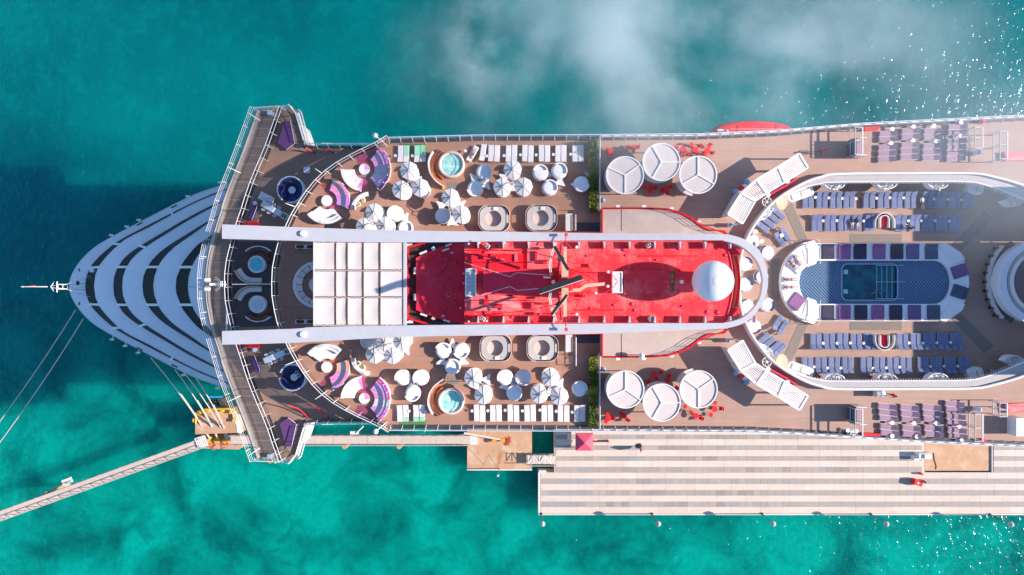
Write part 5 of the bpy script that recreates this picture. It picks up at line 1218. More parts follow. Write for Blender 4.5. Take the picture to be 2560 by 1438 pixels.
inst(tbl, 'side_table', 'small white table at the single upper daybed', 'side table', W(1430,462.4,D), 0, 'side tables of the upper sun deck')
flowers(1469.5,433.5,'white flower pot standing at the upper hedge'); flowers(1469,981,'white flower pot standing at the lower hedge')
for i, (u, v, a) in enumerate(((1878,604,30),(1914.5,632,45),(1860,660,-60),(1861,711,-70),(1900,692,60),(1863.4,765.4,30),(1915.6,762,-120),(1882,816.5,-170))):
    inst([P2('base', daybed[0][1]), P2('mattress', daybed[1][1]), P('backrest', MB().sector(0,0,.86,1.02,R(60),R(150),.38,.72,10), 'navy')], 'daybed', 'round white daybed with navy bolster near the end of the arch, %s from the top' % ORD[i], 'daybed', W(u,v,PD), R(a), 'round daybeds at the arch end', (.92,.92,1))

# lounge pods: rounded slatted screens with a round seat well
for i, (u, v) in enumerate(((1235,547),(1353,546),(1239,870),(1356,870))):
    z = D; c = W(u,v,z+.6); t = thing('lounge_pod', ('forward','aft')[i%2] + ' grey slatted lounge pod with round seat well on the %s sun deck' % ('upper' if i < 2 else 'lower'), 'lounge pod', (c.x,c.y,z), 0 if i < 2 else 0, 'round lounge pods')
    w_, l_ = 3.6, 3.0; up = i < 2
    outp = rrect(w_, l_, 1.05, 6); cx = -.05; circ = [(cx+1.0*math.cos(R(a)), 1.0*math.sin(R(a))) for a in range(0,360,12)]
    obj('seat_ring', MB().prism(outp, 0, .75, [circ]).mesh('seat_ring','pod_grey'), t); obj('well_floor', MB().prism([(x*1.02,y*1.02) for x,y in circ], 0, .12).mesh('well_floor','pod_floor'), t)
    me = MB().obox((0,0,.5),(.07,.16,1.0)).mesh('slat','cream')
    n = 0; path = rrect(w_+.35, l_+.35, 1.2, 8); path = resample(path+[path[0]], .13)
    for x, y in path:
        if abs(y) > 1.4 and (y > 0) == up and abs(x) < .8: continue
        if abs(y) < .55 : continue
        a = math.atan2(y, x); obj('slat', me, t, (x,y,0), (0,0,a)); n += 1
    obj('screen_rail', MB().tube([(x,y,1.0) for x,y in rrect(w_+.35,l_+.35,1.2,8)], .03, 4, True).mesh('screen_rail','pod_grey'), t)
    obj('pillow', MB().rbox(.55,.4,.75,.9,.1,(.15,1.25 if up else -1.25)).mesh('pillow','white_soft'), t)

# hot tubs on the sun deck
for i, (u, v) in enumerate(((1128.5,410.8),(1127.6,1004))):
    s = 1 if i == 0 else -1; c = W(u,v,D+.9); t = thing('hot_tub', ('upper','lower')[i] + ' round hot tub with teak steps on the sun deck', 'hot tub', (c.x,c.y,D), 0, 'sun deck hot tubs')
    sc = S(D+.9)
    obj('tub_rim', MB().lathe([(1.66,0),(1.68,.85),(1.62,.92),(1.36,.92),(1.30,.7),(1.0,.62),(.95,.2),(.001,.2)],36).mesh('tub_rim','tub_shell'), t)
    obj('water', MB().cyl(0.06,0,.60,.72,1.27,n=32).mesh('water','tub_water'), t)
    for k in range(2):
        m_ = MB(); m_.sector(-k*.12,-k*.2*s,1.70+k*.42,2.12+k*.50,R(122*s),R(238*s),0,.62-k*.28,16); 
        obj('step', m_.mesh('step','teak'), t, (-.0,-.0,0))
    ob = smooth([(-2.3,1.62*s),(-2.7,.95*s),(-2.9,.1*s),(-2.72,-1.0*s),(-2.15,-1.9*s),(-1.5,-2.45*s),(-.95,-2.8*s)], 4)
    obj('curved_screen', MB().ribbon(ob, .12, 0, 1.15).mesh('curved_screen','white_paint'), t)
    obj('hand_rail', MB().tube([(1.5*math.cos(R(a)),1.5*math.sin(R(a)),1.25) for a in range(-150,120,15)], .03, 5).mesh('hand_rail','steel'), t)
    for a in (-120,-60,0,60,110): obj('rail_post', MB().cyl(1.5*math.cos(R(a)),1.5*math.sin(R(a)),.9,1.25,.025,n=5).mesh('rail_post','steel'), t)
    b_ = obj('drain', MB().cyl(.12,0,.721,.728,.12,n=12).mesh('drain','grey_metal'), t)
    c2 = W(1108.5,469 if i == 0 else 948.5,D); t2 = thing('wet_floor_sign', 'yellow wet floor sign by the steps of the %s hot tub' % ('upper','lower')[i], 'sign', c2, R(25), 'wet floor signs')
    obj('panel', MB().obox((0,.12,.32),(.34,.03,.66),0,R(18)).mesh('panel','yellow'), t2); obj('panel', MB().obox((0,-.12,.32),(.34,.03,.66),0,R(-18)).mesh('panel','yellow'), t2)
    single(MB().rbox(1.5,1.0,D+.004,D+.02,.05,(W(1133,466 if i==0 else 951,D).x, W(1133,466 if i==0 else 951,D).y)), 'deck_mat', 'mat_grey', 'grey mat at the foot of the %s hot tub steps' % ('upper','lower')[i], 'mat', W(1133,466 if i==0 else 951,D), 'hot tub mats')

# curved sofas with coloured glass screens
def sofa(cu_, cv_, r0, r1, a0, a1, label, z=D, back=True, mos=None, screen=None):
    """angles in image sense: 0 = right, 90 = down"""
    c = W(cu_, cv_, z+.3); s_ = S(z+.3); A0, A1 = R(-a1), R(-a0)
    t = thing('curved_sofa', label, 'sofa', (c.x,c.y,z), 0, 'curved sofas on the sun deck')
    n = 3; rs_ = r1-7
    for k in range(n):
        b0, b1 = A0+(A1-A0)*k/n+.006, A0+(A1-A0)*(k+1)/n-.006
        obj('seat_cushion', MB().sector(0,0,r0*s_,rs_*s_,b0,b1,.12,.44,6).mesh('seat_cushion','sofa'), t)
    obj('backrest', MB().sector(0,0,rs_*s_,r1*s_,A0,A1,.05,.85,16).mesh('backrest','sofa'), t)
    obj('plinth', MB().sector(0,0,(r0+2)*s_,(r1-1)*s_,A0,A1,0,.12,12).mesh('plinth','dark_metal'), t)
    if mos: 
        p = obj('back_planter', MB().sector(0,0,r1*s_+.02,(r1+mos)*s_,A0,A1,0,.95,16).mesh('back_planter','white_paint'), t)
        obj('planting', MB().sector(0,0,r1*s_+.08,(r1+mos-1.5)*s_,A0+.03,A1-.03,.9,1.0,16).mesh('planting','mosaic'), p)
    if screen:
        g = thing('glass_screen', screen[0], 'glass screen', (c.x,c.y,z), 0, 'coloured glass screens'); m = len(screen[1]); hh = screen[2]
        rr_ = (r1+(mos or 1)+.6)*s_
        for k, mt in enumerate(screen[1]):
            b0, b1 = A0+(A1-A0)*k/m+.01, A0+(A1-A0)*(k+1)/m-.01
            obj('glass_pane', MB().strip([(rr_*math.cos(b0+(b1-b0)*j/4), rr_*math.sin(b0+(b1-b0)*j/4)) for j in range(5)], .95, [(rr_*math.cos(b0+(b1-b0)*j/4), rr_*math.sin(b0+(b1-b0)*j/4)) for j in range(5)], hh).mesh('glass_pane', mt), g)
            obj('frame_post', MB().cyl(rr_*math.cos(b0-.01), rr_*math.sin(b0-.01), 0, hh, .035, n=6).mesh('frame_post','white_paint'), g)
    return t
def mirang(a0, a1): return -a1, -a0
for s, side in ((0,'upper'),(1,'lower')):
    def f(u, v, a0, a1): return (u, v, a0, a1) if not s else (u, mv(u,v), *mirang(a0,a1))
    u,v,a0,a1 = f(908,422,-50,52); sofa(u,v,29,60,a0,a1,'large crescent sofa tinted pink and violet by glass on the %s sun deck' % side, mos=9, screen=('tall pink and violet glass screen behind the %s crescent sofa' % side, ['glass_pink','glass_violet','glass_clear','glass_pink','glass_violet','glass_pink'] , 2.3))
    u,v,a0,a1 = f(911,423,98,178); sofa(u,v,25,57,a0,a1,'pale curved sofa facing the tinted crescent sofa on the %s sun deck' % side)
    u,v,a0,a1 = f(817,502,-73,20); sofa(u,v,26,58,a0,a1,'curved sofa between two round tables on the %s sun deck' % side, screen=('low pink glass screen behind the middle sofa on the %s deck' % side, ['glass_violet','glass_pink','glass_orange'], 1.7))
    u,v,a0,a1 = f(817,503,48,143); sofa(u,v,21,51,a0,a1,'fan shaped sofa close to the arch on the %s sun deck' % side, mos=7)
    for k, (u,v) in enumerate(((911,423),(817,502))):
        vv = v if not s else mv(u,v); c = W(u,vv,D+.5); inst([P('table_top', MB().cyl(0,0,.45,.5,.70,n=24), 'white_paint'), P('drum', MB().cyl(0,0,0,.45,.55,.6,n=20), 'white_soft')], 'round_table', ('white drum table at the crescent sofa of the %s deck','white drum table nearest the bow on the %s deck')[k] % side, 'table', (c.x,c.y,D), 0, 'drum tables')
    c = W(925, 529 if not s else mv(925,529), D+.6); a0, a1 = (95,172) if not s else (-172,-95)
    t = thing('planter', 'curved mosaic planter behind the middle sofa on the %s sun deck' % side, 'planter', (c.x,c.y,D), 0, 'mosaic planters')
    obj('trough', MB().sector(0,0,39*S(D+.6),49*S(D+.6),R(a0),R(a1),0,.8,14).mesh('trough','white_paint'), t); obj('filling', MB().sector(0,0,41*S(D+.6),47.5*S(D+.6),R(a0+2),R(a1-2),.78,.86,14).mesh('filling','mosaic'), t)
    for k, (u,v) in enumerate(((906,501),(894.5,511))):
        vv = v if not s else mv(u,v); c = W(u,vv,D+.3); t = thing('flower_pot', 'white tapered pot with yellow green shrub, %s one of the %s pair' % (('right','left')[k], side), 'plant', (c.x,c.y,D), 0, 'white pots with shrubs')
        obj('pot', MB().lathe([(.001,0),(.22,0),(.34,.55),(.28,.55),(.001,.5)],16).mesh('pot','white_paint'), t, (.12,0,0)); obj('foliage', leafball(60,.3,rl,.12,.9).mesh('foliage','leaf_pale'), t, (0,0,.5))['kind']='stuff'
    # green tinted glass by the first loungers
    gy = 372 if not s else mv(1000,372); g = thing('glass_screen', 'green glass wind screen beside the foremost %s loungers' % side, 'glass screen', W(1066,gy-(0 if not s else -8),D), 0, 'coloured glass screens')
    obj('glass_pane', MB().add([(0,-.9,.15),(0,.6,.15),(0,.6,1.9),(0,-.9,1.9)],[(0,1,2,3)]).mesh('glass_pane','glass_green'), g)
    for yy in (-.9,.6): obj('frame_post', MB().cyl(0,yy,0,1.9,.03,n=6).mesh('frame_post','white_paint'), g)

# hedges with the rail at the end of the sun deck
for s, (v0, v1) in enumerate(((356,530),(888,1066))):
    c = W(1481,(v0+v1)/2,D); L = (v1-v0)*S(D); t = thing('hedge', 'clipped green hedge in a trough across the %s end of the sun deck' % ('upper','lower')[s], 'hedge', c, 0, 'sun deck hedges')
    obj('trough', MB().box(-.42,.42,-L/2,L/2,0,.5).mesh('trough','dark_metal'), t); obj('soil', MB().box(-.38,.38,-L/2+.05,L/2-.05,.5,.53).mesh('soil','soil'), t)
    ms = [MB(), MB(), MB()]
    for _ in range(5200):
        y = rl.uniform(-L/2, L/2); lump = .75+.25*math.sin(y*1.9+s)+.18*math.sin(y*4.7); q = Vector((rl.uniform(-.55,.55), y, .5+rl.random()**.6*1.1*lump))
        d = Vector((rl.gauss(0,1),rl.gauss(0,1),rl.gauss(.4,.8))).normalized(); uu = d.orthogonal().normalized(); ww = d.cross(uu); z_ = rl.uniform(.05,.11)
        k = 0 if math.sin(y*1.3+s*2)+rl.gauss(0,.6) > .1 else 1
        if rl.random() < .10: k = 2
        ms[k].add([q-uu*z_*.6, q+ww*z_, q+uu*z_*.6, q-ww*z_], [(0,1,2,3)])
    for k, (m_, mt) in enumerate(zip(ms, ('leaf','leaf_dark','leaf_pale'))): obj('foliage', m_.mesh('foliage', mt), t)['kind'] = 'stuff'
    rail('end_railing', 'steel railing behind the %s hedge' % ('upper','lower')[s], [(1496,v0-6),(1496,v1)], D, 1.6, 4, 1.7, mat='steel', group='hedge railings', pane='glass')
CLOUDS = True
# ================================================================ round canopies, bistro sets, pergolas
CZ = D+3.0
for s, side in ((0,'upper'),(1,'lower')):
    data = [(1562.7,438,[205,325,90],'forward'),(1653.8,405,[240,0,120],'middle'),(1745.5,437,[-90,150,30],'aft')] if not s else [(1563.7,974,[-90,155,35],'forward'),(1654.5,1006.8,[240,0,120],'middle'),(1746.8,973.6,[-145,-35,90],'aft')]
    for u, v, sp, nm in data:
        c = W(u,v,CZ); r = 47.6*S(CZ); t = thing('round_canopy', '%s round beige canopy with white three-spoke frame on the %s promenade' % (nm, side), 'canopy', (c.x,c.y,D), 0, 'round canopies')
        for k in range(3):
            a0 = -sp[k]; nxt = sorted([(-x - a0) % 360 for x in sp])[1]
            obj('canopy_cloth', MB().sector(0,0,.08,r-.06,R(a0+2),R(a0+nxt-2),2.84,2.87,14).mesh('canopy_cloth','canopy_cloth'), t)
            obj('spoke', MB().box(.0,r-.05,-.065,.065,2.8,2.99).mesh('spoke','white_paint'), t, (0,0,0), (0,0,R(a0)))
        obj('rim', MB().sector(0,0,r-.13,r,0,2*math.pi-.0001,2.6,3.0,48).mesh('rim','white_paint'), t); obj('hub', MB().cyl(0,0,2.7,3.03,.15,n=12).mesh('hub','white_paint'), t)
        for k in range(3): obj('column', MB().cyl((r-.4)*math.cos(R(-sp[k])),(r-.4)*math.sin(R(-sp[k])),0,2.7,.07,n=8).mesh('column','white_paint'), t)
        b0 = {'forward':(140,230),'middle':(200,300),'aft':(195,265)}[nm]; b0 = b0 if not s else (-b0[1],-b0[0])
        t2 = thing('bar_counter', 'curved white counter under the %s round canopy on the %s promenade' % (nm, side), 'counter', (c.x,c.y,D), 0, 'counters under the round canopies')
        obj('counter_front', MB().sector(0,0,2.05,2.2,R(b0[0]),R(b0[1]),0,1.05,14).mesh('counter_front','white_paint'), t2); obj('counter_top', MB().sector(0,0,1.85,2.35,R(b0[0]),R(b0[1]),1.05,1.1,14).mesh('counter_top','cream'), t2)
bt = [P('table_top', MB().cyl(0,0,.72,.76,.37,n=18), 'red_bright'), P('stem', MB().cyl(0,0,.03,.72,.04,n=6), 'red_bright'), P('base', MB().cyl(0,0,0,.03,.25,n=12), 'red_bright')]
lg = MB().cyl(0,0,0,.44,.018,n=5).mesh('leg','red_bright')
ch = [P('seat', MB().rbox(.46,.46,.44,.48,.06), 'red_bright'), P('backrest', MB().obox((0,.23,.72),(.46,.04,.36),0,R(-8)), 'red_bright')] + [P2('leg', lg, (sx*.19,sy*.19,0)) for sx in (-1,1) for sy in (-1,1)]
sets_u = [((1528,378.4),[(1519,374),(1526,388.5)],'beside the hedge railing'),((1583,368.5),[(1569.5,370),(1593.5,367.5),(1583.5,379)],'above the forward canopy'),((1707.4,372.5),[(1691,368.5),(1707,387.5),(1719,384)],'right of the middle canopy'),
 ((1738,374),[(1729.5,362.5),(1748.5,366.5),(1745,383)],'above the aft canopy'),((1768,376.3),[(1773.5,365),(1779,382),(1762.5,385)],'nearest the bend of the upper rail'),((1627.8,469.4),[(1611,467),(1637,470),(1624,481)],'below the middle canopy, left one'),((1665.6,471.3),[(1655.5,476.5),(1674,468),(1668,483)],'below the middle canopy, right one')]
zz = lambda X, Y: (1480+X/6.39, 880+Y/6.39)
sets_l = [(zz(262,1062),[zz(250,990),zz(335,1062),zz(228,1105)],'beside the lower hedge railing'),(zz(505,1025),[zz(470,985),zz(565,1078)],'below the lower forward canopy'),(zz(1662,1020),[zz(1585,962),zz(1740,1055),zz(1490,872)],'right of the lower middle canopy'),
 (zz(1957,915),[zz(1968,815),zz(2060,905),zz(1903,1000)],'below the lower aft canopy'),(zz(990,352),[zz(1095,330),zz(1020,415),zz(905,465)],'between the lower canopies, left one'),(zz(1215,450),[zz(1235,385),zz(1350,570)],'between the lower canopies, right one')]
for (tu,tv), cs, nm in sets_u + sets_l:
    c = W(tu,tv,D+.7); inst(bt, 'bistro_table', 'red round bistro table ' + nm, 'table', (c.x,c.y,D), 0, 'red bistro tables')
    for j, (u, v) in enumerate(cs):
        p = W(u,v,D+.45); a = math.atan2(p.y-c.y, p.x-c.x)-math.pi/2
        inst(ch, 'bistro_chair', 'red bistro chair, %s at the table %s' % (ORD[j], nm), 'chair', (p.x,p.y,D), a, 'red bistro chairs')
def pergola(s):
    o_ = [(1820,536),(1853.5,483),(1892.5,449),(1947,417),(1999,384)]; i_ = [(1857,559),(1889,502),(1917,483),(1963.5,455),(2020,419)]
    if s: o_, i_ = mir(o_), mir(i_)
    z = D+3.1; A, B = [W(u,v,z) for u,v in o_], [W(u,v,z) for u,v in i_]
    t = thing('pergola', 'bent white slatted pergola on the %s promenade' % ('upper','lower')[s], 'pergola', ((A[2]+B[2])/2).to_tuple()[:2]+(D,), 0, 'white pergolas')
    def bar(p, q, w_, z0, z1, nm):
        d = (q-p); d.z = 0; L = d.length; c = (p+q)/2; m_ = MB(); m_.obox((c.x,c.y,(z0+z1)/2),(L,w_,z1-z0),math.atan2(d.y,d.x)); build(m_, nm, 'pergola_white', t)
    for k in range(4):
        bar(A[k],A[k+1],.26,z-.25,z,'edge_beam'); bar(B[k],B[k+1],.22,z-.25,z-.004,'edge_beam')
        n = 9; op_ = k == 1
        for j in range(1, n):
            f = j/n; p = A[k].lerp(B[k], f); q = A[k+1].lerp(B[k+1], f); p2, q2 = p.lerp(q,.04), p.lerp(q,.96)
            bar(p2, q2, .11 if op_ else .15, z-.17, z-.06, 'slat')
    for k in range(5): bar(A[k],B[k],.34 if 0<k<4 else .24,z-.24,z+.03,'cross_beam')
    for k in range(5):
        for Q in (A,B): c = Q[k].lerp((A[k]+B[k])/2, .12); build(MB().cyl(c.x,c.y,D,z-.2,.10,n=8), 'post', 'pergola_white', t)
    for u, v in ((1969,453),(1921,487)):
        if s: v = mv(u,v)
        c = W(u,v,z); build(MB().cyl(c.x,c.y,z-.3,z+.02,.28,n=14), 'speaker', 'pergola_white', t)
    # counter with slatted back below
    a, b = W(1816,538 if not s else mv(1816,538),D+1.2), W(1846,485 if not s else mv(1846,485),D+1.2)
    for k in range(15): p = a.lerp(b, k/14); m_ = MB(); m_.obox((p.x,p.y,D+.9),(.5,.12,1.8),R(-25 if not s else 25)); build(m_, 'screen_slat', 'pergola_white', t)
    q = [(1925,484),(1965,462),(1994,443),(1996,446),(1967,466),(1927,488)]; q = q if not s else mir(q)
    build(MB().prism(px(q, D+1), D, D+1.0), 'counter', 'red_dark', t)
pergola(0); pergola(1)
for s in (0,1):
    for k, (u,v,mt) in enumerate(((1858,469,'red_dark'),(1862,466,'white_paint'),(1869,454,'sign_blue'),(1841,478,'sign_blue'))):
        v = v if not s else mv(u,v); c = W(u,v,D+.9); t = thing('waste_bin' if mt=='sign_blue' else 'bar_stool', '%s %s beside the %s pergola' % (('dark red','white','domed blue','domed blue')[k], ('drum stool','drum stool','bin at mid bend','bin at forward end')[k], ('upper','lower')[s]), ('stool','stool','bin','bin')[k], (c.x,c.y,D), 0, 'stools and bins at the pergolas')
        obj('drum', MB().cyl(0,0,0,.75,.3,.33,14).mesh('drum', mt), t); obj('lid', MB().lathe([(.34,.75),(.3,.85),(.001,.95)],14).mesh('lid', mt), t)
for i, (u, v) in enumerate(((1507.5,500),(1509,924),(1828,562),(1823,852))):
    c = W(u,v,D+.8); t = thing('waste_bin', 'blue topped round bin ' + ('at the upper hedge railing end','at the lower hedge railing end','near the upper side roof','near the lower side roof')[i], 'bin', (c.x,c.y,D), 0, 'round blue bins'); obj('drum', MB().cyl(0,0,0,.8,.26,.28,14).mesh('drum','steel'), t); obj('lid', MB().lathe([(.29,.8),(.22,.95),(.001,1.0)],14).mesh('lid','sign_blue'), t)
c = W(1604,890,D+3.2); t = thing('globe_lamp', 'white globe lamp beside the lower beige side roof', 'lamp', (c.x,c.y,D)); obj('pole', MB().cyl(0,0,0,3.0,.06,n=8).mesh('pole','white_paint'), t); obj('globe', MB().lathe([(.001,2.9),(.3,3.0),(.36,3.25),(.3,3.5),(.001,3.6)],16).mesh('globe','white_paint'), t)
for i, (u, v) in enumerate(((938,339),(939,1079))):
    c = W(u,v,D+3.0); t = thing('globe_lamp', 'cream globe lamp on an arm outside the %s sun deck corner' % ('upper','lower')[i], 'lamp', (c.x+.0,c.y,D)); s_ = -1 if i == 0 else 1
    obj('pole', MB().tube([(.9,s_*.7,.0),(.9,s_*.7,2.4),(0,0,2.9)], .05, 6).mesh('pole','white_paint'), t); obj('globe', MB().lathe([(.001,2.7),(.25,2.78),(.34,3.0),(.25,3.25),(.001,3.33)],16).mesh('globe','cream'), t)
# service fittings between lounge pods and hedge
for s in (0,1):
    u0 = 1424; v = 556 if not s else mv(1424,556); c = W(1422,v,D+.9); single(MB().rbox(.85,2.2,D,D+1.0,.06,(c.x,c.y)), 'service_counter', 'cream', 'narrow cream service counter aft of the %s lounge pods' % ('upper','lower')[s], 'counter', c, 'service counters')
    q = [(1437,540),(1437,578)] if not s else [(1438,842),(1438,912)]
    rail('gate_railing', 'steel gate railing beside the %s service counter' % ('upper','lower')[s], q, D, 1.3, 2, 1.1, mat='steel', group='service railings')
    for k, u in enumerate((1294,1184)):
        pass
    m_ = MB(); q = [(1440,556),(1500,556),(1500,578),(1440,578)]; q = q if not s else mir(q); single(MB().prism(px(q, D+.02), D+.003, D+.02), 'deck_hatch', 'dark_metal', 'dark grating beside the %s service counter' % ('upper','lower')[s], 'grating', W(1470,567 if not s else mv(1470,567),D), 'dark gratings')
# swing cabanas, frames and sails on the promenade
for s, side in ((0,'upper'),(1,'lower')):
    v = 375 if not s else 1032; z = D; a = W(2119, v-22, z); b = W(2119, v+22, z)
    t = thing('cabana', 'dark slatted cabana with purple bed on the %s promenade' % side, 'cabana', (a.x, (a.y+b.y)/2, D), 0, 'promenade cabanas')
    L = a.y-b.y
    for k in range(12): obj('screen_slat', MB().box(-.09,-.065,-.085,.085,.1,2.25).mesh('screen_slat','pad_teal'), t, (0, -L/2+.1+(L-.2)*k/11, 0))
    obj('back_screen', MB().box(-.06,.0,-L/2,L/2,.05,2.28).mesh('back_screen','dark_metal'), t)
    obj('bed', MB().rbox(1.2,L-.3,.3,.55,.08,(.75,0)).mesh('bed','purple_cloth'), t); obj('bolster', MB().rbox(.3,L-.5,.55,.75,.08,(.25,0)).mesh('bolster','purple_cloth'), t)
    for yy in (-L/2+.05, L/2-.05):
        obj('post', MB().box(1.25,1.33,yy-.04,yy+.04,0,2.2).mesh('post','white_paint'), t); obj('post', MB().box(.01,.07,yy-.04,yy+.04,0,2.2).mesh('post','white_paint'), t)
        obj('side_beam', MB().box(.07,1.25,yy-.04,yy+.04,2.14,2.2).mesh('side_beam','white_paint'), t)
    for k, (u, va, vb) in enumerate(((2156,318,386),(2456,318,371),(2518,328,397)) if not s else ((2156,1023,1092),(2456,1036,1104),(2517,1008,1042))):
        zt = D+2.4; A, B = W(u,va,zt), W(u,vb,zt)
        t = thing('steel_frame', '%s steel pipe frame from the bow end on the %s promenade' % (ORD[k], side), 'frame', ((A+B)/2).to_tuple()[:2]+(D,), 0, 'steel pipe frames')
        build(MB().tube([A,B], .09, 6), 'top_pipe', 'white_paint', t); build(MB().tube([A-Vector((.9,0,0)),B-Vector((.9,0,0))], .07, 6), 'top_pipe', 'grey_metal', t); build(MB().tube([A-Vector((.9,0,1.2)),B-Vector((.9,0,1.2))], .07, 6), 'mid_pipe', 'grey_metal', t)
        for f in (0,.5,1):
            p = A.lerp(B,f); build(MB().tube([(p.x,p.y,D),p], .06, 6), 'upright', 'white_paint', t); build(MB().tube([(p.x-.9,p.y,D),(p.x-.9,p.y,p.z)], .05, 6), 'upright', 'grey_metal', t); build(MB().tube([p,(p.x-.9,p.y,p.z)], .045, 5), 'cross_pipe', 'white_paint', t)
    q = [(2161,318),(2200,316),(2198,323),(2162,327)] if not s else [(2158,1083),(2199,1085),(2199,1091),(2160,1090)]
    single(MB().prism(px(q, D+.6), D, D+.6), 'life_raft_locker', 'red_bright', 'long red locker by the %s rail next to the cabana' % side, 'locker', W(2180,q[0][1],D), 'red lockers')
    q = [(2513,380),(2600,375),(2600,400),(2515,402)] if not s else [(2516,1010),(2600,1008),(2600,1030),(2520,1034)]
    single(MB().prism(px(q, D+.5), D, D+.5), 'red_platform', 'red_worn', 'red boxing ring platform at the right edge of the %s promenade' % side, 'platform', W(2550,q[0][1],D), 'red platforms')
    p = W(2460,302 if not s else 1103,D+.6); single(MB().cyl(p.x,p.y,D,D+.7,.28,.22,10), 'fire_post', 'red_bright', 'small red fire post near the %s rail by the pipe frame' % side, 'post', p, 'fire posts')
    p = W(2446,381 if not s else 1024,D+.8); t = thing('waste_bin', 'shiny round bin inside the pipe frames of the %s promenade' % side, 'bin', (p.x,p.y,D)); obj('drum', MB().cyl(0,0,0,.95,.3,.3,14).mesh('drum','steel'), t); obj('lid', MB().lathe([(.31,.95),(.25,1.05),(.001,1.1)],14).mesh('lid','sign_blue' if not s else 'white_paint'), t)
for k, (u,v) in enumerate(((2115,1074),(2127,1079),(2136,1076),(2127,1084))): inst(tbl_b, 'side_table', 'white round stool table, %s of the stacked group at the lower rail' % ORD[k], 'side table', W(u,v,D), 0, 'stacked tables at the lower rail')
t = thing('utility_box', 'white cabinet between the lower pipe frames', 'cabinet', W(2527,1062,D)); obj('cabinet', MB().rbox(1.0,2.3,0,1.6,.05).mesh('cabinet','white_paint'), t); obj('door', MB().box(-.53,-.51,-1.0,1.0,.1,1.5).mesh('door','ship_white'), t)
# companionway hoods between the blue loungers
for s in (0,1):
    v = 551 if not s else mv(2214,551)+.5; c = W(2213,v,PD+1.0); sg = 1 if not s else -1
    t = thing('stair_hood', 'white arched stair hood with red steps between the %s blue loungers' % ('upper','lower')[s], 'staircase', (c.x,c.y,PD), 0, 'stair hoods')
    def U(w_, l_): 
        pts = [(-w_/2, -l_/2)] + [(w_/2*math.cos(R(180-a)), l_/2-w_/2+w_/2*math.sin(R(a))) for a in range(0,181,15)] + [(w_/2,-l_/2)]
        return [(x, y*sg) for x, y in pts]
    obj('outer_hood', MB().ribbon(U(2.5,1.95), .09, 0, 1.05).mesh('outer_hood','white_paint'), t); obj('inner_hood', MB().ribbon([(x-.0,y-.15*sg) for x,y in U(1.15,1.6)], .08, 0, 1.0).mesh('inner_hood','white_paint'), t)
    obj('well', MB().prism(U(2.38,1.85), 0, .35).mesh('well','black'), t); obj('stair_floor', MB().prism([(x,y-.15*sg) for x,y in U(1.05,1.55)], .35, .5).mesh('stair_floor','red_dark'), t)
    for k in range(5): obj('step', MB().box(.0,.35,-.1,.1,.5,.56+.04*k).mesh('step','red_bright'), t, (0,(-.6+.25*k)*sg,0))
    if not s: pass

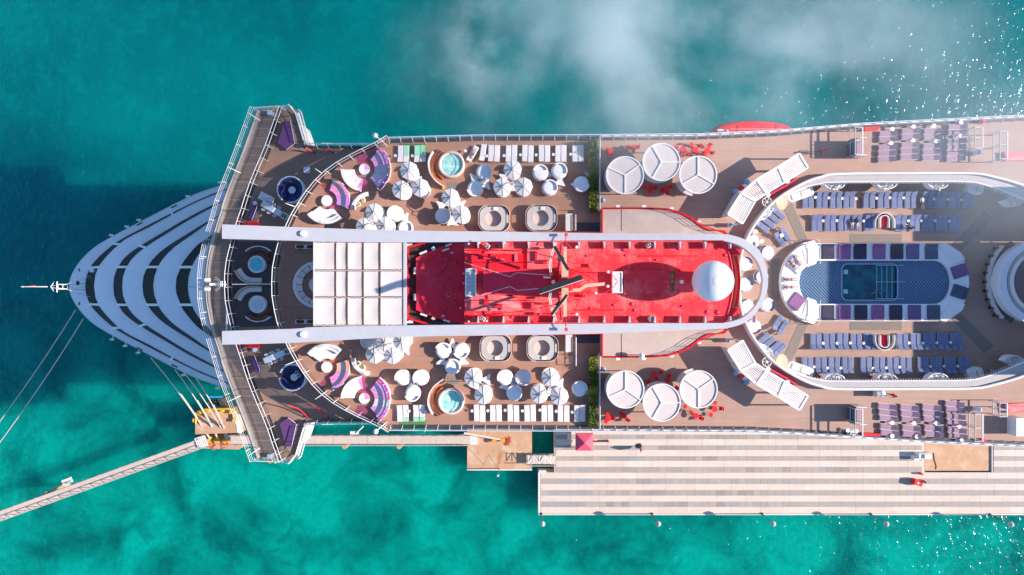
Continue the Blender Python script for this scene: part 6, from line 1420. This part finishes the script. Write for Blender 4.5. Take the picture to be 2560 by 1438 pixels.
# ================================================================ forward terrace and centre lounge
for s, side in ((0,'upper'),(1,'lower')):
    u, v = (726,474) if not s else (731,944); c = W(u,v,T+.9); t = thing('round_sofa', 'round navy sofa booth with white rim on the %s forward terrace' % side, 'sofa', (c.x,c.y,T), 0, 'round sofa booths')
    g0 = 105 if not s else -25; rot = R({0:-115,1:170}[s])
    obj('rim_wall', MB().sector(0,0,1.62,1.78,R(12),R(348),0,1.0,40).mesh('rim_wall','white_paint'), t, (0,0,0), (0,0,rot)); obj('seat', MB().sector(0,0,.95,1.61,R(12),R(348),.1,.5,36).mesh('seat','navy'), t, (0,0,0), (0,0,rot)); obj('back_cushion', MB().sector(0,0,1.4,1.6,R(14),R(346),.5,.85,36).mesh('back_cushion','navy'), t, (0,0,0), (0,0,rot)); obj('floor', MB().cyl(0,0,0,.03,1.6,n=32).mesh('floor','navy'), t)
    inst([P('table_top', MB().cyl(0,0,.5,.55,.47,n=20),'white_paint'), P('stem', MB().cyl(0,0,.03,.5,.1,n=8),'steel')], 'round_table', 'small round white table inside the %s navy sofa booth' % side, 'table', (c.x+.1,c.y-.02,T), 0, 'booth tables')
    ju, jv = (641,661) if not s else (643,761); c = W(ju,jv,T+.8); t = thing('whirlpool', ('filled turquoise','empty white')[s] + ' round whirlpool on the %s half of the forward terrace' % side, 'hot tub', (c.x,c.y,T), 0, 'forward whirlpools')
    obj('shell', MB().lathe([(1.1,0),(1.16,.75),(1.1,.84),(.95,.84),(.85,.7),(.7,.5),(.4,.4),(.001,.4)],32).mesh('shell','white_paint'), t)
    if not s: obj('water', MB().cyl(0,0,.6,.72,.9,n=28).mesh('water','jacuzzi_water'), t)
    else: obj('basin', MB().cyl(.1,0,.45,.5,.42,n=24).mesh('basin','radome'), t)
    for a in (30,150,-40,200): obj('jet', MB().cyl(1.0*math.cos(R(a)),1.0*math.sin(R(a)),.84,.86,.05,n=8).mesh('jet','dark_metal'), t)
    sg = 1 if not s else -1
    for k, (r0,r1) in enumerate(((1.2,1.5),(1.5,1.8))): obj('step', MB().sector(0,0,r0,r1,R(sg*15),R(sg*95),0,.55-k*.25,12).mesh('step','teak_dark'), t)
    c = W(646, 637 if not s else 783, T+.5); cc = (c.x, c.y - sg*1.0)
    t = thing('curved_bench', 'curved brown bench with white back beside the %s whirlpool' % side, 'bench', (c.x,c.y,T), 0, 'curved terrace benches')
    obj('seat', MB().sector(0,-sg*1.2,1.75,2.25,R(sg*48),R(sg*132),.1,.5,16).mesh('seat','teak_dark'), t); obj('backrest', MB().sector(0,-sg*1.2,2.25,2.36,R(sg*46),R(sg*134),0,.85,16).mesh('backrest','white_paint'), t)
    c = W(618, 694 if not s else 731, T+.5); q = smooth([(588,677),(600,695),(615,705),(632,708.5),(652,708.5)],4) if not s else smooth([(588,746),(600,728),(615,718.5),(632,716),(652,716)],4)
    t = thing('curved_bench', 'concave pale bench backing onto the centreline on the %s terrace half' % side, 'bench', (c.x,c.y,T), 0, 'curved terrace benches')
    qq = px(q,T+.6); build(MB().ribbon(qq,.12,T,T+1.0),'backrest','teak_pale',t); 
    off = offset(qq, .42); off = off if off[2][1]*sg > qq[2][1]*sg else offset(qq,-.42); build(MB().ribbon(off,.6,T+.1,T+.5),'seat','sofa',t)
    # long bar tables with chairs
    u, v, a = (683,524.5,-30) if not s else (690,890,23); c = W(u,v,T+.9); t = thing('long_table', 'long white dining table with planter end on the %s terrace' % side, 'table', (c.x,c.y,T), R(a), 'long terrace tables')
    obj('table_top', MB().rbox(2.9,.75,.85,.9,.04,(-.3,0)).mesh('table_top','white_paint'), t); obj('planter_end', MB().rbox(.8,.8,0,.88,.04,(1.62,0)).mesh('planter_end','white_paint'), t)
    for x in (1.44,1.8): obj('planter_soil', MB().box(x-.14,x+.14,-.28,.28,.88,.91).mesh('planter_soil','leaf_dark'), t)
    for x in (-1.6,.9): obj('trestle', MB().box(x-.05,x+.05,-.3,.3,0,.85).mesh('trestle','white_paint'), t)
    for j in range(6):
        x = -1.2+(j%3)*.8; sd = 1 if j < 3 else -1; p = Vector((c.x,c.y,T)) + Matrix.Rotation(R(a),3,'Z') @ Vector((x, sd*.55, 0))
        inst([P('seat', MB().rbox(.5,.46,.44,.48,.12),'white_paint'), P('backrest', MB().sector(0,0,.22,.26,R(20),R(160),.48,.85,8),'white_paint')] + [P2('leg', MB().cyl(0,0,0,.44,.02,n=5).mesh('leg','steel'), (x_*.18,y_*.18,0)) for x_ in (-1,1) for y_ in (-1,1)], 'dining_chair', 'white shell chair, %s along the %s edge of the %s long table' % (ORD[j%3], ('upper','lower')[j//3], side), 'chair', p, R(a) + (0 if sd > 0 else math.pi), 'white shell chairs')
    # sunbeds and benches
    q = [(711,302),(726,303),(737,359),(716,375),(694,357)] ; q = q if not s else [(722,mv(722,302)),(707,1114),(692,1050),(718,1044),(740,1060)]
    if s: q = [(715,1118),(729,1116),(741,1060),(720,1044),(699,1060)]
    z = T+.55; c = W(715, sum(p[1] for p in q)/5, T); t = thing('sunbed', 'kite shaped purple sunbed on the %s bridge wing terrace' % side, 'sunbed', c, 0, 'purple kite sunbeds')
    build(MB().prism(px(q,z), T+.045, z), 'mattress', 'purple_dark', t); build(MB().tube([W(u_,v_,z+.02) for u_,v_ in (q[1],q[2],q[3])], .05, 5), 'piping', 'cream', t)
    q = [(635,510),(644,513),(629,551),(619,548)] if not s else [(627,893),(636,890),(650,927),(640,931)]
    t = thing('terrace_bench', 'narrow purple bench along the %s windscreen' % side, 'bench', W(632,q[0][1],T), 0, 'purple terrace benches'); build(MB().prism(px(q,T+.5),T,T+.5),'seat','purple_dark',t); build(MB().tube([W(*q[1],T+.6),W(*q[2],T+.6)],.05,5),'backrest','cream',t)
    q = [(610,554),(644,555),(644,566),(610,566)] if not s else [(613,857),(647,857),(647,869),(613,869)]
    single(MB().prism(px(q,T+.6),T,T+.6),'red_locker','red_bright','bright red locker under the %s arch arm' % side,'locker',W(628,q[0][1],T),'red terrace lockers')
    p = W(637,508 if not s else 875,T+.5); inst(tbl_b,'side_table','small round table beside the %s purple bench' % side,'side table',(p.x,p.y,T),0,'terrace side tables')
    for k, (a,b) in enumerate((((600,613),(660,622)),((652,498),(664,506)))): pass
    # antenna spears on the rails
    for k, (p0,p1) in enumerate((((650,302),(619,281)),((602,433),(570,418)),((807,435),(788,422)),((740,518),(713,508)),((515,642.5),(499,641)))):
        if s: p0, p1 = (p0[0], mv(*p0)), (p1[0], mv(*p1))
        a, b = W(*p0,WZ+1.2 if k in (0,1,4) else D+1.5), W(*p1,(WZ if k in (0,1,4) else D)+4.5)
        single(MB().tube([a,(b.x,b.y,b.z)],[.07,.03],5), 'flag_staff', 'white_paint', '%s thin white staff on the %s forward rails counted from the wing' % (ORD[k], side), 'staff', a, 'thin rail staffs')
t = thing('louvred_bed', 'white louvred daybed on the upper forward terrace', 'daybed', W(668,496.5,T), R(-27)); obj('frame', MB().rbox(2.0,1.05,.1,.4,.05).mesh('frame','white_paint'), t)
for k in range(9): obj('slat', MB().box(-.95+k*.2,-.82+k*.2,-.48,.48,.4,.5).mesh('slat','ship_white'), t)
p = W(766,425,T+.5); single(MB().rbox(.75,.8,T,T+.55,.14,(p.x,p.y)), 'ottoman', 'ship_white', 'square white ottoman on the upper forward terrace', 'ottoman', p)
# teardrop flags
for k, (a, b, z) in enumerate((((717,1013),(768,1043),T),((767,1010),(819,1047),T))):
    q = smooth([a, ((a[0]+b[0])/2+6, (a[1]+b[1])/2-4), b], 6); A = [W(u,v,z+2.6-2.2*i/12) for i,(u,v) in enumerate(q)]
    t = thing('feather_flag', '%s slender red banner on the lower forward terrace' % ('forward','aft')[k], 'flag', (A[-1].x,A[-1].y,z), 0, 'red banners'); build(MB().tube(A,.075,5),'banner','red_bright',t); build(MB().cyl(A[-1].x,A[-1].y,z,z+.4,.15,n=8),'base','dark_metal',t)
for k, (u,v) in enumerate(((773,375),(820,374))):
    p = W(u,v,T+.8); t = thing('feather_flag', '%s furled red banner by the upper terrace rail' % ('forward','aft')[k], 'flag', (p.x,p.y,T), 0, 'red banners'); obj('banner', MB().tube([(-.4,.1,1.2),(0,0,.8),(.5,-.25,.4)],[.06,.13,.05],6).mesh('banner','red_bright'), t); obj('base', MB().cyl(.5,-.25,0,.4,.12,n=8).mesh('base','dark_metal'), t)
# half-round sofa below the sunshade
c = W(793,712,D+.4); t = thing('curved_sofa', 'half-round grey sofa emerging from under the sunshade roof', 'sofa', (c.x,c.y,D))
s_ = S(D+.4)
for k in range(8): obj('seat_cushion', MB().sector(0,0,39*s_,52*s_,R(92+k*22.2),R(112+k*22.2),.1,.45,5).mesh('seat_cushion','sofa' if k%3 else 'white_soft'), t)
obj('backrest', MB().sector(0,0,52.2*s_,58*s_,R(92),R(268),0,.85,30).mesh('backrest','white_paint'), t); 
inst([P('table_top', MB().cyl(0,0,.4,.45,1.0,n=28),'cream'), P('drum', MB().cyl(0,0,0,.4,.8,n=20),'white_paint')], 'round_table', 'round pale table half hidden by the sunshade roof', 'table', (c.x-.05,c.y,D))
for k, (u,v) in enumerate(((751,617),(778,617),(751,804),(778,804))):
    p = W(u,v,D+.5); t = thing('planter', 'rectangular white planter box, %s at the forward %s of the sunshade' % (('outer','inner')[k%2], ('upper corner','lower corner')[k//2]), 'planter', (p.x,p.y,D), 0, 'rectangular planters'); obj('box', MB().rbox(1.25,.5,0,.6,.04).mesh('box','white_paint'), t); obj('soil', MB().box(-.5,.5,-.17,.17,.6,.62).mesh('soil','soil'), t); obj('foliage', leafball(80,.4,rl,.09,.5).mesh('foliage','leaf_dark'), t, (0,0,.55))['kind'] = 'stuff'
# centreline stay, forward masts
single(MB().tube([W(581,711,T+2.2),W(690,710,T+2.2)],.06,5),'boom','white_paint','thin white boom on the terrace centreline','boom',W(635,710,T))
t = thing('signal_mast', 'short white signal mast on the front rail at the centreline', 'mast', W(525,712,WZ))
build(MB().cyl(*w2(526,711,WZ+2.6),WZ,WZ+2.6,.22,.18,12),'column','white_paint',t); build(MB().tube([W(528,711,WZ+2.2),W(566,711.5,WZ+2.6)],[.13,.06],6),'yard','white_paint',t)
for u in (552,556,563): build(MB().tube([W(u,703,WZ+2.8),W(u,717,WZ+2.8)],.05,4),'spreader','white_paint',t)
for v in (700,723): p = W(517,v,WZ+1.9); build(MB().box(p.x-.3,p.x+.3,p.y-.2,p.y+.2,WZ+1.5,WZ+1.9),'lamp_box','white_paint',t)
for r_ in (14,18): build(MB().tube([W(534+r_*math.cos(R(a)),711+r_*math.sin(R(a)),WZ+1.6) for a in range(-80,81,16)],.03,4),'guard_hoop','white_paint',t)
single(MB().tube([W(567,716,WZ+1.3),W(567,838,WZ+1.5)],.13,6),'window_crane','white_paint','long thin white crane boom lying along the lower wing deck','crane',W(567,780,WZ))
fm = thing('foremast', 'white lattice foremast with red pennant leaning over the bow tip', 'mast', W(213,717,BZ[0]))
def fmt(name, pts, r, mat='white_paint', n=5): build(MB().tube([W(*p) for p in pts], r, n), name, mat, fm)
fmt('main_pole', [(118,717,27.5),(58,717,36)], [.09,.05]); fmt('finial', [(58,717,36),(52,717,37)], [.1,.02])
for dv in (-5,5): fmt('lattice_leg', [(212,717+dv*1.6,18.1),(165,717+dv,24),(128,717+dv*.6,27)], .06); 
for k in range(7): u = 205-k*12; z = 18.6+k*1.25; fmt('lattice_rung', [(u,717-7.5+k*.6,z),(u,717+7.5-k*.6,z)], .045)
fmt('crossbar', [(142.5,704,26.5),(142.5,731,26.5)], .09); 
for s_ in (-1,1):
    fmt('arm', [(127,717,27),(135,717+s_*12,26)], .06); fmt('stay', [(156,717+s_*3,24.5),(232,717+s_*28,18.4)], .05); fmt('frame_bar', [(142,717+s_*6,26),(164,717+s_*6,23.8)], .06)
b_ = MB(); b_.add([W(70,716,34),W(88,713,31.5),W(90,715.5,31.2),W(82,716.8,32)], [(0,1,2,3)]); build(b_, 'pennant', 'red_bright', fm)
fmt('radar_box', [(193,708,21),(196,708,21)], .35, 'dark_metal', 6)
# mooring lines
for k, (p0,p1,lab) in enumerate((((189,775,15),(-60,1132,1.5),'outer of the two ropes running to the left edge'),((208,797,15),(-30,1145,1.5),'inner of the two ropes running to the left edge'),
    ((377,895,15),(524,1098,4),'first rope from the bow to the yellow hooks'),((437,924,15),(544,1098,4),'second rope from the bow to the yellow hooks'),((462,934,15),(566,1098,4),'third rope from the bow to the yellow hooks'),((490,946,15),(570,1098,4),'fourth rope from the bow to the yellow hooks'))):
    A, B = W(*p0), W(*p1); L = [A.lerp(B,i/16)-Vector((0,0,4*.8*(i/16)*(1-i/16))) for i in range(17)]
    t = thing('mooring_rope', 'pale mooring rope, ' + lab, 'rope', A, 0, 'mooring ropes'); build(MB().tube(L,.085,5),'rope','rope',t)
    if k > 1:
        build(MB().tube([L[7]+Vector((.12,.1,0)),*[p+Vector((.12,.1,0)) for p in L[8:]]],.085,5),'doubled_rope','rope',t)
        p = L[12]; build(MB().obox(p,(.8,.12,.12),R(15)),'chafe_guard','teak_dark',t)
# lifeboat
a, b = W(1785,322,29.5), W(1985,320,29.5); L = (b-a).length; t = thing('lifeboat', 'red enclosed lifeboat hanging outside the upper rail', 'lifeboat', ((a.x+b.x)/2,(a.y+b.y)/2-.5,27.5))
secs = []; nL = 14
hb = MB(); vs_ = []; fs_ = []
for i in range(nL+1):
    f = i/nL; x = -L/2+L*f; wd_ = 1.75*min(1,(math.sin(math.pi*min(1,max(0,f*.96+.02)))**.38)); 
    for j in range(9): an = math.pi*j/8; vs_.append((x, wd_*math.cos(an), 1.0+1.3*(math.sin(an)**.7)*(.55+.45*math.sin(math.pi*f)**.4)))
for i in range(nL):
    for j in range(8): fs_.append((i*9+j,(i+1)*9+j,(i+1)*9+j+1,i*9+j+1))
obj('canopy', MB().add(vs_,fs_,True).mesh('canopy','red_bright'), t)
vs_ = [(x,y,1.0) for x,y,z in vs_[::9]] + [(x,-y,1.0) for x,y,z in vs_[::9]]
hl = [(v_[0],v_[1]) for v_ in vs_[:nL+1]] + [(v_[0],v_[1]) for v_ in vs_[nL+1:]][::-1]; obj('hull', MB().loft([(x*.9,y*.6) for x,y in hl],-.3,hl,1.0).mesh('hull','white_paint'), t)
for x in (-2.4,.9,3.2): obj('hatch_rim', MB().tube([(x,1.2,1.9),(x,.6,2.25),(x,-.2,2.33)],.04,4).mesh('hatch_rim','red_dark'), t)
obj('grab_rail', MB().tube([(-3.5,.3,2.38),(-2.5,.3,2.4),(0,.3,2.42),(4,.3,2.38)],.03,4).mesh('grab_rail','white_paint'), t); obj('release_gear', MB().rbox(.9,1.3,1.6,2.1,.1,(-L/2+.9,-.3)).mesh('release_gear','steel'), t)
for x in (-L/2+1.2, L/2-1.6): obj('davit_arm', MB().tube([(x,0,2.2),(x,-.3,4.2),(x,-3.2,4.6)],.16,6).mesh('davit_arm','white_paint'), t)
# instruments at the wing tips
for s in (0,1):
    p = W(673,281 if not s else 1142,WZ+1.2); t = thing('life_ring_rack', 'white and orange rescue gear at the %s wing tip' % ('upper','lower')[s], 'rescue gear', (p.x,p.y,WZ), 0, 'wing tip rescue gear'); obj('rack', MB().rbox(.55,.6,0,1.2,.08).mesh('rack','white_paint'), t); sg = 1 if not s else -1
    obj('ring', MB().tube([(.3*math.cos(R(a)),.55*sg+.3*math.sin(R(a)),1.0) for a in range(0,360,30)],.07,5,True).mesh('ring','orange'), t); obj('marker_light', MB().lathe([(.001,.9),(.16,1.0),(.1,1.3),(.001,1.35)],10).mesh('marker_light','yellow'), t, (.75,.75*sg,0))

# ================================================================ people
def person_mat(name, skin, top, bottom, hair, shoes=None, bare=False, cap=None):
    m = bpy.data.materials.new(name); m.use_nodes = True; n = m.node_tree.nodes; l = m.node_tree.links; b = n['Principled BSDF']; b.inputs['Roughness'].default_value = .7
    tc = n.new('ShaderNodeTexCoord'); sp_ = n.new('ShaderNodeSeparateXYZ'); l.new(tc.outputs['Object'], sp_.inputs[0])
    mr = n.new('ShaderNodeMapRange'); mr.inputs[2].default_value = 1.8; l.new(sp_.outputs['Z'], mr.inputs[0])
    cr = n.new('ShaderNodeValToRGB'); cr.color_ramp.interpolation = 'CONSTANT'; l.new(mr.outputs[0], cr.inputs[0]); l.new(cr.outputs[0], b.inputs['Base Color'])
    el = cr.color_ramp.elements; el[0].color = (*(shoes or skin),1); el[1].position = .05; el[1].color = (*skin,1)
    if bare: stops = [(.44,bottom),(.535,skin),(.70,top),(.77,skin)]
    else: stops = [(.28,bottom),(.54,top),(.82,skin)]
    for p_, c_ in stops: e = el.new(p_); e.color = (*c_,1)
    MT[name] = m
def person(label, loc, rot, mat, pose='stand', group='people', scale=1.0, arms='down'):
    V = []; E = []; Rr = []
    def a(p, r, par=None):
        V.append(p); Rr.append(r); 
        if par is not None: E.append((par, len(V)-1))
        return len(V)-1
    pel = a((0,0,.95),.14); sp1 = a((0,0,1.12),.125,pel); chest = a((0,.0,1.34),.15,sp1); nk = a((0,0,1.50),.055,chest); hd = a((0,.01,1.60),.085,nk); ht_ = a((0,.0,1.70),.075,hd)
    ns = a((0,.095,1.615),.018,hd)
    for s in (-1,1):
        sh = a((s*.19,0,1.42),.065,chest)
        if arms == 'up': el_ = a((s*.30,-.05,1.60),.042,sh); wr = a((s*.10,-.06,1.76),.032,el_); hn = a((s*.04,-.06,1.80),.035,wr); dirv = (0,0,.03)
        elif arms == 'fwd': el_ = a((s*.24,.10,1.18),.042,sh); wr = a((s*.20,.36,1.12),.032,el_); hn = a((s*.19,.44,1.10),.035,wr); dirv = (0,.03,0)
        elif arms == 'out': el_ = a((s*.42,.05,1.32),.042,sh); wr = a((s*.62,.20,1.36),.032,el_); hn = a((s*.68,.26,1.38),.035,wr); dirv = (s*.03,.02,0)
        else: el_ = a((s*.27,-.01,1.14),.042,sh); wr = a((s*.28,.06,.90),.032,el_); hn = a((s*.28,.07,.82),.035,wr); dirv = (0,.005,-.03)
        for k in range(5):
            f = V[hn]; tip_ = (f[0]+dirv[0]*2.2+(k-2)*.016, f[1]+dirv[1]*2.2, f[2]+dirv[2]*(2.2-abs(k-2)*.2)); a(tip_, .009, hn)
        hp_ = a((s*.10,0,.90),.105,pel)
        if pose == 'sit': kn = a((s*.13,.44,.92),.065,hp_); an_ = a((s*.13,.46,.50),.045,kn); a((s*.13,.60,.46),.04,an_)
        elif pose == 'walk': kn = a((s*.11,s*.18,.50),.065,hp_); an_ = a((s*.11,s*.22-.06,.09),.045,kn); a((s*.11,s*.22+.09,.04),.038,an_)
        elif pose == 'bend': kn = a((s*.13,.22,.58),.065,hp_); an_ = a((s*.12,.02,.12),.045,kn); a((s*.12,.12,.05),.038,an_)
        else: kn = a((s*.11,.02,.50),.065,hp_); an_ = a((s*.11,0,.09),.045,kn); a((s*.12,.13,.04),.038,an_)
    me = bpy.data.meshes.new('person'); me.from_pydata(V, E, []); me.materials.append(MT[mat])
    o = obj('person', me, None, loc, rot); o.scale = (scale,)*3; tag(o, label, 'person', group)
    sk = o.modifiers.new('skin','SKIN'); sk.use_smooth_shade = True; o.modifiers.new('sub','SUBSURF').render_levels = 1
    ly = me.skin_vertices[0].data
    for i, r in enumerate(Rr): ly[i].radius = (r, r*(.8 if i in (0,1,2) else 1)); ly[i].use_root = (i == 0)
    h_ = MB().lathe([(.001,1.80),(.06,1.785),(.105,1.72),(.112,1.64),(.10,1.58)],14); hh = obj('hair', h_.mesh('hair','hair'), o, (0,-.02,-.005)); return o
SK1, SK2, SK3 = (.50,.27,.19), (.36,.18,.12), (.12,.06,.04)
person_mat('p_bikini', SK1, (.02,.02,.03), (.02,.02,.05), (.03,.02,.015), None, True); person_mat('p_navyshorts', SK1, SK1, (.03,.04,.12), (.03,.02,.01), None, True); person_mat('p_white', SK2, (.75,.74,.74), (.10,.10,.14), (.02,.02,.02), (.7,.7,.7))
person_mat('p_navy', SK1, (.03,.035,.10), (.6,.55,.52), (.05,.03,.02), (.05,.05,.05)); person_mat('p_red', SK3, (.62,.02,.03), (.04,.04,.05), (.01,.01,.01), (.02,.02,.02)); person_mat('p_blue', SK2, (.15,.25,.5), (.75,.73,.72), (.02,.02,.02), (.02,.02,.02)); person_mat('p_black', SK1, (.04,.035,.04), (.05,.04,.05), (.02,.02,.02)); person_mat('p_blueshorts', SK1, SK1, (.35,.42,.65), (.03,.02,.01), None, True)
def lie(label, u, v, z, head_deg, mat, arms='down', face=1):
    # head_deg: direction of the head on the deck plane (world, degrees)
    c = W(u,v,z); d = Vector((math.cos(R(head_deg)), math.sin(R(head_deg)), 0)); rz = R(head_deg-90)
    m = Matrix.Rotation(rz,3,'Z') @ Matrix.Rotation(R(-90),3,'X')     # +Z -> +Y(head) ; +Y(front) -> -Z
    if face > 0: m = Matrix.Rotation(rz,3,'Z') @ Matrix.Rotation(R(180),3,'Y') @ Matrix.Rotation(R(-90),3,'X')
    return person(label, c - d*.9, m.to_euler(), mat, 'stand', 'sunbathers', 1.0, arms)
lie('sunbather with arms raised on the turned white lounger', 1182,386,D+.55, -118, 'p_navyshorts', 'up')
lie('sunbather in light blue shorts on the wide towelled mattress, right one', 1996,653,PX+.36, 135, 'p_blueshorts','out'); lie('dark haired sunbather on the wide towelled mattress, left one', 1985,664,PX+.36, 138, 'p_bikini')
lie('sunbather in dark bikini on the upper of the level white mattresses', 1978,699,PX+.36, 180, 'p_bikini','up'); lie('sunbather in navy shorts on the lower of the level white mattresses', 1978,718,PX+.36, 180, 'p_navyshorts','up')
lie('person in white lying on the outer upper row of blue loungers', 2306,506,PD+.6, 90, 'p_white'); lie('person in dark top on the inner upper blue row, left of two', 2131,558,PD+.6, 90, 'p_navy'); lie('person in dark top and pale shorts on the inner upper blue row', 2144,559,PD+.6, 90, 'p_navy','fwd')
person('person in white seated on the blue lounger by the upper stair hood', W(2249,567,PD-.42), (0,0,R(-90)), 'p_white', 'sit', 'seated guests', 1, 'fwd'); person('person in black leaning beside the upper stair hood', W(2266,572,PD), (0,0,R(60)), 'p_black', 'bend', 'seated guests', 1, 'fwd')
o = person('swimmer with arms spread in the plunge pool', W(2178,731,RX-1.35), (R(0),0,R(180)), 'p_navyshorts', 'stand', 'swimmers', 1, 'out')
person('crew member in red walking on the upper promenade', W(2047,382,D), (0,0,R(90)), 'p_red', 'walk', 'walking people')
person('crew member in red cap pushing a laundry trolley', W(2222,986,D), (0,0,R(90)), 'p_red', 'walk', 'walking people', 1, 'fwd')
p = W(2203,985,D+.9); t = thing('laundry_trolley', 'trolley with pale blue laundry bag on the lower promenade', 'trolley', (p.x,p.y,D)); obj('frame', MB().rbox(1.35,.8,.15,.25,.05).mesh('frame','steel'), t); obj('bag', MB().lathe([(.001,.25),(.4,.25),(.44,.7),(.36,1.0),(.001,1.1)],14).mesh('bag','towel'), t, (.15,0,0)); obj('panel', MB().box(-.66,-.6,-.4,.4,.25,1.3).mesh('panel','cream'), t)
for x_ in (-.5,.5):
    for y_ in (-.3,.3): obj('wheel', MB().tube([(x_,y_-.03,.08),(x_,y_+.03,.08)],.08,8).mesh('wheel','black'), t)
person('quay worker in red pushing the red box trolley', W(2301.5,1200,PZ), (0,0,R(95)), 'p_red', 'walk', 'walking people', 1, 'fwd')
for k, (dx, dy, rz) in enumerate(((.75,.75,135),(1.05,.35,110))): c = W(731,944,T+.5); person('guest in white in the lower navy booth, %s one' % ('forward','aft')[k], (c.x+dx,c.y+dy,T-.42), (0,0,R(rz)), 'p_white', 'sit', 'seated guests', 1, 'fwd')
person('staff member in blue by the short counter at the lower court wall', W(2470,925,PD), (0,0,R(150)), 'p_blue', 'stand', 'walking people', 1, 'fwd')

# ================================================================ low cloud drifting past
def cloud(name, label, u, v, z, rx_, ry_, rz_, dens, seed, rot=0, sc=.05, lo=.42, hi=.72):
    m = bpy.data.materials.new('cloud_mat'); m.use_nodes = True; n = m.node_tree.nodes; l = m.node_tree.links; n.remove(n['Principled BSDF'])
    pv = n.new('ShaderNodeVolumePrincipled'); pv.inputs['Color'].default_value = (.88,.95,1.0,1); pv.inputs['Anisotropy'].default_value = -.1
    tc = n.new('ShaderNodeTexCoord'); ln_ = n.new('ShaderNodeVectorMath'); ln_.operation = 'LENGTH'; l.new(tc.outputs['Object'], ln_.inputs[0])
    fa = n.new('ShaderNodeMapRange'); fa.interpolation_type = 'SMOOTHSTEP'; fa.inputs[1].default_value = 1.0; fa.inputs[2].default_value = .15; l.new(ln_.outputs['Value'], fa.inputs[0])
    g = n.new('ShaderNodeNewGeometry'); ad = n.new('ShaderNodeVectorMath'); ad.inputs[1].default_value = (seed*13.7,seed*7.1,seed*3.3); l.new(g.outputs['Position'], ad.inputs[0])
    nz = n.new('ShaderNodeTexNoise'); nz.inputs['Scale'].default_value = sc; nz.inputs['Detail'].default_value = 7; nz.inputs['Roughness'].default_value = .62; nz.inputs['Distortion'].default_value = .15; l.new(ad.outputs[0], nz.inputs['Vector'])
    nr = n.new('ShaderNodeMapRange'); nr.interpolation_type = 'SMOOTHSTEP'; nr.inputs[1].default_value = lo; nr.inputs[2].default_value = hi; l.new(nz.outputs['Fac'], nr.inputs[0])
    mu = n.new('ShaderNodeMath'); mu.operation = 'MULTIPLY'; l.new(fa.outputs[0], mu.inputs[0]); l.new(nr.outputs[0], mu.inputs[1])
    m2 = n.new('ShaderNodeMath'); m2.operation = 'MULTIPLY'; m2.inputs[1].default_value = dens; l.new(mu.outputs[0], m2.inputs[0]); l.new(m2.outputs[0], pv.inputs['Density'])
    l.new(pv.outputs[0], n['Material Output'].inputs['Volume'])
    mb = MB().lathe([(max(.001,math.cos(R(a))), math.sin(R(a))) for a in range(-90,91,12)], 32)
    o = obj(name, mb.mesh(name, m), None, W(u,v,z), (0,0,R(rot))); o.scale = (rx_,ry_,rz_); tag(o, label, None, None, 'stuff'); return o
if CLOUDS:
    cloud('low_cloud', 'thin white cloud bank drifting over the water at the top', 1760, 120, 62, 34, 14, 7, .145, 9, 4, .065, .38, .66)
    cloud('low_cloud', 'small faint cloud wisp at the top left of the bank', 1200, 45, 62, 10, 11, 6, .16, 5, 0, .09, .42, .66)
    cloud('low_cloud', 'thin cloud veil over the aft promenade', 2530, 400, 62, 20, 13, 6, .05, 3, 0, .06, .38, .68)
